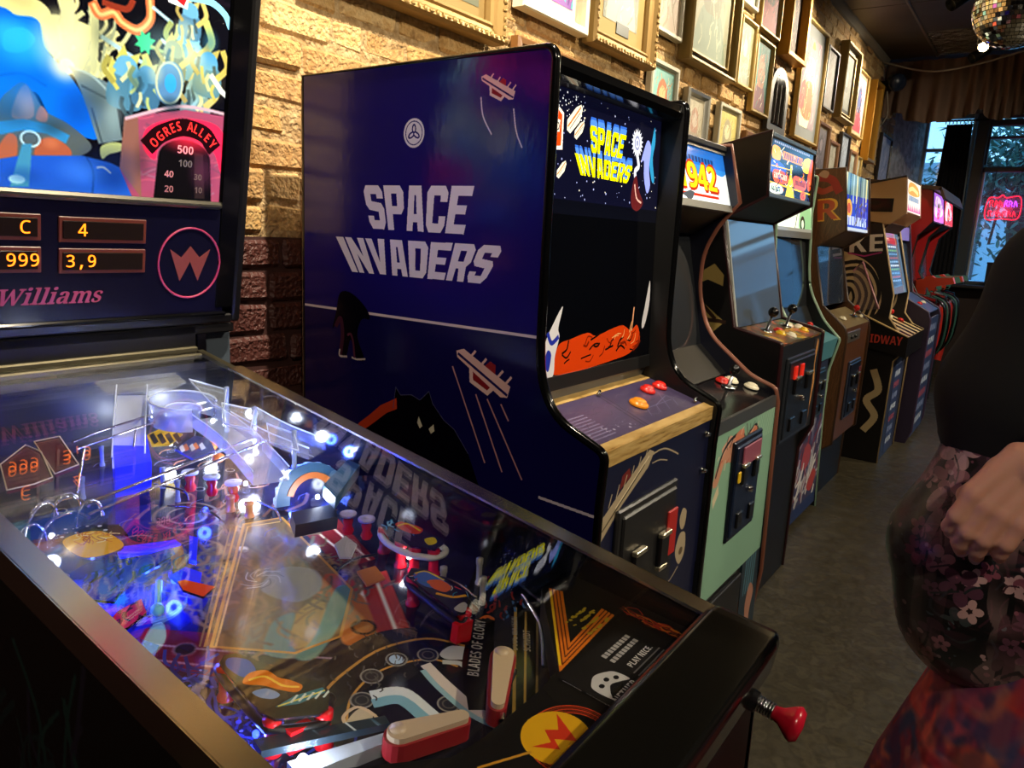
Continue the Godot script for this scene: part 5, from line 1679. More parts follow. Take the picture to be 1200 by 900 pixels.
	# airbrushed tone over the shapes, and glow painted into the print
	for g in [[-0.03, 0.42, 0.05, 0.06, "0648b4", 0.6], [0.04, 0.38, 0.05, 0.05, "0a3c94", 0.6], [-0.06, 0.47, 0.05, 0.03, "30b4ff", 0.7], [-0.05, 0.36, 0.05, 0.03, "2a3438", 0.6], [0.0, 0.345, 0.03, 0.02, "20343c", 0.6], [-0.035, 0.375, 0.02, 0.03, "d89878", 0.5], [0.0, 0.32, 0.02, 0.015, "c87850", 0.5], [0.05, 0.28, 0.06, 0.03, "3a7ce0", 0.5], [-0.04, 0.265, 0.04, 0.02, "123c90", 0.5], [0.1, 0.27, 0.05, 0.03, "0c2a6c", 0.6], [0.1, 0.38, 0.025, 0.05, "8aa8ac", 0.5], [0.07, 0.4, 0.03, 0.03, "3a4c52", 0.6], [0.01, 0.5, 0.03, 0.03, "8c9870", 0.6], [0.06, 0.46, 0.025, 0.04, "9aa884", 0.6], [0.08, 0.5, 0.03, 0.04, "5c6a58", 0.6], [-0.04, 0.52, 0.04, 0.02, "a8a468", 0.5], [0.14, 0.44, 0.03, 0.03, "2c5870", 0.6], [0.17, 0.46, 0.02, 0.03, "c8cc9c", 0.5], [0.2, 0.41, 0.03, 0.02, "1c3444", 0.7], [0.24, 0.5, 0.03, 0.03, "e0e0b4", 0.5], [0.25, 0.45, 0.03, 0.03, "2c5068", 0.6], [0.27, 0.53, 0.025, 0.03, "2c6a8c", 0.6], [0.22, 0.54, 0.03, 0.025, "cfd8b0", 0.4], [0.15, 0.31, 0.02, 0.05, "4c2c28", 0.5], [0.27, 0.3, 0.04, 0.05, "5c2848", 0.5]]:
		p.spray(g[0], g[1], g[2], g[3], col(g[4]), g[5])
	p.spray(-0.05, 0.4, 0.1, 0.1, col("0a7cf0"), 0.5)
	p.spray(-0.04, 0.46, 0.07, 0.05, col("28b0ff"), 0.7)
	p.spray(0.02, 0.47, 0.06, 0.07, col("fff8c0"), 0.6)  # yellow glow around that bulb, painted
	p.spray(0.02, 0.44, 0.03, 0.03, col("fff4b8"), 0.7)  # bulb hot spot painted into the picture
	p.spray(0.24, 0.36, 0.09, 0.04, col("ff2848"), 0.7)  # red glow of the arch, sprayed into the print
	p.spray(0.19, 0.5, 0.09, 0.06, col("9ad8e8"), 0.35)
	p.spray(0.26, 0.46, 0.06, 0.05, col("d8d070"), 0.35)
	p.spray(0.1, 0.3, 0.08, 0.04, col("0a1c50"), 0.4)
	p.soften(4)
	p.bend([[0.164, 0.338], [0.185, 0.358], [0.226, 0.374], [0.266, 0.368], [0.286, 0.349]], 0.03, col("1a060a"))
	var word := "OGRES ALLEY"
	for k in word.length():
		var f := k / 10.0
		var q0 := Vector2(0.172, 0.341)
		var q1 := Vector2(0.227, 0.408)
		var q2 := Vector2(0.287, 0.352)
		var at := q0.lerp(q1, f).lerp(q1.lerp(q2, f), f)
		var tn := q1.lerp(q2, f) - q0.lerp(q1, f)
		p.words(word[k], bold, at, 0.0165, col("ff3030"), tn.angle(), 0.85)
	p.words("500", bold, Vector2(0.232, 0.335), 0.0145, col("f0848c"))
	p.words("100", bold, Vector2(0.233, 0.3105), 0.0125, col("5a5254"))
	p.words("40", bold, Vector2(0.202, 0.289), 0.012, col("a86a70"))
	p.words("20", bold, Vector2(0.203, 0.262), 0.012, col("8a585c"))
	p.words("30", bold, Vector2(0.26, 0.288), 0.011, col("5a4a48"))
	p.words("10", bold, Vector2(0.262, 0.264), 0.011, col("5a4a48"))
	# brow of the right edge: black corner and red crest
	p.poly([[0.185, 0.583], [0.226, 0.593], [0.224, 0.573], [0.189, 0.576]], col("d8e0e0"))
	p.poly([[0.198, 0.586], [0.223, 0.592], [0.217, 0.577]], col("c01c24"))
	p.bend([[0.229, 0.594], [0.269, 0.596], [0.297, 0.583], [0.309, 0.565]], 0.012, col("7ac4e4"))
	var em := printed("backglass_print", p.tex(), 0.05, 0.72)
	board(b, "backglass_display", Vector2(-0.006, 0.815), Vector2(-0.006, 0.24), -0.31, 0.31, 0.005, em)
	# display panel
	obj(b, "display_panel", one_box(Vector3(-0.008, 0.125, 0), Vector3(0.012, 0.215, 0.66), 0.003), mat("panel_navy", "0b0a1c", 0.2))
	obj(b, "panel_edge", one_box(Vector3(-0.004, 0.02, 0), Vector3(0.014, 0.008, 0.67), 0.003), gloss)
	var rim := mat("display_rim", "5a2a22", 0.3)
	var dark := mat("display_dark", "1a1210", 0.15)
	var amber := glow("amber_display", "ff7a10", 2.6)
	for e in [[-0.084, 0.1825, "4", 0.037], [-0.084, 0.129, "3,9", 0.04], [0.093, 0.1845, "C", -0.05], [0.093, 0.131, "999", -0.046]]:
		var d := obj(b, "score_display", one_box(Vector3(-0.001, e[1], e[0]), Vector3(0.004, 0.043, 0.15), 0.001), rim)
		obj(b, "display_window", one_box(Vector3(0.0015, e[1], e[0]), Vector3(0.003, 0.03, 0.138), 0.0005), dark)
		lettering(b, "display_digits", e[2], 0.021, amber, Transform3D(Basis(Vector3(0, 0, -1), Vector3.UP, Vector3(1, 0, 0)), Vector3(0.0035, e[1], e[0] + e[3])), 0.0012, mono)
	for e in [[-0.06, 0.13], [0.06, 0.131]]:
		pass
	var script_red := mat("script_red", "8c2a4a", 0.5)
	lettering(b, "lettering", "Williams", 0.03, script_red, Transform3D(Basis(Vector3(0, 0, -1), Vector3(0, 0.94, -0.34), Vector3(1, 0, 0)), Vector3(-0.0015, 0.068, -0.0)), 0.001, serif, 0.9)
	var ringm := S()
	var circ := []
	for k in 40:
		circ.append(Vector3(-0.001, 0.1245 + 0.068 * sin(TAU * k / 40), -0.249 + 0.064 * cos(TAU * k / 40)))
	tube(ringm, circ, 0.0022, 5, true)
	obj(b, "emblem_ring", ringm, mat("ring_rose", "9c2a52", 0.5))
	var wm := S()
	prism(wm, P2([[-0.042, 0.028], [-0.02, -0.034], [0.0, 0.004], [0.018, -0.034], [0.042, 0.028], [0.02, 0.012], [0.0, 0.034], [-0.018, 0.012]]), Transform3D(Basis(Vector3(0, 0, -1), Vector3.UP, Vector3(1, 0, 0)), Vector3(-0.002, 0.1235, -0.249)), 0.0015)
	obj(b, "emblem", wm, mat("emblem_brown", "6a2c2a", 0.5))


# ---------------------------------------------------------------- parts that the arcade cabinets share
# cabinets: x runs from the wall to the player, y up, local z along the row (+z towards the entrance)
func side_panel(parent: Node, poly: PackedVector2Array, z: float, thick: float, m: Material, called := "side_panel", print := Rect2()) -> MeshInstance3D:
	var s := S()
	prism(s, poly, Transform3D(Basis.IDENTITY, Vector3(0, 0, z - thick)), thick, print)
	return obj(parent, called, s, m)


func molding(parent: Node, poly: PackedVector2Array, z: float, m: Material, r := 0.0105, from := 0, to := -1) -> void:
	var pts := []
	var closed := to < 0
	for k in range(from, poly.size() if closed else to + 1):
		pts.append(Vector3(poly[k].x, poly[k].y, z))
	var s := S()
	tube(s, pts, r, 8, closed)
	obj(parent, "edge_molding", s, m)


func round_corner(pts: Array, r := 0.02) -> PackedVector2Array:
	var out := PackedVector2Array()
	var n := pts.size()
	for i in n:
		var p := Vector2(pts[i][0], pts[i][1])
		var rr: float = pts[i][2] if pts[i].size() > 2 else 0.0
		if rr <= 0.0:
			out.append(p)
			continue
		var a := Vector2(pts[(i - 1 + n) % n][0], pts[(i - 1 + n) % n][1])
		var b := Vector2(pts[(i + 1) % n][0], pts[(i + 1) % n][1])
		var p0 := p + (a - p).normalized() * rr
		var p1 := p + (b - p).normalized() * rr
		for k in 6:
			var t := k / 5.0
			out.append(p0.lerp(p, t).lerp(p.lerp(p1, t), t))
	return out


# a board from a to b (x, y), spanning z1 (near) .. z0 (far); its printed face lies on a-b
func board(parent: Node, called: String, a: Vector2, b: Vector2, z0: float, z1: float, thick: float, m: Material, label := "") -> MeshInstance3D:
	var d := (b - a).normalized()
	var n := Vector2(-d.y, d.x)
	var c := a - n * thick
	var e := b - n * thick
	var v := func(p: Vector2, z: float) -> Vector3: return Vector3(p.x, p.y, z)
	var s := S()
	quad(s, v.call(a, z1), v.call(a, z0), v.call(b, z0), v.call(b, z1))
	quad(s, v.call(c, z0), v.call(c, z1), v.call(e, z1), v.call(e, z0))
	quad(s, v.call(c, z1), v.call(c, z0), v.call(a, z0), v.call(a, z1))
	quad(s, v.call(b, z1), v.call(b, z0), v.call(e, z0), v.call(e, z1))
	quad(s, v.call(c, z1), v.call(a, z1), v.call(b, z1), v.call(e, z1))
	quad(s, v.call(a, z0), v.call(c, z0), v.call(e, z0), v.call(b, z0))
	return obj(parent, called, s, m, label)


func button(parent: Node, at: Vector3, up: Vector3, m: Material, r := 0.014, called := "button") -> void:
	var s := S()
	lathe(s, [Vector2(r * 1.25, 0), Vector2(r * 1.25, 0.004), Vector2(r * 1.1, 0.007), Vector2(r * 0.85, 0.006), Vector2(r * 0.85, 0.012), Vector2(r * 0.6, 0.014), Vector2(0, 0.0135)], towards(at, up), 16)
	obj(parent, called, s, m)


func joystick(parent: Node, at: Vector3, up: Vector3, m: Material, tall := 0.06, r := 0.017) -> void:
	var o := Node3D.new()
	o.name = "joystick"
	parent.add_child(o, true)
	var xf := towards(at, up)
	var s := S()
	lathe(s, [Vector2(0.024, 0), Vector2(0.022, 0.004), Vector2(0.006, 0.006), Vector2(0.005, tall), Vector2(0, tall)], xf, 14)
	obj(o, "shaft", s, mat("chrome", "c8c8c8", 0.15, 1.0))
	s = S()
	ball(s, xf * Vector3(0, tall, 0), r)
	obj(o, "ball_top", s, m)


# coin door on the front face x; z0 far .. z1 near
func coin_door(parent: Node, x: float, y0: float, y1: float, z0: float, z1: float, body: Material, rim: Material, slots := 2, lit := false, sign_col := "") -> Node3D:
	var o := Node3D.new()
	o.name = "coin_door"
	parent.add_child(o, true)
	var zc := (z0 + z1) / 2
	var yc := (y0 + y1) / 2
	obj(o, "door_frame", one_box(Vector3(x + 0.004, yc, zc), Vector3(0.012, y1 - y0, z1 - z0), 0.004), rim)
	obj(o, "door_plate", one_box(Vector3(x + 0.011, yc, zc), Vector3(0.01, y1 - y0 - 0.03, z1 - z0 - 0.03), 0.004), body)
	var w := z1 - z0
	var bright := mat("coin_insert_chrome", "d8cfb4", 0.25, 0.9)
	for k in slots:
		var z := z1 - w * (0.28 + 0.44 * k) if slots > 1 else zc
		var h := obj(o, "coin_slot", one_box(Vector3(x + 0.02, y1 - (y1 - y0) * 0.34, z), Vector3(0.014, (y1 - y0) * 0.2, w * 0.16), 0.004), mat("slot_black", "101012", 0.3))
		obj(h, "slot_plate", one_box(Vector3(x + 0.024, y1 - (y1 - y0) * 0.25, z), Vector3(0.014, 0.012, w * 0.17), 0.002), bright)
		obj(h, "return_flap", one_box(Vector3(x + 0.018, y0 + (y1 - y0) * 0.2, z), Vector3(0.012, (y1 - y0) * 0.16, w * 0.17), 0.003), mats["slot_black"])
	var s := S()
	lathe(s, [Vector2(0, 0.022), Vector2(0.009, 0.022), Vector2(0.011, 0.012), Vector2(0.011, 0)], towards(Vector3(x + 0.012, yc - 0.01, zc - w * 0.02), Vector3.RIGHT), 12)
	obj(o, "lock", s, mats["chrome"] if mats.has("chrome") else mat("chrome", "c8c8c8", 0.15, 1.0))
	if sign_col:
		obj(o, "price_plate", one_box(Vector3(x + 0.018, y1 - (y1 - y0) * 0.28, z0 + w * 0.12), Vector3(0.006, (y1 - y0) * 0.26, w * 0.17), 0.002), mat("price_" + sign_col, sign_col, 0.5))
	return o


# ---------------------------------------------------------------- the blue cabinet with white lettering
func build_space_cabinet() -> void:
	var t := thing("arcade_cabinet", "large blue arcade cabinet with white SPACE INVADERS lettering on its side", "arcade cabinet", Vector3(0, 0, -1.51), 0.0, "arcade cabinets along the brick wall")
	var gloss := mat("black_gloss", "060607", 0.12)
	var black := mat("black_satin", "08080a", 0.45)
	# printed side
	var p := Paint.new(1024, 2048, 0.02, 0.0, 0.88, 1.735, col("100c4a"))
	p.box(0.0, 1.207, 0.9, 1.74, col("191268"))
	p.box(0.0, 1.204, 0.76, 1.2095, col("dcc9d6"))
	block_word(p, "SPACE", [Vector2(0.262, 1.396), Vector2(0.527, 1.394), Vector2(0.55, 1.489), Vector2(0.234, 1.489)], col("e4dcec"), 0.1)
	block_word(p, "INVADERS", [Vector2(0.203, 1.297), Vector2(0.582, 1.299), Vector2(0.63, 1.376), Vector2(0.148, 1.374)], col("e4dcec"), 0.1)
	# round maker's mark
	p.oval(0.385, 1.595, 0.029, 0.0295, col("d9d4e4"))
	p.ring(0.385, 1.595, 0.024, 0.0245, 0.002, col("191268"))
	for a in [PI / 2, PI / 2 + TAU / 3, PI / 2 + 2 * TAU / 3]:
		var q := Vector2(0.385, 1.595) + Vector2(cos(a), sin(a)) * 0.008
		p.oval(q.x, q.y, 0.0105, 0.006, col("191268"), a)
		p.oval(q.x, q.y, 0.0065, 0.0028, col("d9d4e4"), a)
	# ships
	for sh in [[0.595, 1.668, 0.045, -0.42], [0.585, 1.112, 0.078, -0.42]]:
		var k: float = sh[2]
		var o := Vector2(sh[0], sh[1])
		var f := func(u: float, v: float) -> Vector2: return o + Vector2(u * k, v * k).rotated(sh[3])
		p.poly([f.call(-0.35, -0.02), f.call(-0.2, -0.3), f.call(0.4, -0.3), f.call(0.5, -0.05)], col("7d1a24"))
		p.line([f.call(-0.35, -0.02), f.call(-0.2, -0.3), f.call(0.4, -0.3), f.call(0.5, -0.05)], 0.12 * k, col("d9b7b8"))
		p.poly([f.call(-1, 0.16), f.call(-0.8, 0.34), f.call(0.95, 0.26), f.call(1.0, -0.06), f.call(0.8, -0.16), f.call(-0.9, 0.02)], col("d9b0b0"))
		p.line([f.call(-0.9, 0.12), f.call(0.95, 0.0)], 0.07 * k, col("1b1150"))
		for u in [-0.5, -0.1, 0.1, 0.5, 0.8]:
			p.line([f.call(u, 0.28), f.call(u + 0.06, 0.48)], 0.07 * k, col("d9b0b0"))
		p.poly([f.call(0, 0.3), f.call(0.1, 0.5), f.call(0.3, 0.5), f.call(0.4, 0.28)], col("8d2228"))
	p.bend([[0.558, 1.655], [0.565, 1.62], [0.587, 1.586]], 0.003, col("c6b3d2"))
	p.bend([[0.637, 1.63], [0.645, 1.59], [0.66, 1.56]], 0.003, col("c6b3d2"))
	for l in [[0.51, 1.12, 0.605, 0.93], [0.575, 1.07, 0.65, 0.92], [0.605, 1.065, 0.7, 0.915], [0.64, 1.06, 0.66, 1.03]]:
		p.line([[l[0], l[1]], [l[2], l[3]]], 0.0035, col("c08a8e"))
	# two legged dark shape on the line
	p.smooth([[0.15, 1.2], [0.163, 1.245], [0.2, 1.248], [0.245, 1.222], [0.262, 1.195], [0.235, 1.19], [0.222, 1.15], [0.245, 1.1], [0.22, 1.098], [0.2, 1.14], [0.185, 1.1], [0.163, 1.1], [0.168, 1.15], [0.158, 1.18], [0.138, 1.16]], col("05040f"))
	p.bend([[0.15, 1.168], [0.165, 1.185], [0.172, 1.15], [0.165, 1.1]], 0.012, col("3f1a2e"))
	p.bend([[0.163, 1.112], [0.163, 1.097], [0.187, 1.098]], 0.0045, col("c9b9bd"))
	p.bend([[0.205, 1.098], [0.222, 1.096], [0.248, 1.1]], 0.0045, col("c9b9bd"))
	p.bend([[0.19, 1.15], [0.2, 1.152], [0.208, 1.135], [0.213, 1.1]], 0.006, col("51243a"))
	# dark rocky hill with a burnt orange crest
	p.poly([[0.15, 0.85], [0.228, 0.93], [0.3, 0.985], [0.34, 1.0], [0.347, 1.05], [0.362, 1.034], [0.395, 1.04], [0.42, 1.032], [0.446, 1.056], [0.458, 1.03], [0.49, 1.0], [0.52, 0.985], [0.56, 0.94], [0.59, 0.88], [0.64, 0.82], [0.7, 0.7], [0.75, 0.4], [0.7, 0.0], [0.05, 0.0], [0.05, 0.6]], col("03020a"))
	p.poly([[0.19, 0.88], [0.23, 0.945], [0.27, 0.975], [0.3, 1.0], [0.35, 1.025], [0.352, 1.0], [0.32, 0.985], [0.28, 0.955], [0.245, 0.93], [0.21, 0.86]], col("b5391f"))
	p.line([[0.34, 1.0], [0.347, 1.05], [0.362, 1.034], [0.395, 1.04], [0.42, 1.032], [0.446, 1.056], [0.458, 1.03], [0.49, 1.0], [0.52, 0.985], [0.56, 0.94]], 0.002, col("44456a"))
	p.poly([[0.418, 0.995], [0.43, 0.975], [0.422, 0.968], [0.414, 0.98]], col("c9c2ac"))
	p.poly([[0.462, 0.985], [0.448, 0.972], [0.455, 0.962], [0.465, 0.97]], col("c9c2ac"))
	p.line([[0.744, 0.888], [0.875, 0.88]], 0.006, col("cfc4d4"))
	p.bend([[0.62, 0.83], [0.66, 0.78], [0.7, 0.7]], 0.003, col("33345a"))
	var skin := printed("blue_cabinet_print", p.tex(), 0.16, 0.0, {"heightmap_enabled": true, "heightmap_scale": 0.02})
	skin.heightmap_texture = noise_tex(71, 0.09, [], 512, 3)
	var poly := round_corner([[0.035, 0.0], [0.035, 1.732], [0.719, 1.732, 0.022], [0.72, 1.2], [0.724, 1.135, 0.03], [0.757, 1.055, 0.05], [0.878, 1.003, 0.016], [0.873, 0.9], [0.873, 0.0]])
	side_panel(t, poly, 0.31, 0.018, skin, "side_panel", Rect2(0.02, 0.0, 0.86, 1.735))
	side_panel(t, poly, -0.292, 0.018, skin, "side_panel", Rect2(0.02, 0.0, 0.86, 1.735))
	side_panel(t, poly, 0.292, 0.003, black, "inner_liner")
	side_panel(t, poly, -0.289, 0.003, black, "inner_liner")
	molding(t, poly, 0.301, gloss)
	molding(t, poly, -0.301, gloss)
	obj(t, "back_board", one_box(Vector3(0.027, 0.86, 0), Vector3(0.015, 1.71, 0.61), 0.003), mat("raw_plywood", "a5805c", 0.7))
	# top and hood
	obj(t, "top_board", one_box(Vector3(0.375, 1.718, 0), Vector3(0.67, 0.02, 0.584), 0.003), gloss)
	var lip := S()
	prism(lip, P2([[0.655, 1.706], [0.695, 1.69], [0.712, 1.694], [0.717, 1.708], [0.712, 1.726], [0.655, 1.728]]), Transform3D(Basis.IDENTITY, Vector3(0, 0, -0.292)), 0.584)
	obj(t, "hood_lip", lip, gloss)
	obj(t, "hood_soffit", one_box(Vector3(0.655, 1.695, 0), Vector3(0.07, 0.008, 0.58)), mat("soffit_black", "23241d", 0.35))
	# marquee and bezel art: u = distance from the near side
	var uv := func(u: float, y: float) -> Vector2: return Vector2(u, y)
	p = Paint.new(1024, 460, 0.0, 1.445, 0.58, 1.695, col("0a0b1f"))
	rng.seed = 3
	p.dots(130, 0.02, 1.47, 0.57, 1.69, 0.0026, [col("d8dcf0"), col("9aa4d8"), col("f0e8d0")], rng)
	p.dots(40, 0.08, 1.64, 0.2, 1.69, 0.0022, [col("ffffff")], rng)
	p.box(0.0, 1.44, 0.58, 1.475, col("06070f"))
	p.poly([[0.045, 1.64], [0.1, 1.655], [0.119, 1.645], [0.117, 1.573], [0.045, 1.565]], col("f4e6d6"))
	p.poly([[0.045, 1.634], [0.099, 1.648], [0.113, 1.64], [0.111, 1.58], [0.045, 1.572]], col("f0450c"))
	p.poly([[0.045, 1.627], [0.106, 1.63], [0.104, 1.606], [0.045, 1.601]], col("f6efdc"))
	p.words("TAITO", bold, Vector2(0.073, 1.6155), 0.016, col("20222a"), 0.03)
	p.box(0.045, 1.581, 0.094, 1.592, col("f6dcc0"))
	for sh in [[0.162, 1.64, 0.04, 0.62], [0.182, 1.62, 0.026, 0.6], [0.117, 1.534, 0.024, 0.62]]:
		var o := Vector2(sh[0], sh[1])
		var f := func(u: float, v: float) -> Vector2: return o + Vector2(u * sh[2], v * sh[2]).rotated(sh[3])
		p.poly([f.call(-1, -0.1), f.call(-0.7, 0.3), f.call(0.4, 0.42), f.call(0.95, 0.3), f.call(0.9, 0.0), f.call(0.3, -0.35), f.call(-0.8, -0.4)], col("efe9cf"))
		p.line([f.call(-0.8, 0.0), f.call(0.8, 0.2)], 0.1 * sh[2], col("c96a2c"))
		p.line([f.call(-0.7, -0.18), f.call(0.6, 0.0)], 0.06 * sh[2], col("707070"))
	for lay in [[Vector2(-0.001, 0.017), "2f63c8"], [Vector2(0, 0.012), "4d86e0"], [Vector2(0, 0.0), "f2ee00"]]:
		var d: Vector2 = lay[0]
		block_word(p, "SPACE", [Vector2(0.234, 1.581) + d * 0.3, Vector2(0.374, 1.583) + d * 0.3, Vector2(0.394, 1.637) + d, Vector2(0.224, 1.637) + d], col(lay[1]), 0.1)
		block_word(p, "INVADERS", [Vector2(0.193, 1.53) + d * 0.3, Vector2(0.408, 1.53) + d * 0.3, Vector2(0.434, 1.572) + d, Vector2(0.166, 1.572) + d], col(lay[1]), 0.1)
	var star := PackedVector2Array()
	for k in 36:
		star.append(Vector2(0.45, 1.627) + Vector2(cos(TAU * k / 36), 1.12 * sin(TAU * k / 36)) * (0.031 if k % 2 else 0.021))
	p.poly(star, col("dfe3f2"))
	p.oval(0.45, 1.627, 0.014, 0.017, col("8a90b4"))
	p.ring(0.45, 1.627, 0.009, 0.011, 0.004, col("e9e9f4"))
	p.smooth([[0.54, 1.675], [0.548, 1.64], [0.538, 1.6], [0.552, 1.55], [0.54, 1.545], [0.52, 1.585], [0.512, 1.62], [0.525, 1.63]], col("2b8fc0"))
	p.smooth([[0.505, 1.64], [0.525, 1.625], [0.52, 1.575], [0.53, 1.535], [0.515, 1.515], [0.495, 1.55], [0.49, 1.59], [0.475, 1.585], [0.485, 1.61]], col("8f9cf0"))
	p.bend([[0.452, 1.6], [0.462, 1.575], [0.446, 1.56], [0.455, 1.53]], 0.012, col("d7dbe8"))
	p.smooth([[0.43, 1.5], [0.44, 1.54], [0.455, 1.55], [0.47, 1.52], [0.495, 1.49], [0.47, 1.47], [0.44, 1.475]], col("571a1c"))
	p.bend([[0.447, 1.53], [0.46, 1.5], [0.485, 1.49]], 0.005, col("d8a898"))
	board(t, "marquee_sign", Vector2(0.661, 1.692), Vector2(0.669, 1.445), -0.292, 0.292, 0.006, printed("space_marquee", p.tex(), 0.08, 1.0))
	p = Paint.new(1024, 600, 0.0, 1.105, 0.58, 1.445, col("05060b"))
	p.smooth([[0.115, 1.11], [0.125, 1.17], [0.18, 1.182], [0.25, 1.19], [0.29, 1.18], [0.36, 1.19], [0.42, 1.195], [0.465, 1.18], [0.5, 1.19], [0.52, 1.15], [0.49, 1.13], [0.4, 1.115]], col("d2400f"))
	p.strokes(26, 0.13, 1.125, 0.5, 1.178, 0.05, 0.006, [col("1c0d0a"), col("7a1f08")], rng, 0.2)
	p.strokes(7, 0.36, 1.14, 0.48, 1.19, 0.04, 0.004, [col("e6a96a")], rng, 0.6)
	p.smooth([[0.06, 1.12], [0.075, 1.18], [0.1, 1.215], [0.14, 1.255], [0.125, 1.21], [0.13, 1.19], [0.115, 1.15], [0.11, 1.11], [0.08, 1.105]], col("d8dae4"))
	p.smooth([[0.075, 1.14], [0.085, 1.165], [0.1, 1.155], [0.09, 1.12]], col("2634a8"))
	p.bend([[0.085, 1.2], [0.1, 1.18], [0.125, 1.19]], 0.01, col("2634a8"))
	p.smooth([[0.525, 1.19], [0.54, 1.24], [0.56, 1.3], [0.565, 1.25], [0.55, 1.2], [0.535, 1.18]], col("cfcfd8"))
	p.bend([[0.47, 1.18], [0.478, 1.235]], 0.006, col("e0a27a"))
	board(t, "bezel", Vector2(0.669, 1.445), Vector2(0.68, 1.105), -0.292, 0.292, 0.006, printed("space_bezel", p.tex(), 0.07))
	board(t, "bezel_rail", Vector2(0.684, 1.108), Vector2(0.686, 1.078), -0.292, 0.292, 0.012, black)
	board(t, "metal_strip", Vector2(0.676, 1.08), Vector2(0.665, 1.05), -0.292, 0.292, 0.01, mat("dull_steel", "6b6f74", 0.4, 0.8))
	# control panel
	var wood := mat("worn_varnished_wood", "c7b184", 0.35, 0.0, {"uv1_triplanar": true, "uv1_world_triplanar": true, "uv1_scale": Vector3(3, 14, 1.2)})
	wood.albedo_texture = noise_tex(81, 0.03, [[0.0, "6d5836"], [0.22, "cdb88c"], [0.6, "f4e6c4"], [1.0, "fff6dc"]], 256, 5)
	board(t, "control_panel_back_strip", Vector2(0.655, 1.054), Vector2(0.69, 1.046), -0.292, 0.292, 0.014, wood)
	p = Paint.new(768, 256, 0.0, 0.0, 0.584, 0.17, col("463c5c"))
	p.box(0.29, 0.0, 0.58, 0.17, col("3d3554"))
	for k in 9:
		p.box(0.02 + k * 0.004, 0.02 + k * 0.011, 0.14, 0.024 + k * 0.011, col("6a6488"))
	p.line([[0.285, 0.17], [0.25, 0.0]], 0.003, col("16131f"))
	p.line([[0.3, 0.17], [0.265, 0.0]], 0.003, col("16131f"))
	for k in 4:
		p.line([[0.33 + k * 0.05, 0.03], [0.36 + k * 0.05, 0.06], [0.5, 0.06 + k * 0.02]], 0.002, col("5f5a80"))
	p.strokes(40, 0.02, 0.01, 0.56, 0.16, 0.06, 0.0015, [col("57506f"), col("2d2740")], rng, 0.0, 0.2)
	p.dots(14, 0.02, 0.02, 0.25, 0.05, 0.004, [col("8f8aa6")], rng)
	board(t, "control_panel", Vector2(0.69, 1.045), Vector2(0.842, 1.002), -0.292, 0.292, 0.02, printed("space_control_print", p.tex(), 0.3))
	board(t, "control_panel_front_strip", Vector2(0.842, 1.006), Vector2(0.868, 0.998), -0.292, 0.292, 0.014, wood)
	board(t, "control_panel_front_edge", Vector2(0.868, 1.0), Vector2(0.867, 0.966), -0.292, 0.292, 0.014, wood)
	var up := Vector3(0.28, 1, 0)
	var red := mat("red_plastic", "c8231c", 0.25)
	button(t, Vector3(0.735, 1.034, -0.18), up, red, 0.016)
	button(t, Vector3(0.735, 1.034, -0.25), up, red, 0.016)
	button(t, Vector3(0.77, 1.024, -0.06), up, mat("amber_plastic", "e08a1e", 0.25), 0.019)
	for c in [Vector3(0.7, 1.044, 0.01), Vector3(0.827, 1.008, -0.262), Vector3(0.7, 1.044, 0.27)]:
		button(t, c, up, mat("chrome", "c8c8c8", 0.15, 1.0), 0.004, "screw")
	# front
	var navy := mat("navy_front", "0d1230", 0.4)
	board(t, "front_panel", Vector2(0.862, 0.968), Vector2(0.862, 0.1), -0.292, 0.292, 0.016, navy)
	board(t, "kick_plate", Vector2(0.83, 0.1), Vector2(0.83, 0.0), -0.292, 0.292, 0.016, black)
	p = Paint.new(512, 400, 0.0, 0.58, 0.57, 0.97, col("0d1230"))
	var tan := col("a8987c")
	p.poly([[0.0, 0.82], [0.02, 0.86], [0.16, 0.935], [0.22, 0.965], [0.245, 0.955], [0.22, 0.925], [0.1, 0.865], [0.03, 0.815]], tan)
	p.line([[0.03, 0.835], [0.2, 0.935]], 0.004, col("3c3424"))
	p.line([[0.08, 0.87], [0.22, 0.95]], 0.003, col("e3d6b6"))
	p.poly([[0.09, 0.905], [0.1, 0.935], [0.13, 0.945], [0.14, 0.925]], col("6d2320"))
	for k in 6:
		p.line([[0.05 + k * 0.03, 0.88 + k * 0.013], [0.06 + k * 0.03, 0.905 + k * 0.013]], 0.004, tan)
	p.bend([[0.23, 0.95], [0.3, 0.95], [0.38, 0.92]], 0.004, tan)
	p.bend([[0.24, 0.93], [0.28, 0.928], [0.32, 0.918]], 0.003, tan)
	p.smooth([[0.43, 0.74], [0.445, 0.765], [0.47, 0.75], [0.465, 0.715], [0.445, 0.71]], tan)
	p.smooth([[0.42, 0.665], [0.44, 0.7], [0.475, 0.69], [0.48, 0.64], [0.455, 0.615], [0.43, 0.635]], tan)
	p.oval(0.455, 0.65, 0.012, 0.01, col("5a4c34"))
	p.bend([[0.445, 0.61], [0.4, 0.59], [0.34, 0.585]], 0.004, tan)
	board(t, "front_decal", Vector2(0.8635, 0.966), Vector2(0.8635, 0.58), -0.29, 0.29, 0.001, printed("space_front_print", p.tex(), 0.4))
	var door := mat("door_black", "1b1b1d", 0.35)
	var d := coin_door(t, 0.864, 0.43, 0.862, -0.088, 0.21, door, mat("door_rim", "3a3a3c", 0.3, 0.6), 2, false, "a5201e")
	obj(d, "lower_slot", one_box(Vector3(0.886, 0.675, -0.0), Vector3(0.014, 0.012, 0.04), 0.002), mats["coin_insert_chrome"])
	for c in [Vector3(0.866, 0.935, -0.255), Vector3(0.866, 0.84, -0.255)]:
		button(t, c, Vector3.RIGHT, mats["chrome"], 0.006, "bolt")


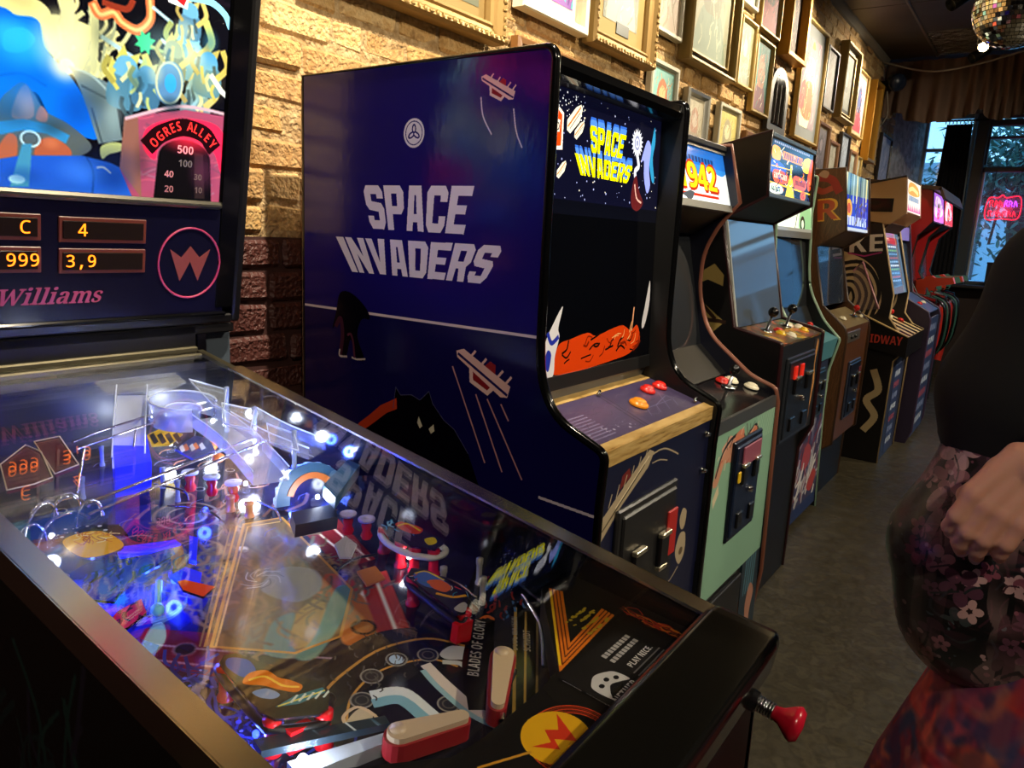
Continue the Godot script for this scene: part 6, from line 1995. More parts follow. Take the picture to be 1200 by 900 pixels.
# ---------------------------------------------------------------- the other cabinets of the row
func carcass(t: Node, prof: Array, half: float, side: Material, trim: Material, print := Rect2(), r := 0.0095) -> PackedVector2Array:
	var poly := round_corner(prof)
	for s in [1, -1]:
		side_panel(t, poly, half if s > 0 else -half + 0.018, 0.018, side, "side_panel", print)
		molding(t, poly, s * (half - 0.009), trim, r)
	return poly


func glyph_blocks(p: Paint, x0: float, x1: float, y: float, h: float, n: int, c: Color) -> void:
	for k in n:
		var w := (x1 - x0) / n
		p.box(x0 + w * k, y, x0 + w * (k + 0.72), y + h, c)


func build_row() -> void:
	var black := mats["black_satin"] as Material
	var gloss := mats["black_gloss"] as Material
	var chrome := mats["chrome"] as Material
	var glassy := mat("monitor_glass", "0c1016", 0.04, 0.0, {"clearcoat_enabled": true, "clearcoat": 0.6})
	var grp := "arcade cabinets along the brick wall"
	var up := Vector3(0.25, 1, 0)
	var white_b := mat("ivory_plastic", "e6dfc6", 0.3)
	var yellow_b := mat("yellow_plastic", "e2b81c", 0.3)
	var red_b := mats["red_plastic"] as Material
	rng.seed = 101
	# ---------- 1942
	var t := thing("arcade_cabinet", "black arcade cabinet with sky blue 1942 marquee and pale green front", "arcade cabinet", Vector3(0, 0, -2.18), 0.0, grp)
	var prof := [[0.03, 0.0], [0.03, 1.72], [0.595, 1.715], [0.64, 1.536], [0.577, 1.463, 0.03], [0.532, 1.37, 0.05], [0.53, 1.24, 0.05], [0.575, 1.1, 0.06], [0.74, 0.972, 0.03], [0.826, 0.942, 0.012], [0.838, 0.9], [0.85, 0.3], [0.82, 0.0]]
	var navy := mat("navy_side", "070918", 0.35)
	carcass(t, prof, 0.32, navy, mat("copper_molding", "7a4a3a", 0.35, 0.2))
	obj(t, "top_board", one_box(Vector3(0.31, 1.704, 0), Vector3(0.55, 0.018, 0.6), 0.003), black)
	obj(t, "back_board", one_box(Vector3(0.04, 0.85, 0), Vector3(0.014, 1.66, 0.6)), black)
	var p := Paint.new(512, 180, 0.0, 0.0, 0.6, 0.18, col("2f86e0"))
	p.box(0.0, 0.12, 0.6, 0.18, col("1d6cd0"))
	p.smooth([[-0.05, -0.02], [-0.05, 0.09], [0.05, 0.1], [0.14, 0.08], [0.22, 0.11], [0.34, 0.09], [0.45, 0.11], [0.56, 0.1], [0.65, 0.12], [0.65, -0.02]], col("dfe8f0"))
	glyph_blocks(p, 0.14, 0.5, 0.128, 0.018, 14, col("153a78"))
	p.words("1942", bold, Vector2(0.352, 0.077), 0.085, col("c42a12"), 0.0, 1.25)
	for o in [[-0.008, 0.0], [0.008, 0.0], [0.0, 0.006], [0.0, -0.006]]:
		p.words("1942", bold, Vector2(0.345 + o[0], 0.081 + o[1]), 0.085, col("a82c12"), 0.0, 1.3)
	for o in [[-0.003, 0.0], [0.003, 0.0], [0.0, 0.0]]:
		p.words("1942", bold, Vector2(0.345 + o[0], 0.082), 0.08, col("f6c81c"), 0.0, 1.3)
	p.box(0.12, 0.02, 0.5, 0.028, col("c42a12"))
	p.poly([[0.2, 0.02], [0.27, 0.035], [0.3, 0.03], [0.28, 0.012], [0.25, 0.0], [0.23, 0.012]], col("4a5058"))
	p.poly([[0.05, 0.06], [0.12, 0.08], [0.14, 0.06], [0.09, 0.03]], col("50565e"))
	board(t, "marquee_sign", Vector2(0.57, 1.69), Vector2(0.617, 1.52), -0.3, 0.3, 0.006, printed("marquee_1942", p.tex(), 0.1, 0.6))
	board(t, "marquee_rail", Vector2(0.573, 1.708), Vector2(0.578, 1.686), -0.302, 0.302, 0.014, mat("grey_rail", "8a8a84", 0.4, 0.5))
	board(t, "marquee_rail", Vector2(0.619, 1.526), Vector2(0.624, 1.505), -0.302, 0.302, 0.014, mats["grey_rail"])
	board(t, "speaker_panel", Vector2(0.61, 1.505), Vector2(0.5, 1.43), -0.302, 0.302, 0.012, black)
	board(t, "monitor_glass", Vector2(0.48, 1.43), Vector2(0.56, 1.06), -0.302, 0.302, 0.01, glassy)
	board(t, "control_panel_back", Vector2(0.56, 1.06), Vector2(0.66, 0.97), -0.302, 0.302, 0.012, black)
	board(t, "control_panel", Vector2(0.655, 0.965), Vector2(0.836, 0.918), -0.302, 0.302, 0.018, mat("control_black", "101014", 0.15))
	joystick(t, Vector3(0.72, 0.952, -0.16), up, mat("black_plastic", "0c0c0d", 0.2))
	for c in [[0.7, -0.24, white_b], [0.76, -0.27, white_b], [0.69, -0.19, red_b], [0.71, 0.12, white_b]]:
		button(t, Vector3(c[0], 0.957 - (c[0] - 0.7) * 0.26, c[1]), up, c[2], 0.02)
	board(t, "control_panel_edge", Vector2(0.836, 0.922), Vector2(0.838, 0.885), -0.302, 0.302, 0.012, mat("grey_edge", "5d6062", 0.35, 0.6))
	p = Paint.new(512, 512, 1.86, 0.36, 2.5, 0.89, col("7fa890"))
	for k in 12:
		p.line([[2.3 + k * 0.018, 0.89], [2.38 + k * 0.018, 0.8]], 0.004, col("9cc0a4"))
	p.poly([[1.98, 0.84], [2.05, 0.87], [2.12, 0.85], [2.1, 0.82], [2.0, 0.8]], col("d0a088"))
	p.smooth([[1.93, 0.74], [1.97, 0.8], [2.05, 0.84], [2.1, 0.86], [2.14, 0.83], [2.08, 0.78], [2.02, 0.79], [1.97, 0.73]], col("c08a70"))
	p.bend([[1.95, 0.76], [2.0, 0.83], [2.1, 0.86], [2.2, 0.83], [2.24, 0.78]], 0.01, col("1c1c22"))
	p.smooth([[2.1, 0.86], [2.17, 0.87], [2.18, 0.83], [2.12, 0.82]], col("c97a5c"))
	p.smooth([[2.22, 0.84], [2.29, 0.86], [2.33, 0.82], [2.3, 0.73], [2.26, 0.7], [2.25, 0.78]], col("c47656"))
	p.bend([[2.22, 0.84], [2.3, 0.86], [2.335, 0.8], [2.3, 0.7], [2.25, 0.69]], 0.008, col("1c1c22"))
	p.line([[2.2, 0.88], [2.23, 0.81], [2.18, 0.85]], 0.006, col("3a2030"))
	p.strokes(16, 1.95, 0.74, 2.32, 0.86, 0.04, 0.006, [col("e0c8b0"), col("1c1c22"), col("b05c44")], rng, 0.8, 0.8)
	p.poly([[1.95, 0.66], [1.99, 0.7], [1.98, 0.73], [1.94, 0.69]], col("cfc2a0"))
	board(t, "front_panel", Vector2(0.836, 0.886), Vector2(0.842, 0.39), -0.302, 0.302, 0.014, printed("green_front_print", p.tex(), 0.45))
	var d := coin_door(t, 0.838, 0.53, 0.842, -0.15, 0.1, mat("navy_door", "19243c", 0.35, 0.3), mat("navy_rim", "0c1220", 0.3, 0.3), 2)
	obj(d, "price_plate", one_box(Vector3(0.858, 0.79, -0.03), Vector3(0.006, 0.06, 0.16), 0.002), mat("rose_plate", "8c4a5c", 0.4))
	obj(d, "yellow_badge", one_box(Vector3(0.86, 0.735, 0.075), Vector3(0.006, 0.035, 0.02), 0.006), yellow_b)
	obj(t, "lower_door", one_box(Vector3(0.842, 0.24, 0.08), Vector3(0.014, 0.26, 0.36), 0.003), mat("lower_black", "121214", 0.4))
	p = Paint.new(128, 256, 0, 0, 0.16, 0.36, col("1c2a34"))
	for k in 5:
		p.line([[0.04 + k * 0.02, 0.36], [0.03 + k * 0.02, 0.24]], 0.008, col("4a7a8c"))
	p.smooth([[0.09, 0.26], [0.13, 0.22], [0.11, 0.16], [0.1, 0.06], [0.06, 0.02], [0.07, 0.12], [0.06, 0.2]], col("a0705c"))
	p.strokes(20, 0.0, 0.0, 0.1, 0.1, 0.03, 0.008, [col("3a5a68"), col("22343e")], rng, 1.2, 0.6)
	board(t, "corner_print", Vector2(0.8425, 0.39), Vector2(0.849, 0.02), -0.302, -0.12, 0.008, printed("corner_print", p.tex(), 0.5))
	board(t, "kick_board", Vector2(0.836, 0.39), Vector2(0.836, 0.0), -0.302, 0.302, 0.012, black)
	# ---------- cabinet with the busy marquee
	t = thing("arcade_cabinet", "black arcade cabinet with orange and yellow marquee and painted control panel", "arcade cabinet", Vector3(0, 0, -3.01), 0.0, grp)
	prof = [[0.03, 0.0], [0.03, 1.66], [0.3, 1.7], [0.655, 1.79], [0.66, 1.575], [0.515, 1.5], [0.513, 1.469], [0.593, 1.105], [0.6, 1.1], [0.77, 1.063, 0.01], [0.775, 0.66], [0.73, 0.55], [0.73, 0.0]]
	p = Paint.new(512, 1024, 0.03, 0.0, 0.78, 1.8, col("0c0b0c"))
	var tan := col("8f7a44")
	p.poly([[0.3, 1.28], [0.36, 1.32], [0.44, 1.29], [0.5, 1.33], [0.54, 1.29], [0.54, 1.25], [0.48, 1.27], [0.42, 1.24], [0.36, 1.26]], tan)
	p.poly([[0.3, 1.24], [0.38, 1.25], [0.56, 1.12], [0.46, 1.02], [0.3, 0.96]], tan)
	for l in [[[0.3, 1.21], [0.45, 1.13]], [[0.3, 1.13], [0.56, 1.12]], [[0.44, 1.0], [0.38, 1.12]], [[0.34, 1.25], [0.46, 1.12]], [[0.4, 1.24], [0.52, 1.13]]]:
		p.line(l, 0.014, col("2a1a12"))
	p.box(0.4, 0.78, 0.64, 0.92, col("2c130f"))
	carcass(t, prof, 0.31, printed("black_tan_side", p.tex(), 0.4), mat("dark_red_molding", "2a0d12", 0.35), Rect2(0.03, 0, 0.75, 1.8))
	var topb := board(t, "top_board", Vector2(0.3, 1.7), Vector2(0.65, 1.788), -0.292, 0.292, 0.014, mat("marquee_lid", "5f6a70", 0.4))
	obj(t, "back_board", one_box(Vector3(0.04, 0.83, 0), Vector3(0.014, 1.62, 0.58)), black)
	p = Paint.new(512, 200, 0.0, 0.0, 0.56, 0.2, col("14120f"))
	glyph_blocks(p, 0.03, 0.5, 0.182, 0.008, 20, col("8a8aa0"))
	p.smooth([[0.02, 0.13], [0.02, 0.17], [0.1, 0.17], [0.12, 0.14], [0.1, 0.125]], col("f2a01c"))
	p.box(0.14, 0.135, 0.4, 0.165, col("e8861c"))
	p.smooth([[0.42, 0.12], [0.42, 0.16], [0.5, 0.175], [0.55, 0.15], [0.5, 0.115]], col("f8d818"))
	p.smooth([[0.5, 0.1], [0.52, 0.17], [0.56, 0.16], [0.56, 0.06], [0.52, 0.05]], col("e8501c"))
	p.smooth([[0.01, 0.08], [0.02, 0.12], [0.12, 0.12], [0.2, 0.1], [0.15, 0.08]], col("3050d0"))
	p.smooth([[0.05, 0.06], [0.06, 0.09], [0.22, 0.085], [0.22, 0.05], [0.1, 0.045]], col("e05a34"))
	p.smooth([[0.3, 0.055], [0.32, 0.09], [0.48, 0.08], [0.48, 0.045], [0.36, 0.04]], col("d86048"))
	for k in 10:
		p.box(0.06 + k * 0.016, 0.06, 0.07 + k * 0.016, 0.08, col("f0d0c0"))
		p.box(0.33 + k * 0.015, 0.055, 0.339 + k * 0.015, 0.074, col("4a1410"))
		p.box(0.16 + k * 0.024, 0.14, 0.175 + k * 0.024, 0.16, col("7a2c0c"))
	p.line([[0.0, 0.042], [0.56, 0.034]], 0.006, col("f0b81c"))
	p.line([[0.02, 0.1], [0.26, 0.105]], 0.004, col("f0b81c"))
	p.poly([[0.22, 0.0], [0.24, 0.06], [0.255, 0.09], [0.25, 0.125], [0.275, 0.125], [0.275, 0.09], [0.3, 0.06], [0.34, 0.0]], col("f4d416"))
	p.smooth([[0.02, 0.01], [0.02, 0.034], [0.08, 0.042], [0.17, 0.034], [0.18, 0.012], [0.1, 0.004]], col("dfe8d8"))
	for k in 6:
		p.box(0.04 + k * 0.02, 0.014, 0.05 + k * 0.02, 0.03, col("3a6a4a"))
	p.oval(0.46, 0.02, 0.04, 0.02, col("e06a2c"))
	p.oval(0.46, 0.02, 0.025, 0.012, col("b0341c"))
	p.strokes(70, 0.01, 0.01, 0.55, 0.17, 0.03, 0.006, [col("1a1410"), col("f0b020"), col("e06030"), col("fff0c0"), col("2a3a90")], rng, 0.2, 0.8)
	board(t, "marquee_sign", Vector2(0.651, 1.778), Vector2(0.654, 1.586), -0.285, 0.285, 0.006, printed("busy_marquee", p.tex(), 0.1, 1.25))
	for y in [1.783, 1.581]:
		obj(t, "marquee_rail", one_box(Vector3(0.652, y, 0), Vector3(0.014, 0.016, 0.575), 0.003), mat("blue_grey_rail", "72828c", 0.35, 0.5))
	board(t, "speaker_panel", Vector2(0.648, 1.574), Vector2(0.518, 1.5), -0.292, 0.292, 0.012, black)
	board(t, "monitor_glass", Vector2(0.516, 1.49), Vector2(0.596, 1.1), -0.292, 0.292, 0.01, mat("grey_monitor_glass", "3c4650", 0.05, 0.0, {"clearcoat_enabled": true, "clearcoat": 0.8}))
	obj(t, "glass_edge", one_box(Vector3(0.56, 1.29, 0.287), Vector3(0.012, 0.4, 0.008), 0.002, Transform3D(Basis(Vector3.BACK, 0.2), Vector3(0.267, -0.085, 0))), mat("pale_edge", "b0b4b0", 0.3))
	p = Paint.new(256, 128, 0, 0, 0.58, 0.18, col("4a3620"))
	p.strokes(60, 0, 0, 0.58, 0.18, 0.1, 0.03, [col("8a5a20"), col("c8a02c"), col("7a2c14"), col("3c6a48"), col("c05a20")], rng, 0.5, 1.2)
	board(t, "control_panel", Vector2(0.598, 1.098), Vector2(0.768, 1.058), -0.292, 0.292, 0.018, printed("painted_panel", p.tex(), 0.3))
	joystick(t, Vector3(0.66, 1.085, 0.12), up, mats["black_plastic"], 0.075, 0.02)
	joystick(t, Vector3(0.66, 1.085, -0.14), up, mats["black_plastic"], 0.075, 0.02)
	for c in [[0.7, 0.07, yellow_b], [0.73, 0.03, white_b], [0.68, 0.03, red_b], [0.66, -0.18, white_b], [0.69, -0.22, white_b], [0.72, -0.19, yellow_b]]:
		button(t, Vector3(c[0], 1.078 - (c[0] - 0.68) * 0.235, c[1]), up, c[2], 0.017)
	board(t, "front_panel", Vector2(0.766, 1.056), Vector2(0.768, 0.66), -0.292, 0.292, 0.014, mat("charcoal_front", "17191f", 0.4))
	d = coin_door(t, 0.767, 0.67, 1.0, -0.19, 0.2, mat("steel_black_door", "20242c", 0.35, 0.4), mat("door_bead", "3c4048", 0.3, 0.6), 2)
	for z in [0.12, 0.03]:
		obj(d, "reject_button", one_box(Vector3(0.787, 0.94, z), Vector3(0.008, 0.05, 0.035), 0.002), mat("lit_red", "d02818", 0.3, 0.0, {"emission_enabled": true, "emission": col("d02818"), "emission_energy_multiplier": 0.5}))
	p = Paint.new(128, 256, 0, 0, 0.16, 0.4, col("17191f"))
	p.bend([[0.1, 0.38], [0.06, 0.28], [0.1, 0.2], [0.06, 0.1], [0.04, 0.02]], 0.05, col("a8703a"))
	p.bend([[0.1, 0.38], [0.07, 0.28], [0.11, 0.2], [0.07, 0.1]], 0.015, col("d8a05c"))
	board(t, "front_print", Vector2(0.7685, 1.04), Vector2(0.7695, 0.67), -0.285, -0.195, 0.001, printed("serpent_print", p.tex(), 0.5))
	board(t, "kick_board", Vector2(0.728, 0.655), Vector2(0.728, 0.0), -0.292, 0.292, 0.012, black)
	# ---------- green trimmed cabinet
	t = thing("arcade_cabinet", "black arcade cabinet with pale green edging and small white marquee", "arcade cabinet", Vector3(0, 0, -3.92), 0.0, grp)
	prof = [[0.03, 0.0], [0.03, 1.78], [0.44, 1.772, 0.01], [0.432, 1.585], [0.455, 1.272, 0.06], [0.478, 1.17, 0.05], [0.56, 1.03, 0.04], [0.655, 0.935, 0.01], [0.618, 0.76, 0.03], [0.618, 0.544], [0.645, 0.0]]
	carcass(t, prof, 0.325, mat("green_cab_black", "090b0c", 0.35), mat("green_molding", "8aa890", 0.4), Rect2(), 0.0095)
	obj(t, "top_board", one_box(Vector3(0.23, 1.768, 0), Vector3(0.39, 0.016, 0.61)), black)
	obj(t, "back_board", one_box(Vector3(0.04, 0.88, 0), Vector3(0.014, 1.74, 0.61)), black)
	p = Paint.new(384, 128, 0.0, 0.0, 0.61, 0.2, col("e4efe0"))
	p.words("1", bold, Vector2(0.18, 0.1), 0.04, col("5a7aa8"))
	glyph_blocks(p, 0.16, 0.26, 0.08, 0.03, 5, col("5a7aa8"))
	p.bend([[0.36, 0.2], [0.34, 0.1], [0.3, 0.02]], 0.008, col("3c4a44"))
	p.smooth([[0.38, 0.02], [0.4, 0.12], [0.48, 0.18], [0.58, 0.16], [0.6, 0.02]], col("8cc08c"))
	p.oval(0.44, 0.045, 0.045, 0.045, col("27302a"))
	p.oval(0.44, 0.045, 0.024, 0.024, col("d8e8d0"))
	p.box(0, 0, 0.61, 0.02, col("8a8a80"))
	board(t, "marquee_sign", Vector2(0.425, 1.66), Vector2(0.445, 1.48), -0.307, 0.307, 0.006, printed("white_marquee", p.tex(), 0.1, 0.8))
	board(t, "marquee_rail", Vector2(0.448, 1.482), Vector2(0.45, 1.45), -0.307, 0.307, 0.01, mats["grey_rail"])
	board(t, "monitor_glass", Vector2(0.42, 1.45), Vector2(0.47, 1.1), -0.307, 0.307, 0.01, glassy)
	board(t, "control_panel_back", Vector2(0.47, 1.1), Vector2(0.52, 1.0), -0.307, 0.307, 0.01, black)
	board(t, "control_panel", Vector2(0.52, 1.0), Vector2(0.648, 0.945), -0.307, 0.307, 0.014, mat("teal_panel", "4f8c9c", 0.3))
	button(t, Vector3(0.58, 0.978, -0.2), up, yellow_b, 0.018)
	joystick(t, Vector3(0.58, 0.976, 0.1), up, red_b)
	board(t, "control_panel_edge", Vector2(0.65, 0.945), Vector2(0.632, 0.84), -0.307, 0.307, 0.012, mats["teal_panel"])
	p = Paint.new(256, 512, 0, 0.0, 0.61, 0.84, col("232b48"))
	p.box(0, 0, 0.61, 0.5, col("3a3654"))
	p.strokes(90, 0, 0.08, 0.6, 0.48, 0.16, 0.02, [col("8a84a0"), col("b8b8c4"), col("4a4468"), col("7a2c3a")], rng, 1.0, 0.5)
	p.smooth([[0.24, 0.3], [0.32, 0.4], [0.42, 0.36], [0.4, 0.28], [0.3, 0.26]], col("a04048"))
	p.strokes(24, 0.05, 0.05, 0.5, 0.24, 0.2, 0.025, [col("d0ccc8"), col("a8a4a8")], rng, 0.8, 0.3)
	p.smooth([[0.4, 0.14], [0.5, 0.22], [0.58, 0.18], [0.5, 0.1]], col("a83a34"))
	p.box(0, 0, 0.61, 0.07, col("1f2d58"))
	board(t, "front_panel", Vector2(0.616, 0.83), Vector2(0.638, 0.03), -0.307, 0.307, 0.012, printed("purple_front", p.tex(), 0.45))
	coin_door(t, 0.622, 0.54, 0.8, -0.2, 0.02, mat("teal_door", "22303c", 0.35, 0.3), mat("teal_rim", "364854", 0.3, 0.4), 2)
	# ---------- brown wood-grain cabinet
	t = thing("arcade_cabinet", "brown wood-grain arcade cabinet with orange ER lettering and blue marquee", "arcade cabinet", Vector3(0, 0, -4.67), 0.0, grp)
	prof = [[0.03, 0.0], [0.03, 1.8], [0.55, 1.825], [0.59, 1.505], [0.45, 1.415], [0.47, 1.3], [0.52, 1.1], [0.652, 0.985, 0.01], [0.665, 0.94], [0.66, 0.335], [0.6, 0.29], [0.6, 0.0]]
	p = Paint.new(512, 1024, 0.03, 0.0, 0.67, 1.83, col("5b3a20"))
	p.strokes(500, 0.0, 0.0, 0.66, 1.83, 0.4, 0.005, [col("644226"), col("50321a"), col("6a462a"), col("573820")], rng, 1.57, 0.02)
	p.bend([[0.36, 1.74], [0.42, 1.775], [0.49, 1.765], [0.53, 1.71]], 0.04, col("93281c"))
	p.bend([[0.41, 1.72], [0.45, 1.705], [0.49, 1.72]], 0.03, col("a8442c"))
	p.smooth([[0.42, 1.79], [0.44, 1.815], [0.47, 1.805], [0.46, 1.775]], col("b08a70"))
	p.words("ER", bold, Vector2(0.425, 1.6), 0.12, col("e0a02c"), 0.12, 1.35)
	p.words("ER", bold, Vector2(0.425, 1.6), 0.105, col("b8481c"), 0.12, 1.35)
	carcass(t, prof, 0.33, printed("wood_side_print", p.tex(), 0.4), mat("brown_molding", "3a2414", 0.4), Rect2(0.03, 0, 0.64, 1.83))
	var woody := mat("wood_front", "6b452a", 0.4, 0.0, {"uv1_triplanar": true, "uv1_world_triplanar": true, "uv1_scale": Vector3(4, 0.5, 4)})
	woody.albedo_texture = noise_tex(111, 0.05, [[0, "b89878"], [1, "ffffff"]], 256, 4)
	obj(t, "top_board", one_box(Vector3(0.29, 1.8, 0), Vector3(0.5, 0.014, 0.62)), mats["brown_molding"])
	obj(t, "back_board", one_box(Vector3(0.04, 0.88, 0), Vector3(0.014, 1.74, 0.62)), woody)
	p = Paint.new(256, 128, 0, 0, 0.63, 0.31, col("2a3ab8"))
	p.poly([[0.0, 0.31], [0.63, 0.31], [0.63, 0.2], [0.0, 0.19]], col("6d8a8c"))
	for k in 7:
		p.line([[0.05 + k * 0.09, 0.31], [0.02 + k * 0.09, 0.16]], 0.03, [col("e8e0a0"), col("2a4a6c"), col("a8c0c4")][k % 3])
	p.oval(0.1, 0.12, 0.08, 0.05, col("e8a82c"))
	p.oval(0.1, 0.12, 0.045, 0.028, col("c05020"))
	glyph_blocks(p, 0.04, 0.6, 0.03, 0.05, 8, col("c8d4f0"))
	p.strokes(30, 0.25, 0.02, 0.62, 0.16, 0.08, 0.016, [col("1c2470"), col("6a7ae0"), col("6a5a50")], rng, 0.6, 1.0)
	p.box(0, 0, 0.63, 0.018, col("c0c8d0"))
	board(t, "marquee_sign", Vector2(0.548, 1.815), Vector2(0.582, 1.51), -0.31, 0.31, 0.006, printed("blue_marquee", p.tex(), 0.1, 0.85))
	board(t, "speaker_panel", Vector2(0.575, 1.505), Vector2(0.46, 1.42), -0.312, 0.312, 0.012, mats["brown_molding"])
	board(t, "monitor_glass", Vector2(0.45, 1.42), Vector2(0.51, 1.09), -0.312, 0.312, 0.01, glassy)
	board(t, "control_panel", Vector2(0.515, 1.06), Vector2(0.66, 0.985), -0.312, 0.312, 0.014, mat("olive_panel", "7a6a48", 0.3))
	joystick(t, Vector3(0.6, 1.022, -0.14), up, red_b, 0.05, 0.018)
	button(t, Vector3(0.6, 1.022, 0.15), up, white_b, 0.017)
	button(t, Vector3(0.62, 1.012, -0.25), up, white_b, 0.012)
	board(t, "front_panel", Vector2(0.658, 0.98), Vector2(0.655, 0.335), -0.312, 0.312, 0.014, woody)
	obj(t, "lock_plate", one_box(Vector3(0.662, 0.93, 0.12), Vector3(0.008, 0.06, 0.34), 0.002), mat("pale_steel", "9c9a92", 0.3, 0.8))
	for z in [0.2, 0.1]:
		button(t, Vector3(0.667, 0.93, z), Vector3.RIGHT, black, 0.009, "lock")
	coin_door(t, 0.658, 0.44, 0.78, -0.18, 0.13, mat("blue_black_door", "1a2236", 0.35, 0.4), mat("door_bead2", "4c5468", 0.3, 0.6), 2, false, "6a2c34")
	board(t, "kick_board", Vector2(0.6, 0.33), Vector2(0.6, 0.0), -0.312, 0.312, 0.012, black)
	# ---------- zebra striped cabinet
	t = thing("arcade_cabinet", "black arcade cabinet with tan zebra stripes and red MIDWAY lettering", "arcade cabinet", Vector3(0, 0, -5.76), 0.0, grp)
	prof = [[0.03, 0.0], [0.03, 1.6], [0.45, 1.6], [0.58, 1.588], [0.705, 1.13], [0.7, 0.98], [0.79, 0.87], [0.79, 0.74], [0.76, 0.7], [0.755, 0.0]]
	p = Paint.new(512, 1024, 0.03, 0.0, 0.83, 1.6, col("100c0c"))
	var cream := col("c4ae84")
	p.smooth([[0.3, 1.36], [0.45, 1.37], [0.58, 1.28], [0.64, 1.1], [0.6, 0.98], [0.45, 0.94], [0.3, 0.95]], cream)
	for k in 5:
		var r := 0.32 - k * 0.06
		p.bend([[0.4 - r * 0.5, 1.1 + r * 0.5], [0.42 + r * 0.2, 1.1 + r * 0.72], [0.42 + r * 0.62, 1.08 + r * 0.25], [0.42 + r * 0.5, 1.08 - r * 0.5]], 0.024 - k * 0.002, col("100c0c"))
	p.bend([[0.3, 1.0], [0.4, 1.05], [0.44, 1.15]], 0.022, col("100c0c"))
	p.words("KE", bold, Vector2(0.5, 1.45), 0.11, col("d8cfc4"), 0.1, 1.3)
	p.line([[0.4, 1.385], [0.5, 1.37], [0.6, 1.4]], 0.01, col("a82c74"))
	p.bend([[0.66, 0.62], [0.7, 0.5], [0.64, 0.42], [0.7, 0.32], [0.65, 0.22]], 0.045, cream)
	p.bend([[0.5, 0.55], [0.56, 0.4], [0.5, 0.25]], 0.05, cream)
	carcass(t, prof, 0.335, printed("zebra_print", p.tex(), 0.4), mat("tan_molding", "b59a6e", 0.4), Rect2(0.03, 0, 0.8, 1.6), 0.009)
	obj(t, "back_board", one_box(Vector3(0.04, 0.8, 0), Vector3(0.014, 1.56, 0.63)), black)
	var tanw := mat("tan_laminate", "b08d62", 0.4)
	var box_prof := [[0.25, 1.8], [0.68, 1.885], [0.712, 1.65], [0.625, 1.58], [0.25, 1.6]]
	var mp := P2(box_prof)
	side_panel(t, mp, 0.335, 0.018, tanw, "marquee_side")
	side_panel(t, mp, -0.317, 0.018, tanw, "marquee_side")
	board(t, "marquee_lid", Vector2(0.25, 1.8), Vector2(0.682, 1.886), -0.336, 0.336, 0.012, mat("lid_black", "171310", 0.5))
	for e in [0.336, -0.335]:
		obj(t, "side_window", one_box(Vector3(0.52, 1.7, e), Vector3(0.22, 0.085, 0.004), 0.001), mat("smoked_window", "1a1e1c", 0.08))
	p = Paint.new(256, 96, 0, 0, 0.62, 0.22, col("f0e4d8"))
	p.smooth([[0.05, 0.13], [0.1, 0.2], [0.3, 0.21], [0.5, 0.19], [0.56, 0.14], [0.3, 0.12]], col("f0a050"))
	p.bend([[0.08, 0.15], [0.25, 0.17], [0.5, 0.15]], 0.03, col("f4d890"))
	glyph_blocks(p, 0.08, 0.54, 0.08, 0.035, 9, col("5a84b0"))
	for k in 9:
		p.poly([[0.02 + k * 0.066, 0.01], [0.05 + k * 0.066, 0.06], [0.084 + k * 0.066, 0.01]], col("e84a90"))
	board(t, "marquee_sign", Vector2(0.684, 1.868), Vector2(0.71, 1.665), -0.3, 0.3, 0.006, printed("pink_marquee", p.tex(), 0.1, 1.0))
	for z in [0.31, -0.31]:
		board(t, "marquee_post", Vector2(0.685, 1.88), Vector2(0.713, 1.65), z - 0.012, z + 0.012, 0.01, tanw)
	p = Paint.new(128, 256, 0, 0, 0.3, 0.4, col("56708c"))
	p.box(0.04, 0.05, 0.26, 0.37, col("40506a"))
	for k in 11:
		glyph_blocks(p, 0.07, 0.23, 0.08 + k * 0.025, 0.012, 6, [col("8ab4e0"), col("6c9cd0"), col("d0dce8"), col("b05a50"), col("7ab07a")][(k * 3) % 5])
	p.box(0.04, 0.33, 0.26, 0.37, col("8c2c30"))
	board(t, "monitor_screen", Vector2(0.58, 1.53), Vector2(0.695, 1.13), -0.318, 0.318, 0.01, printed("list_screen", p.tex(), 0.05, 0.7))
	board(t, "monitor_shade", Vector2(0.625, 1.588), Vector2(0.58, 1.53), -0.318, 0.318, 0.01, mats["brown_molding"])
	var cb := S()
	prism(cb, P2([[0.53, 0.995], [0.835, 0.87], [0.835, 0.735], [0.53, 0.79]]), Transform3D(Basis.IDENTITY, Vector3(0, 0, -0.37)), 0.74)
	var bx := obj(t, "control_box", cb, mat("control_box_black", "0d0a0a", 0.35))
	board(t, "control_panel", Vector2(0.53, 1.0), Vector2(0.838, 0.874), -0.372, 0.372, 0.006, mat("zebra_panel", "c2a878", 0.35))
	for k in 5:
		board(t, "panel_stripe", Vector2(0.531, 1.0015), Vector2(0.838, 0.8755), 0.3 - k * 0.15 - 0.04, 0.3 - k * 0.15 + 0.03, 0.002, mats["black_plastic"])
	var sheet := S()
	prism(sheet, P2([[0.45, 1.27], [0.5, 1.335], [0.635, 1.035], [0.5, 1.01]]), Transform3D(Basis.IDENTITY, Vector3(0, 0, 0.352)), 0.004)
	var sh := obj(t, "tilted_shield", sheet, pane("acrylic_shield", "c8b0b4", 0.12, 0.04))
	sheet = S()
	tube(sheet, [Vector3(0.45, 1.27, 0.355), Vector3(0.5, 1.335, 0.355), Vector3(0.635, 1.035, 0.355)], 0.007, 6)
	obj(sh, "shield_edge", sheet, mat("rose_edge", "b07a84", 0.3))
	lettering(bx, "lettering", "MIDWAY", 0.055, mat("midway_red", "c23a28", 0.5), Transform3D(Basis.IDENTITY, Vector3(0.68, 0.84, 0.3705)), 0.0015, null, 0.8)
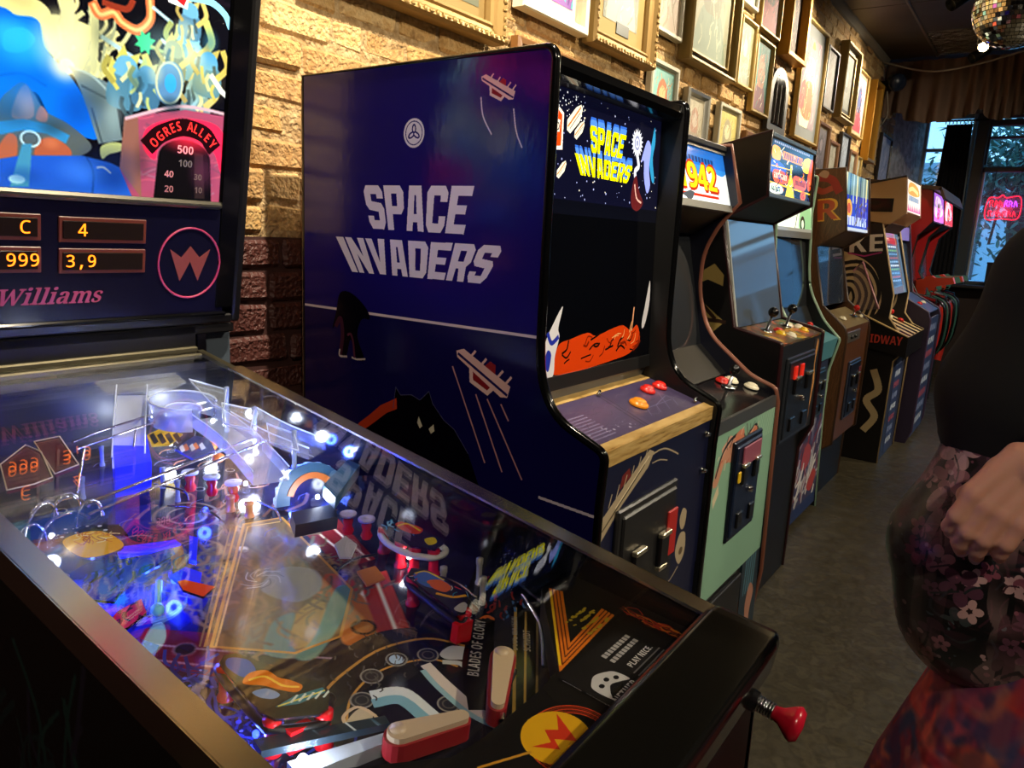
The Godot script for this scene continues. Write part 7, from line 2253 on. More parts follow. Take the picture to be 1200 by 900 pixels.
	for c in [[0.63, 0.3, white_b], [0.66, 0.24, white_b], [0.7, 0.2, red_b], [0.64, -0.1, white_b], [0.7, -0.2, red_b]]:
		button(t, Vector3(c[0], 0.963 - (c[0] - 0.63) * 0.41, c[1]), Vector3(0.38, 0.92, 0), c[2], 0.018)
	joystick(t, Vector3(0.66, 0.95, 0.1), up, red_b, 0.06, 0.02)
	board(t, "front_panel", Vector2(0.752, 0.745), Vector2(0.752, 0.0), -0.318, 0.318, 0.012, mat("blue_front", "26304c", 0.4))
	p = Paint.new(128, 256, 0, 0, 0.3, 0.7, col("2c3a60"))
	for k in 8:
		glyph_blocks(p, 0.04, 0.26, 0.06 + k * 0.08, 0.04, 4 + k % 3, [col("b8c4d8"), col("7a88b0"), col("a04858")][k % 3])
	board(t, "front_print", Vector2(0.7535, 0.72), Vector2(0.7535, 0.02), -0.2, 0.1, 0.001, printed("blue_front_print", p.tex(), 0.45))
	# ---------- purple cabinet
	t = thing("arcade_cabinet", "purple arcade cabinet with blue printed front beside the zebra cabinet", "arcade cabinet", Vector3(0, 0, -6.5), 0.0, grp)
	prof = [[0.03, 0.0], [0.03, 1.62], [0.55, 1.62], [0.6, 1.3], [0.64, 1.1], [0.84, 0.99], [0.86, 0.93], [0.85, 0.1], [0.82, 0.0]]
	carcass(t, prof, 0.32, mat("purple_side", "2c2238", 0.4), mat("plum_molding", "382a44", 0.4))
	obj(t, "back_board", one_box(Vector3(0.04, 0.8, 0), Vector3(0.014, 1.58, 0.6)), black)
	obj(t, "top_board", one_box(Vector3(0.3, 1.608, 0), Vector3(0.5, 0.014, 0.6)), black)
	board(t, "marquee_sign", Vector2(0.548, 1.61), Vector2(0.562, 1.5), -0.302, 0.302, 0.006, glow("dim_marquee", "7a6ab0", 0.5))
	board(t, "monitor_glass", Vector2(0.55, 1.48), Vector2(0.63, 1.12), -0.302, 0.302, 0.01, glassy)
	board(t, "control_panel", Vector2(0.63, 1.1), Vector2(0.84, 0.985), -0.302, 0.302, 0.014, mat("blue_panel", "3a5a8c", 0.35))
	button(t, Vector3(0.75, 1.035, 0.1), up, red_b, 0.018)
	button(t, Vector3(0.75, 1.035, -0.1), up, white_b, 0.018)
	board(t, "front_panel", Vector2(0.853, 0.94), Vector2(0.845, 0.05), -0.302, 0.302, 0.012, printed("blue_front_print2", p.tex(), 0.45))
	# ---------- two red gun cabinets
	for e in [[-7.27, "red arcade cabinet with lilac marquee and pistols on its panel", "b06ae0", "f0d8f0", 0], [-8.02, "red arcade cabinet with red and white marquee by the curtain", "e03c4c", "f4e8f0", 1]]:
		t = thing("arcade_cabinet", e[1], "arcade cabinet", Vector3(0, 0, e[0]), 0.0, grp)
		prof = [[0.03, 0.0], [0.03, 1.92], [0.5, 1.95], [0.66, 1.9], [0.69, 1.66], [0.6, 1.55], [0.56, 1.25], [0.66, 1.08], [0.8, 1.05], [0.8, 0.95], [0.74, 0.9], [0.72, 0.0]]
		carcass(t, prof, 0.34, mat("red_side", "a3161a", 0.35), mat("black_molding", "0a0a0a", 0.4))
		obj(t, "back_board", one_box(Vector3(0.04, 0.94, 0), Vector3(0.014, 1.86, 0.64)), black)
		board(t, "lid", Vector2(0.1, 2.0), Vector2(0.72, 1.93), -0.37, 0.37, 0.03, mat("lid_brown", "3a2618", 0.5))
		board(t, "lid_slope", Vector2(0.72, 1.93), Vector2(0.76, 1.84), -0.37, 0.37, 0.02, mats["lid_brown"])
		p = Paint.new(128, 64, 0, 0, 0.66, 0.24, col(e[2]))
		p.smooth([[0.05, 0.05], [0.1, 0.2], [0.3, 0.22], [0.5, 0.18], [0.6, 0.08], [0.3, 0.04]], col(e[3]))
		p.smooth([[0.2, 0.02], [0.24, 0.14], [0.34, 0.16], [0.38, 0.06]], col("40302c"))
		p.strokes(18, 0.05, 0.03, 0.6, 0.2, 0.1, 0.02, [col(e[2]), col("4a6ac0"), col("f0c890")], rng, 0.6, 1.0)
		board(t, "marquee_sign", Vector2(0.67, 1.89), Vector2(0.7, 1.67), -0.32, 0.32, 0.008, printed("gun_marquee_%d" % e[4], p.tex(), 0.1, 1.1))
		board(t, "monitor_hood", Vector2(0.69, 1.66), Vector2(0.52, 1.56), -0.322, 0.322, 0.012, black)
		board(t, "monitor_glass", Vector2(0.5, 1.55), Vector2(0.56, 1.1), -0.322, 0.322, 0.01, glassy)
		board(t, "control_panel", Vector2(0.56, 1.09), Vector2(0.8, 1.03), -0.34, 0.34, 0.02, mat("gun_panel", "20242a", 0.35))
		board(t, "front_panel", Vector2(0.75, 0.95), Vector2(0.73, 0.02), -0.322, 0.322, 0.012, mat("gun_front", "1c2422", 0.4))
		for q in [[0.24, "d8482c", 0], [-0.16, "3f7268", 1]]:
			pistol(t, Vector3(0.74, 1.09, q[0]), mat("pistol_" + q[1], q[1], 0.35), q[2])
		var cu := obj(t, "cup_holder", one_box(Vector3(0.62, 1.13, -0.26), Vector3(0.08, 0.1, 0.08), 0.008), mat("steel_blue", "7a9cc0", 0.3, 0.4))
		obj(cu, "holder_rim", one_box(Vector3(0.62, 1.185, -0.26), Vector3(0.09, 0.01, 0.09), 0.003), chrome)
		for k in 3:
			var s := S()
			var z0 := 0.22 - k * 0.2
			tube(s, curve([Vector3(0.74, 1.06, z0), Vector3(0.86, 0.98, z0 + 0.03), Vector3(0.87, 0.7, z0 + 0.05), Vector3(0.8, 0.55, z0), Vector3(0.76, 0.75, z0 - 0.04)], 8), 0.009, 6)
			obj(t, "gun_cable", s, mats["black_plastic"] if k != 1 else mat("green_cable", "2c5a50", 0.4))
		var hs := S()
		tube(hs, [Vector3(0.81, 0.98, 0.1), Vector3(0.82, 0.8, 0.11), Vector3(0.8, 0.55, 0.13), Vector3(0.79, 0.45, 0.14)], 0.035, 10)
		obj(t, "red_holster", hs, mat("holster_red", "b0281e", 0.4))
		obj(t, "price_card", one_box(Vector3(0.806, 0.985, -0.1), Vector3(0.006, 0.08, 0.3), 0.002), mat("rose_card", "a87a90", 0.5))


func pistol(t: Node, at: Vector3, m: Material, k: int) -> void:
	var o := Node3D.new()
	o.name = "toy_pistol"
	t.add_child(o, true)
	o.position = at
	o.rotation = Vector3(0.0, -0.2 + 0.35 * k, 0.2)
	var s := S()
	prism(s, P2([[-0.1, 0.05], [-0.09, 0.12], [-0.03, 0.125], [-0.02, 0.14], [0.03, 0.14], [0.05, 0.12], [0.18, 0.105], [0.19, 0.055], [0.05, 0.05], [0.04, 0.02], [0.0, 0.02], [-0.01, 0.05]]), Transform3D(Basis.IDENTITY, Vector3(0, 0, -0.018)), 0.036)
	obj(o, "barrel", s, m)
	s = S()
	prism(s, P2([[-0.1, 0.06], [-0.02, 0.06], [-0.03, 0.0], [-0.06, -0.04], [-0.13, -0.03]]), Transform3D(Basis.IDENTITY, Vector3(0, 0, -0.016)), 0.032)
	obj(o, "grip", s, m)
	s = S()
	tube(s, curve([Vector3(-0.01, 0.05, 0), Vector3(0.0, 0.01, 0), Vector3(0.03, 0.005, 0), Vector3(0.045, 0.05, 0)], 5), 0.005, 6)
	obj(o, "trigger_guard", s, m)


# ---------------------------------------------------------------- pictures on the brick wall
func frame_rail(s: SurfaceTool, w: float, h: float, prof: Array) -> void:
	# prof: (inset from the outer edge, height off the wall); mitred round a w x h rectangle, local x out of the wall, z across
	var corner := func(k: int, e: Array) -> Vector3:
		var sy := 1 if k == 0 or k == 1 else -1
		var sz := 1 if k == 0 or k == 3 else -1
		return Vector3(e[1], sy * (h / 2 - e[0]), sz * (w / 2 - e[0]))
	for k in 4:
		for i in prof.size() - 1:
			quad(s, corner.call(k, prof[i]), corner.call((k + 1) % 4, prof[i]), corner.call((k + 1) % 4, prof[i + 1]), corner.call(k, prof[i + 1]))


const STYLES := {
	"gilt": [[[0, 0], [0, 0.05], [0.008, 0.062], [0.02, 0.058], [0.03, 0.042], [0.044, 0.036], [0.05, 0.042], [0.06, 0.036], [0.066, 0.022], [0.066, 0.012]], "8e7240", 0.5, 0.5],
	"thin_gold": [[[0, 0], [0, 0.03], [0.004, 0.036], [0.012, 0.036], [0.018, 0.028], [0.022, 0.014]], "a08648", 0.5, 0.5],
	"white": [[[0, 0], [0, 0.042], [0.004, 0.048], [0.026, 0.046], [0.03, 0.03], [0.03, 0.014]], "e6e0c4", 0.5, 0.0],
	"dark": [[[0, 0], [0, 0.03], [0.003, 0.034], [0.014, 0.034], [0.018, 0.026], [0.018, 0.012]], "1d1612", 0.4, 0.0],
	"grey": [[[0, 0], [0, 0.026], [0.004, 0.032], [0.018, 0.032], [0.024, 0.022], [0.024, 0.01]], "a8a490", 0.5, 0.2],
	"box": [[[0, 0], [0, 0.06], [0.006, 0.068], [0.018, 0.064], [0.022, 0.05], [0.024, 0.016]], "86703e", 0.5, 0.5],
	"wood": [[[0, 0], [0, 0.03], [0.006, 0.038], [0.022, 0.034], [0.03, 0.02], [0.03, 0.01]], "7a5228", 0.45, 0.0],
	"silver": [[[0, 0], [0, 0.03], [0.006, 0.04], [0.02, 0.036], [0.026, 0.02], [0.03, 0.012]], "9c9a90", 0.35, 0.8],
	"gold_box": [[[0, 0], [0, 0.07], [0.004, 0.074], [0.03, 0.07], [0.034, 0.05], [0.036, 0.016]], "b3842c", 0.45, 0.5],
}


func picture(label: String, z0: float, z1: float, y0: float, y1: float, style: String, mat_col: String, mat_w: float, art: Callable, lean := 0.0) -> Node3D:
	var w := absf(z1 - z0)
	var h := y1 - y0
	var t := thing("picture_frame", label, "picture", Vector3(WX + 0.012, (y0 + y1) / 2, (z0 + z1) / 2), 0.0, "framed pictures on the brick wall")
	t.rotation.x = lean
	var st: Array = STYLES[style]
	var inner: float = st[0][-1][0]
	var s := S()
	frame_rail(s, w, h, st[0])
	var fm := mat("frame_" + style, st[1], st[2], st[3])
	obj(t, "frame", s, fm)
	obj(t, "backing", one_box(Vector3(0.004, 0, 0), Vector3(0.008, h - 0.01, w - 0.01)), mat("frame_backing", "4a3a28", 0.8))
	if style == "gilt":
		s = S()
		for k in int((w + h) * 2 / 0.026):
			var d := k * 0.026
			var q := Vector2.ZERO
			if d < w: q = Vector2(-w / 2 + d, h / 2 - 0.014)
			elif d < w + h: q = Vector2(w / 2 - 0.014, h / 2 - (d - w))
			elif d < 2 * w + h: q = Vector2(w / 2 - (d - w - h), -h / 2 + 0.014)
			else: q = Vector2(-w / 2 + 0.014, -h / 2 + (d - 2 * w - h))
			ball(s, Vector3(0.06, q.y, q.x), 0.011, Vector3(0.6, 0.8 + 0.3 * sin(k * 2.1), 0.8 + 0.3 * cos(k * 1.7)), 6)
		var o := obj(t, "carved_ornament", s, fm)
		o.set_meta("kind", "stuff")
	if style == "box":
		obj(t, "black_liner", one_box(Vector3(0.013, 0, 0), Vector3(0.012, h - 2 * inner, w - 2 * inner)), mats["black_satin"])
		s = S()
		var hw := w / 2 - inner - 0.03
		var hh := h / 2 - inner - 0.03
		frame_rail(s, hw * 2, hh * 2, [[0, 0.016], [0, 0.036], [0.01, 0.034], [0.014, 0.022]])
		obj(t, "inner_frame", s, fm)
		inner += 0.044
	if mat_w > 0.0:
		obj(t, "picture_mat", one_box(Vector3(0.011, 0, 0), Vector3(0.006, h - 2 * inner, w - 2 * inner)), mat("mat_" + mat_col, mat_col, 0.8))
		inner += mat_w
	var aw := w - 2 * inner
	var ah := h - 2 * inner
	var p := Paint.new(int(clampf(aw / ah, 0.3, 2.0) * 128), 128, -aw / 2, -ah / 2, aw / 2, ah / 2, col("8a8470"))
	art.call(p, aw / 2, ah / 2)
	var x := 0.0215 if style == "box" else 0.0155
	s = S()
	quad(s, Vector3(x, ah / 2, aw / 2), Vector3(x, ah / 2, -aw / 2), Vector3(x, -ah / 2, -aw / 2), Vector3(x, -ah / 2, aw / 2))
	quad(s, Vector3(x - 0.002, ah / 2, -aw / 2), Vector3(x - 0.002, ah / 2, aw / 2), Vector3(x - 0.002, -ah / 2, aw / 2), Vector3(x - 0.002, -ah / 2, -aw / 2))
	obj(t, "canvas", s, printed("canvas_" + label, p.tex(), 0.65))
	return t


# plain head and shoulders in the given colours
func bust(bg: String, cloth: String, skin: String, hair: String, marks: Array, lean := 1.2) -> Callable:
	return func(p: Paint, w: float, h: float) -> void:
		p.box(-w, -h, w, h, col(bg))
		p.strokes(60, -w, -h, w, h, h * 0.5, h * 0.05, [col(bg).lightened(0.08), col(bg).darkened(0.12)], rng, lean, 0.6)
		p.smooth([[-w * 0.75, -h * 1.1], [-w * 0.6, -h * 0.35], [-w * 0.15, -h * 0.12], [w * 0.2, -h * 0.12], [w * 0.62, -h * 0.38], [w * 0.8, -h * 1.1]], col(cloth))
		p.smooth([[-w * 0.45, -h * 0.2], [-w * 0.42, h * 0.45], [0, h * 0.72], [w * 0.42, h * 0.42], [w * 0.42, -h * 0.22], [0, -h * 0.3]], col(hair))
		p.oval(0, h * 0.2, w * 0.3, h * 0.3, col(skin))
		p.strokes(40, -w * 0.7, -h, w * 0.7, h * 0.6, h * 0.35, h * 0.035, marks.map(func(c): return col(c)), rng, lean, 0.5)


func swirls(bg: String, marks: Array, lean := 1.3, n := 90) -> Callable:
	return func(p: Paint, w: float, h: float) -> void:
		p.box(-w, -h, w, h, col(bg))
		p.strokes(n, -w, -h, w, h, h * 0.8, h * 0.07, marks.map(func(c): return col(c)), rng, lean, 0.5)


func build_pictures() -> void:
	rng.seed = 202
	picture("wide gilt carved frame round a grey green canvas above the blue cabinet", -1.3, -2.095, 2.0, 2.7, "gilt", "8c7444", 0.03, swirls("575c48", ["656a54", "4a4f3e", "757860"]))
	picture("white framed violet and turquoise abstract beside the wide gilt frame", -2.2, -2.635, 2.15, 2.62, "white", "e9e4cc", 0.045, swirls("7a4aa0", ["2fb8b0", "d84aa0", "3a5ad0", "8adfd0", "5a2a80", "e8a0d0"], 1.4, 70))
	picture("low wooden frame half hidden behind the top of the blue cabinet", -2.2, -2.62, 1.62, 2.06, "wood", "6a5a40", 0.02, swirls("4a3c2c", ["5c4a34", "3c3024"]))
	var t := picture("carved gilt frame with gold mount and grey engraved portrait", -2.665, -3.215, 2.14, 2.85, "gilt", "96804c", 0.06, bust("70746a", "9a9c90", "b4b2a4", "5c5e56", ["b8b8ac", "6a6c62", "8c8e84"]))
	obj(t, "name_plaque", one_box(Vector3(0.016, -0.245, -0.02), Vector3(0.004, 0.045, 0.11), 0.001), mat("dark_plaque", "1f2a26", 0.4))
	picture("thin dark frame with pale pink and cream brushwork", -3.235, -3.535, 2.325, 2.75, "grey", "b8a890", 0.0, swirls("b09c88", ["c4b09c", "a08c78", "bfae9e", "8f8068"], 1.5))
	picture("small grey framed portrait of a red haired sitter on turquoise", -3.245, -3.545, 1.88, 2.21, "grey", "9a9478", 0.008, bust("6fa8a0", "c4ae6c", "d0ae74", "b05a2c", ["c8783c", "d8bc80", "a84a24"]))
	picture("deep double gold frame with black liner and grey green swirling portrait", -3.57, -4.21, 2.265, 2.98, "box", "30281c", 0.0, bust("8c8c70", "6c7c68", "a8a486", "6c6e58", ["a4a888", "74826a", "b4b090", "5c6a58"], 1.4))
	picture("silver framed pale print of a pointed arch above the 1942 marquee", -3.665, -3.95, 1.83, 2.155, "silver", "c0b8a0", 0.012, bust("b0a890", "9a8c78", "b8a898", "a8806c", ["8a7a68", "c8c0a8"]))
	picture("grey framed yellow print with a pale arched figure", -4.115, -4.455, 1.83, 2.16, "grey", "b4ac88", 0.01, bust("b0a254", "a89c64", "c0b690", "8c8464", ["8a7c40", "d0c888", "6c6a58"]))
	picture("small brown frame just above the busy orange marquee", -4.56, -4.88, 1.84, 2.07, "wood", "5a6468", 0.01, swirls("58646a", ["6c7a80", "40484c"]))
	picture("narrow gold frame with a grey standing portrait", -4.31, -4.58, 2.285, 2.65, "thin_gold", "8c8660", 0.0, bust("8c8a64", "7a7c6c", "9c9a84", "75745c", ["a8a68c", "6a6c5c", "b4b29c"]))
	picture("grey framed sketch high up beside the red portrait", -4.25, -4.55, 2.71, 3.06, "grey", "9a9478", 0.01, swirls("8c9484", ["a4ac98", "6c7464"]))
	picture("cream frame round a crimson robed portrait", -4.605, -4.985, 2.65, 3.1, "thin_gold", "c8bc94", 0.012, bust("7a1c24", "a82834", "6a4a3c", "3c2420", ["c03c44", "5a141c", "d05a54"]))
	picture("thin framed teal picture of a figure in rose", -4.6, -4.925, 2.185, 2.612, "thin_gold", "b4a878", 0.006, bust("2f7a6c", "7a4a58", "d0a080", "c08468", ["3c9484", "b86a5c", "d8d0b8"]))
	picture("wide gold frame round a dark flowered figure", -5.065, -5.47, 2.595, 3.1, "gold_box", "5a4630", 0.0, bust("3c3230", "54463c", "8c6c58", "2c2422", ["7a6450", "a87a68", "5c4a40"]))
	# arched mirror
	var m := thing("arched_mirror", "ornate grey arched mirror hung between the pictures", "mirror", Vector3(WX + 0.012, 2.3, -5.12), 0.0, "")
	var s := S()
	var pts := []
	for k in 17:
		pts.append([0.15 * cos(PI * k / 16), 0.06 + 0.14 * sin(PI * k / 16)])
	var outer := P2([[0.19, -0.17]] + pts.map(func(q): return [q[0] * 1.27, q[1] * 1.12]) + [[-0.19, -0.17]])
	var xf := Transform3D(Basis(Vector3(0, 0, -1), Vector3.UP, Vector3.RIGHT), Vector3.ZERO)
	prism(s, outer, xf, 0.03)
	obj(m, "frame", s, mat("mirror_frame", "4a463e", 0.4, 0.4))
	s = S()
	prism(s, P2([[0.13, -0.13]] + pts.map(func(q): return [q[0] * 0.87, q[1] * 0.9]) + [[-0.13, -0.13]]), xf, 0.032)
	obj(m, "mirror", s, mat("mirror_silver", "c8ccd0", 0.05, 1.0))
	for k in 3:
		s = S()
		rod(s, Vector3(0.034, -0.12, -0.09 + k * 0.09), Vector3(0.034, 0.12, -0.09 + k * 0.09), 0.006, 6)
		obj(m, "tracery", s, mats["mirror_frame"])
	# tall robed portrait
	picture("tall gold frame with grey mount and a figure in orange and cream robes", -5.52, -6.15, 2.16, 2.95, "thin_gold", "6c7070", 0.075, func(p: Paint, w: float, h: float) -> void:
		p.box(-w, -h, w, h, col("7a6a70"))
		p.strokes(60, -w, -h, w, h, h * 0.3, h * 0.05, [col("9a5068"), col("6a7078"), col("a89a98")], rng, 1.4, 0.5)
		p.smooth([[-w * 0.9, -h * 0.2], [-w * 0.5, h * 0.5], [-w * 0.1, h * 0.6], [w * 0.3, h * 0.5], [w * 0.5, -h * 0.1], [w * 0.2, -h], [-w * 0.7, -h]], col("e2d6a4"))
		p.smooth([[-w * 0.5, -h * 0.05], [w * 0.3, 0], [w * 0.45, -h * 0.75], [-w * 0.7, -h * 0.7]], col("d8521c"))
		p.smooth([[-w * 0.9, -h * 0.1], [-w * 0.5, 0.0], [-w * 0.5, -h * 0.55], [-w * 0.95, -h * 0.6]], col("c8342c"))
		p.strokes(30, -w * 0.6, -h * 0.1, w * 0.4, h * 0.5, h * 0.2, h * 0.03, [col("f4ecc4"), col("c8a848"), col("d8b84c")], rng, 1.5, 0.4)
		p.strokes(70, -w * 0.8, -h * 0.9, w * 0.5, h * 0.5, h * 0.25, h * 0.02, [col("e8a05c"), col("b03020"), col("f0e4b8"), col("8c3a24"), col("d8c890")], rng, 1.5, 0.4)
		p.oval(0, h * 0.72, w * 0.22, h * 0.13, col("d8b070"))
		p.smooth([[-w * 0.2, h * 0.8], [0, h * 0.95], [w * 0.22, h * 0.8]], col("c8a030")))
	picture("dark edged grey print beside the tall robed portrait", -6.19, -6.53, 2.46, 2.9, "dark", "8a8880", 0.0, swirls("807a74", ["8c868a", "74706c", "948e88"]))
	picture("wide pale gold frame with grey mount and dim grey figure", -6.64, -7.145, 2.45, 3.03, "box", "6c6c5c", 0.03, bust("5e6258", "6c7068", "7c7e72", "50544c", ["7a7e74", "525650"]))
	picture("slim gilt frame with a blue and red standing figure", -7.22, -7.71, 2.4, 2.95, "thin_gold", "b08c70", 0.03, bust("b49aa4", "8c2c3c", "3a4a7c", "2c3454", ["a83848", "34488c", "d8c0c8"]))
	picture("deep bright gold frame with red mount and small garden scene", -7.85, -8.2, 2.24, 2.96, "gold_box", "9a3c1c", 0.04, bust("5c6c70", "4a6484", "b09058", "2c3430", ["8ca0ac", "d8dce0", "4a5a3c"]))
	picture("dark framed bluish print leaning beyond the bright gold frame", -8.66, -9.25, 2.05, 2.6, "dark", "c0bcc0", 0.0, swirls("8c94a8", ["a8b0c4", "74809c", "b8b4c0"]))
	picture("brown framed plum coloured portrait below the grey print", -6.17, -6.53, 1.98, 2.36, "wood", "7a6c54", 0.015, bust("4c3f48", "3c3440", "7c6c74", "2c2630", ["5c4c58", "74687c"]))
	picture("slim brown framed pale print in the low row", -6.56, -6.88, 1.9, 2.27, "wood", "a8a088", 0.0, swirls("8c8878", ["9c9888", "74705f"]))
	picture("slim dark framed blue grey print in the low row", -6.95, -7.27, 1.95, 2.38, "dark", "a4a49c", 0.0, swirls("7c8490", ["8c98a8", "6a7078"]))
	picture("slim brown framed sage print in the low row", -7.32, -7.6, 1.92, 2.28, "wood", "a09c88", 0.0, swirls("84897c", ["98a090", "6c7068"]))
	picture("slim cream framed sketch in the low row beside the gold frame", -7.63, -7.84, 1.9, 2.26, "thin_gold", "c8c0a0", 0.0, swirls("a8a490", ["8c8878", "c4c0ac"]))


# ---------------------------------------------------------------- the person
# smooth union of tapered capsules [a, b, ra, rb], meshed as surface nets into s
func surface_net(s: SurfaceTool, bones: Array, cell: float, k: float) -> void:
	var lo := Vector3.INF
	var hi := -Vector3.INF
	for b in bones:
		var r: float = maxf(b[2], b[3]) + k + cell * 2
		for p in [b[0], b[1]]:
			lo = lo.min(p - Vector3.ONE * r)
			hi = hi.max(p + Vector3.ONE * r)
	var n := Vector3i(((hi - lo) / cell).ceil()) + Vector3i.ONE
	var nx := n.x
	var nxy := n.x * n.y
	var f := PackedFloat32Array()
	f.resize(nxy * n.z)
	f.fill(1.0)
	for b in bones:
		var a: Vector3 = b[0]
		var ab: Vector3 = b[1] - b[0]
		var ra: float = b[2]
		var rb: float = b[3]
		var l2 := maxf(ab.length_squared(), 1e-9)
		var r := maxf(ra, rb) + k + cell * 2
		var c0 := Vector3i(((a.min(b[1]) - Vector3.ONE * r - lo) / cell).floor()).clamp(Vector3i.ZERO, n - Vector3i.ONE)
		var c1 := Vector3i(((a.max(b[1]) + Vector3.ONE * r - lo) / cell).ceil()).clamp(Vector3i.ZERO, n - Vector3i.ONE)
		for z in range(c0.z, c1.z + 1):
			for y in range(c0.y, c1.y + 1):
				var base := z * nxy + y * nx
				for x in range(c0.x, c1.x + 1):
					var p := lo + Vector3(x, y, z) * cell - a
					var t := clampf(p.dot(ab) / l2, 0.0, 1.0)
					var d := (p - ab * t).length() - (ra + (rb - ra) * t)
					var o := f[base + x]
					var h := maxf(k - absf(o - d), 0.0) / k
					f[base + x] = minf(o, d) - h * h * k * 0.25
	var ids := {}
	var verts := PackedVector3Array()
	var corners := [0, 1, nx, nx + 1, nxy, nxy + 1, nxy + nx, nxy + nx + 1]
	var place := [Vector3(0, 0, 0), Vector3(1, 0, 0), Vector3(0, 1, 0), Vector3(1, 1, 0), Vector3(0, 0, 1), Vector3(1, 0, 1), Vector3(0, 1, 1), Vector3(1, 1, 1)]
	var edges := [[0, 1], [2, 3], [4, 5], [6, 7], [0, 2], [1, 3], [4, 6], [5, 7], [0, 4], [1, 5], [2, 6], [3, 7]]
	for z in n.z - 1:
		for y in n.y - 1:
			for x in nx - 1:
				var i := z * nxy + y * nx + x
				var inside := 0
				for c in corners:
					if f[i + c] < 0.0:
						inside += 1
				if inside == 0 or inside == 8:
					continue
				var sum := Vector3.ZERO
				var cnt := 0
				for e in edges:
					var d0 := f[i + corners[e[0]]]
					var d1 := f[i + corners[e[1]]]
					if (d0 < 0.0) != (d1 < 0.0):
						sum += place[e[0]].lerp(place[e[1]], d0 / (d0 - d1))
						cnt += 1
				ids[i] = verts.size()
				verts.append(lo + (Vector3(x, y, z) + sum / cnt) * cell)
	s.set_smooth_group(1)
	var steps := [[1, nx, nxy], [nx, nxy, 1], [nxy, 1, nx]]
	for i in ids:
		for st in steps:
			var j: int = i + st[0]
			if j >= f.size() or (f[i] < 0.0) == (f[j] < 0.0):
				continue
			var q := [i, i - st[1], i - st[1] - st[2], i - st[2]]
			if not (ids.has(q[1]) and ids.has(q[2]) and ids.has(q[3])):
				continue
			var v := q.map(func(e): return verts[ids[e]])
			var order := [0, 1, 2, 0, 2, 3] if f[i] >= 0.0 else [0, 2, 1, 0, 3, 2]
			for o in order:
				s.set_uv(Vector2.ZERO)
				s.add_vertex(v[o])


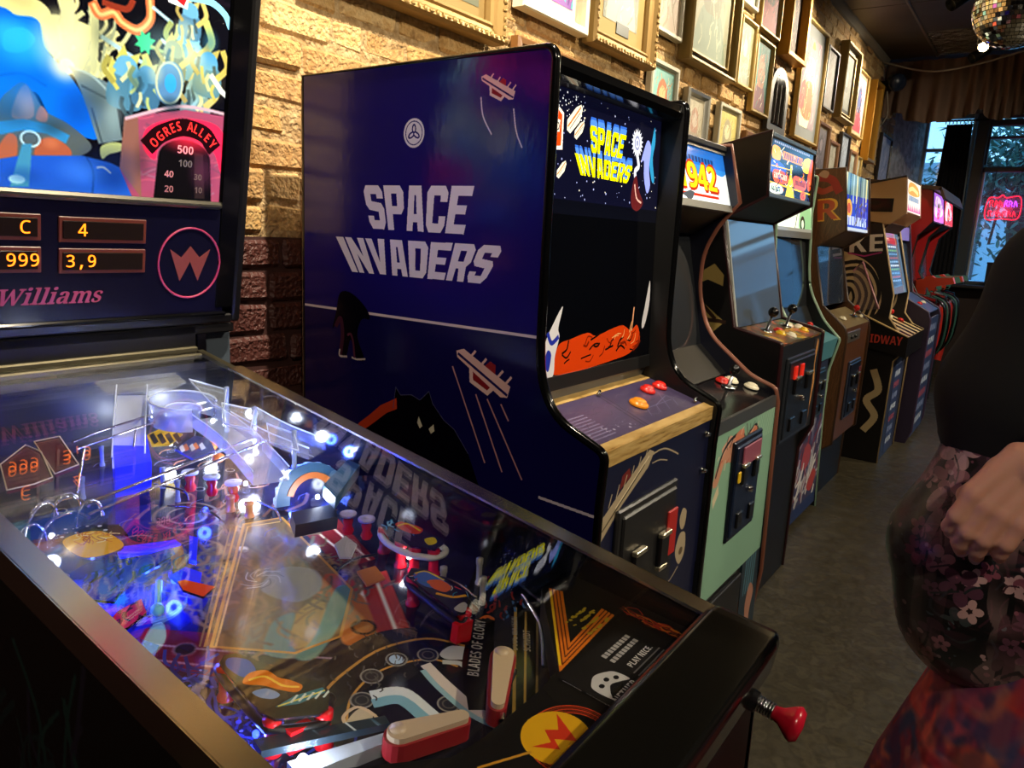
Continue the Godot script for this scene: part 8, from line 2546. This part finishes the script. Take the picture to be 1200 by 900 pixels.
func build_person() -> void:
	var t := thing("person", "person with folded arms in black jacket with floral sleeve and red patterned skirt", "person", Vector3(1.69, 0, -1.2))
	var skin := mat("skin", "dca08c", 0.55, 0.0, {"subsurf_scatter_enabled": true, "subsurf_scatter_strength": 0.15})
	# body in one skin: head, trunk, arms, legs; the resting hand on a finer grid
	var s := S()
	var V := func(x: float, y: float, z: float) -> Vector3: return Vector3(x, y, z)
	var body := [
		[V.call(0, 1.66, 0.02), V.call(0, 1.62, 0.03), 0.085, 0.08], [V.call(0, 1.6, 0.06), V.call(0, 1.55, 0.07), 0.06, 0.045], [V.call(0, 1.53, 0.01), V.call(0, 1.42, 0), 0.05, 0.055],
		[V.call(-0.14, 1.38, 0), V.call(0.14, 1.38, 0), 0.06, 0.06], [V.call(0, 1.34, 0), V.call(0, 1.1, 0), 0.12, 0.1], [V.call(0, 1.1, 0), V.call(0, 0.95, 0), 0.1, 0.13], [V.call(-0.07, 0.93, 0), V.call(0.07, 0.93, 0), 0.11, 0.11],
		[V.call(-0.18, 1.37, 0), V.call(-0.215, 1.06, 0.0), 0.05, 0.04], [V.call(-0.215, 1.04, 0.0), V.call(0.09, 1.06, 0.15), 0.04, 0.028],
		[V.call(0.18, 1.37, 0), V.call(0.22, 1.1, 0.03), 0.05, 0.04], [V.call(0.22, 1.1, 0.03), V.call(-0.165, 1.165, 0.168), 0.04, 0.028],
		[V.call(-0.09, 0.9, 0), V.call(-0.09, 0.5, 0), 0.08, 0.055], [V.call(-0.09, 0.5, 0), V.call(-0.09, 0.08, -0.02), 0.052, 0.035], [V.call(-0.09, 0.07, -0.03), V.call(-0.1, 0.03, 0.12), 0.04, 0.028],
		[V.call(0.09, 0.9, 0), V.call(0.09, 0.5, 0), 0.08, 0.055], [V.call(0.09, 0.5, 0), V.call(0.09, 0.08, -0.02), 0.052, 0.035], [V.call(0.09, 0.07, -0.03), V.call(0.1, 0.03, 0.12), 0.04, 0.028],
		[V.call(0, 1.635, 0.1), V.call(0, 1.6, 0.112), 0.004, 0.008], [V.call(-0.082, 1.62, 0.01), V.call(-0.085, 1.6, 0.005), 0.014, 0.012], [V.call(0.082, 1.62, 0.01), V.call(0.085, 1.6, 0.005), 0.014, 0.012],
	]
	surface_net(s, body, 0.014, 0.04)
	# the hand laid over the other elbow
	for sd in [-1.0, 1.0]:
		var wrist: Vector3 = V.call(-0.165, 1.165, 0.168) if sd < 0 else V.call(0.09, 1.06, 0.15)
		var along: Vector3 = V.call(-0.5, -0.86, 0.12) if sd < 0 else V.call(0.95, 0.25, 0.0)
		var across: Vector3 = V.call(0.86, -0.5, -0.1) if sd < 0 else V.call(0.25, -0.95, 0.0)
		var f1: Vector3 = V.call(-0.36, -0.88, 0.02) if sd < 0 else V.call(0.9, 0.2, -0.1)
		var f2: Vector3 = V.call(-0.24, -0.8, -0.55) if sd < 0 else V.call(0.75, 0.05, -0.6)
		var f3: Vector3 = V.call(0.05, -0.62, -0.78) if sd < 0 else V.call(0.3, -0.05, -0.9)
		var hand := [[wrist - along * 0.06, wrist, 0.028, 0.026]]
		var long := [0.9, 1.0, 0.95, 0.76]
		for k in 4:
			var off: Vector3 = across * (k - 1.5) * 0.0195
			var a: Vector3 = wrist + along * (0.066 - 0.004 * absf(k - 1.2)) + off + V.call(0, 0, 0.012)
			var l: float = long[k]
			var b: Vector3 = a + f1 * 0.04 * l
			var c: Vector3 = b + f2 * 0.027 * l
			var d: Vector3 = c + f3 * 0.022 * l
			hand.append([wrist + off * 0.8, a, 0.0155, 0.0122])
			hand.append([a, b, 0.0112, 0.0098])
			hand.append([b, c, 0.0098, 0.009])
			hand.append([c, d, 0.009, 0.0078])
		var th: Vector3 = wrist + along * 0.025 - across * 0.026
		hand.append([wrist, th, 0.018, 0.0145])
		hand.append([th, th + f1 * 0.05 - across * 0.012, 0.0135, 0.0105])
		hand.append([th + f1 * 0.05 - across * 0.012, th + f1 * 0.072 + f3 * 0.016, 0.0105, 0.0085])
		surface_net(s, hand, 0.0034, 0.0045)
	obj(t, "body", s, skin)
	# jacket
	s = S()
	surface_net(s, [
		[V.call(-0.15, 1.385, 0.0), V.call(0.15, 1.385, 0.0), 0.085, 0.085], [V.call(0, 1.34, 0.01), V.call(0, 1.02, 0.0), 0.14, 0.145], [V.call(-0.06, 1.3, 0.0), V.call(-0.06, 1.05, 0.0), 0.12, 0.13],
		[V.call(-0.175, 1.37, 0), V.call(-0.205, 1.22, 0.01), 0.075, 0.082], [V.call(-0.205, 1.22, 0.01), V.call(-0.215, 1.16, 0.015), 0.082, 0.062],
		[V.call(0.175, 1.37, 0), V.call(0.22, 1.14, 0.01), 0.075, 0.08], [V.call(0.22, 1.12, 0.03), V.call(-0.14, 1.165, 0.135), 0.07, 0.044]], 0.014, 0.04)
	obj(t, "jacket", s, mat("black_wool", "07070a", 0.9))
	# floral sleeve, full at the elbow
	s = S()
	surface_net(s, [
		[V.call(-0.215, 1.14, 0.02), V.call(-0.22, 1.02, 0.03), 0.06, 0.09], [V.call(-0.225, 1.0, 0.03), V.call(-0.19, 0.93, 0.03), 0.095, 0.108], [V.call(-0.19, 0.92, 0.03), V.call(-0.03, 0.93, -0.02), 0.1, 0.12],
		[V.call(-0.03, 0.96, 0.04), V.call(0.1, 0.98, 0.02), 0.13, 0.12], [V.call(-0.2, 1.02, 0.03), V.call(0.0, 1.06, 0.14), 0.075, 0.06]], 0.012, 0.035)
	var p := Paint.new(512, 512, 0, 0, 1, 1, col("08080b"))
	rng.seed = 61
	for k in 46:
		var c := Vector2(rng.randf(), rng.randf())
		var r := rng.randf_range(0.02, 0.06)
		var tone: Color = [col("5a3448"), col("8c4a5c"), col("3a4448"), col("a8707c"), col("d0a8a8")][k % 5]
		for q in 5:
			var e := c + Vector2(r, 0).rotated(TAU * q / 5 + k)
			p.oval(e.x, e.y, r * 0.7, r * 0.55, tone, TAU * q / 5 + k)
		p.oval(c.x, c.y, r * 0.3, r * 0.3, col("1c1014"))
	p.dots(90, 0, 0, 1, 1, 0.012, [col("c8a0a4"), col("8c5060"), col("50606a")], rng)
	p.strokes(80, 0, 0, 1, 1, 0.12, 0.012, [col("1c2a2c"), col("20242c"), col("3a1c28")], rng, 1.2, 1.0)
	var fl := printed("floral_satin", p.tex(), 0.35, 0.0, {"uv1_triplanar": true, "uv1_scale": Vector3(3.2, 3.2, 3.2), "rim_enabled": true, "rim": 0.3})
	fl.texture_repeat = true
	obj(t, "floral_sleeve", s, fl)
	# skirt
	s = S()
	var prof := [[1.0, 0.15], [0.92, 0.195], [0.8, 0.245], [0.66, 0.29], [0.5, 0.325], [0.34, 0.35], [0.22, 0.36]]
	var seg := 72
	var at := func(i: int, k: int) -> Vector3:
		var a := TAU * k / seg
		var r: float = prof[i][1] * (1.0 + 0.035 * i / 6.0 * sin(a * 13.0))
		return Vector3(cos(a) * r, prof[i][0], sin(a) * r * 0.8)
	for i in prof.size() - 1:
		for k in seg:
			quad(s, at.call(i, k), at.call(i, k + 1), at.call(i + 1, k + 1), at.call(i + 1, k), 1)
	p = Paint.new(512, 512, 0, 0, 1, 1, col("4a1824"))
	p.strokes(420, 0, 0, 1, 1, 0.2, 0.06, [col("b02838"), col("d84a50"), col("5a3060"), col("3a4a78"), col("e88070"), col("8a4468"), col("4a2440"), col("c06a58")], rng, 0.9, 0.9)
	p.soften(6)
	var sk := printed("skirt_print", p.tex(), 0.75, 0.0, {"uv1_triplanar": true, "uv1_scale": Vector3(2.2, 2.2, 2.2)})
	sk.texture_repeat = true
	obj(t, "skirt", s, sk)
	# long dark hair
	s = S()
	surface_net(s, [[V.call(0, 1.68, 0.0), V.call(0, 1.6, -0.03), 0.098, 0.1], [V.call(0, 1.58, -0.05), V.call(0, 1.3, -0.1), 0.09, 0.08], [V.call(-0.09, 1.62, 0.0), V.call(-0.12, 1.3, 0.08), 0.04, 0.055], [V.call(-0.12, 1.3, 0.08), V.call(-0.14, 1.18, 0.09), 0.055, 0.04], [V.call(0.09, 1.62, 0.0), V.call(0.12, 1.3, 0.08), 0.04, 0.055]], 0.014, 0.05)
	obj(t, "hair", s, mat("dark_hair", "0b0908", 0.5))
	for sx in [-1, 1]:
		s = S()
		surface_net(s, [[V.call(sx * 0.09, 0.06, -0.03), V.call(sx * 0.1, 0.045, 0.13), 0.052, 0.042]], 0.012, 0.02)
		obj(t, "shoe", s, mat("black_shoe", "0c0b0c", 0.4))
		s = S()
		ball(s, V.call(sx * 0.034, 1.632, 0.1), 0.0135, Vector3(1.1, 0.8, 1), 12)
		var ey := obj(t, "eye", s, mat("eye_white", "d8d0c8", 0.2))
		s = S()
		ball(s, V.call(sx * 0.034, 1.632, 0.109), 0.0065, Vector3.ONE, 10)
		obj(ey, "iris", s, mat("eye_dark", "1a1412", 0.1))
		s = S()
		tube(s, curve([V.call(sx * 0.018, 1.654, 0.104), V.call(sx * 0.036, 1.66, 0.1), V.call(sx * 0.054, 1.652, 0.088)], 4), 0.0035, 6)
		obj(t, "eyebrow", s, mat("dark_hair", "0b0908", 0.5))
	s = S()
	ball(s, V.call(0, 1.553, 0.113), 0.019, Vector3(1.2, 0.35, 0.4), 10)
	obj(t, "lips", s, mat("lips", "9c4a4c", 0.4))
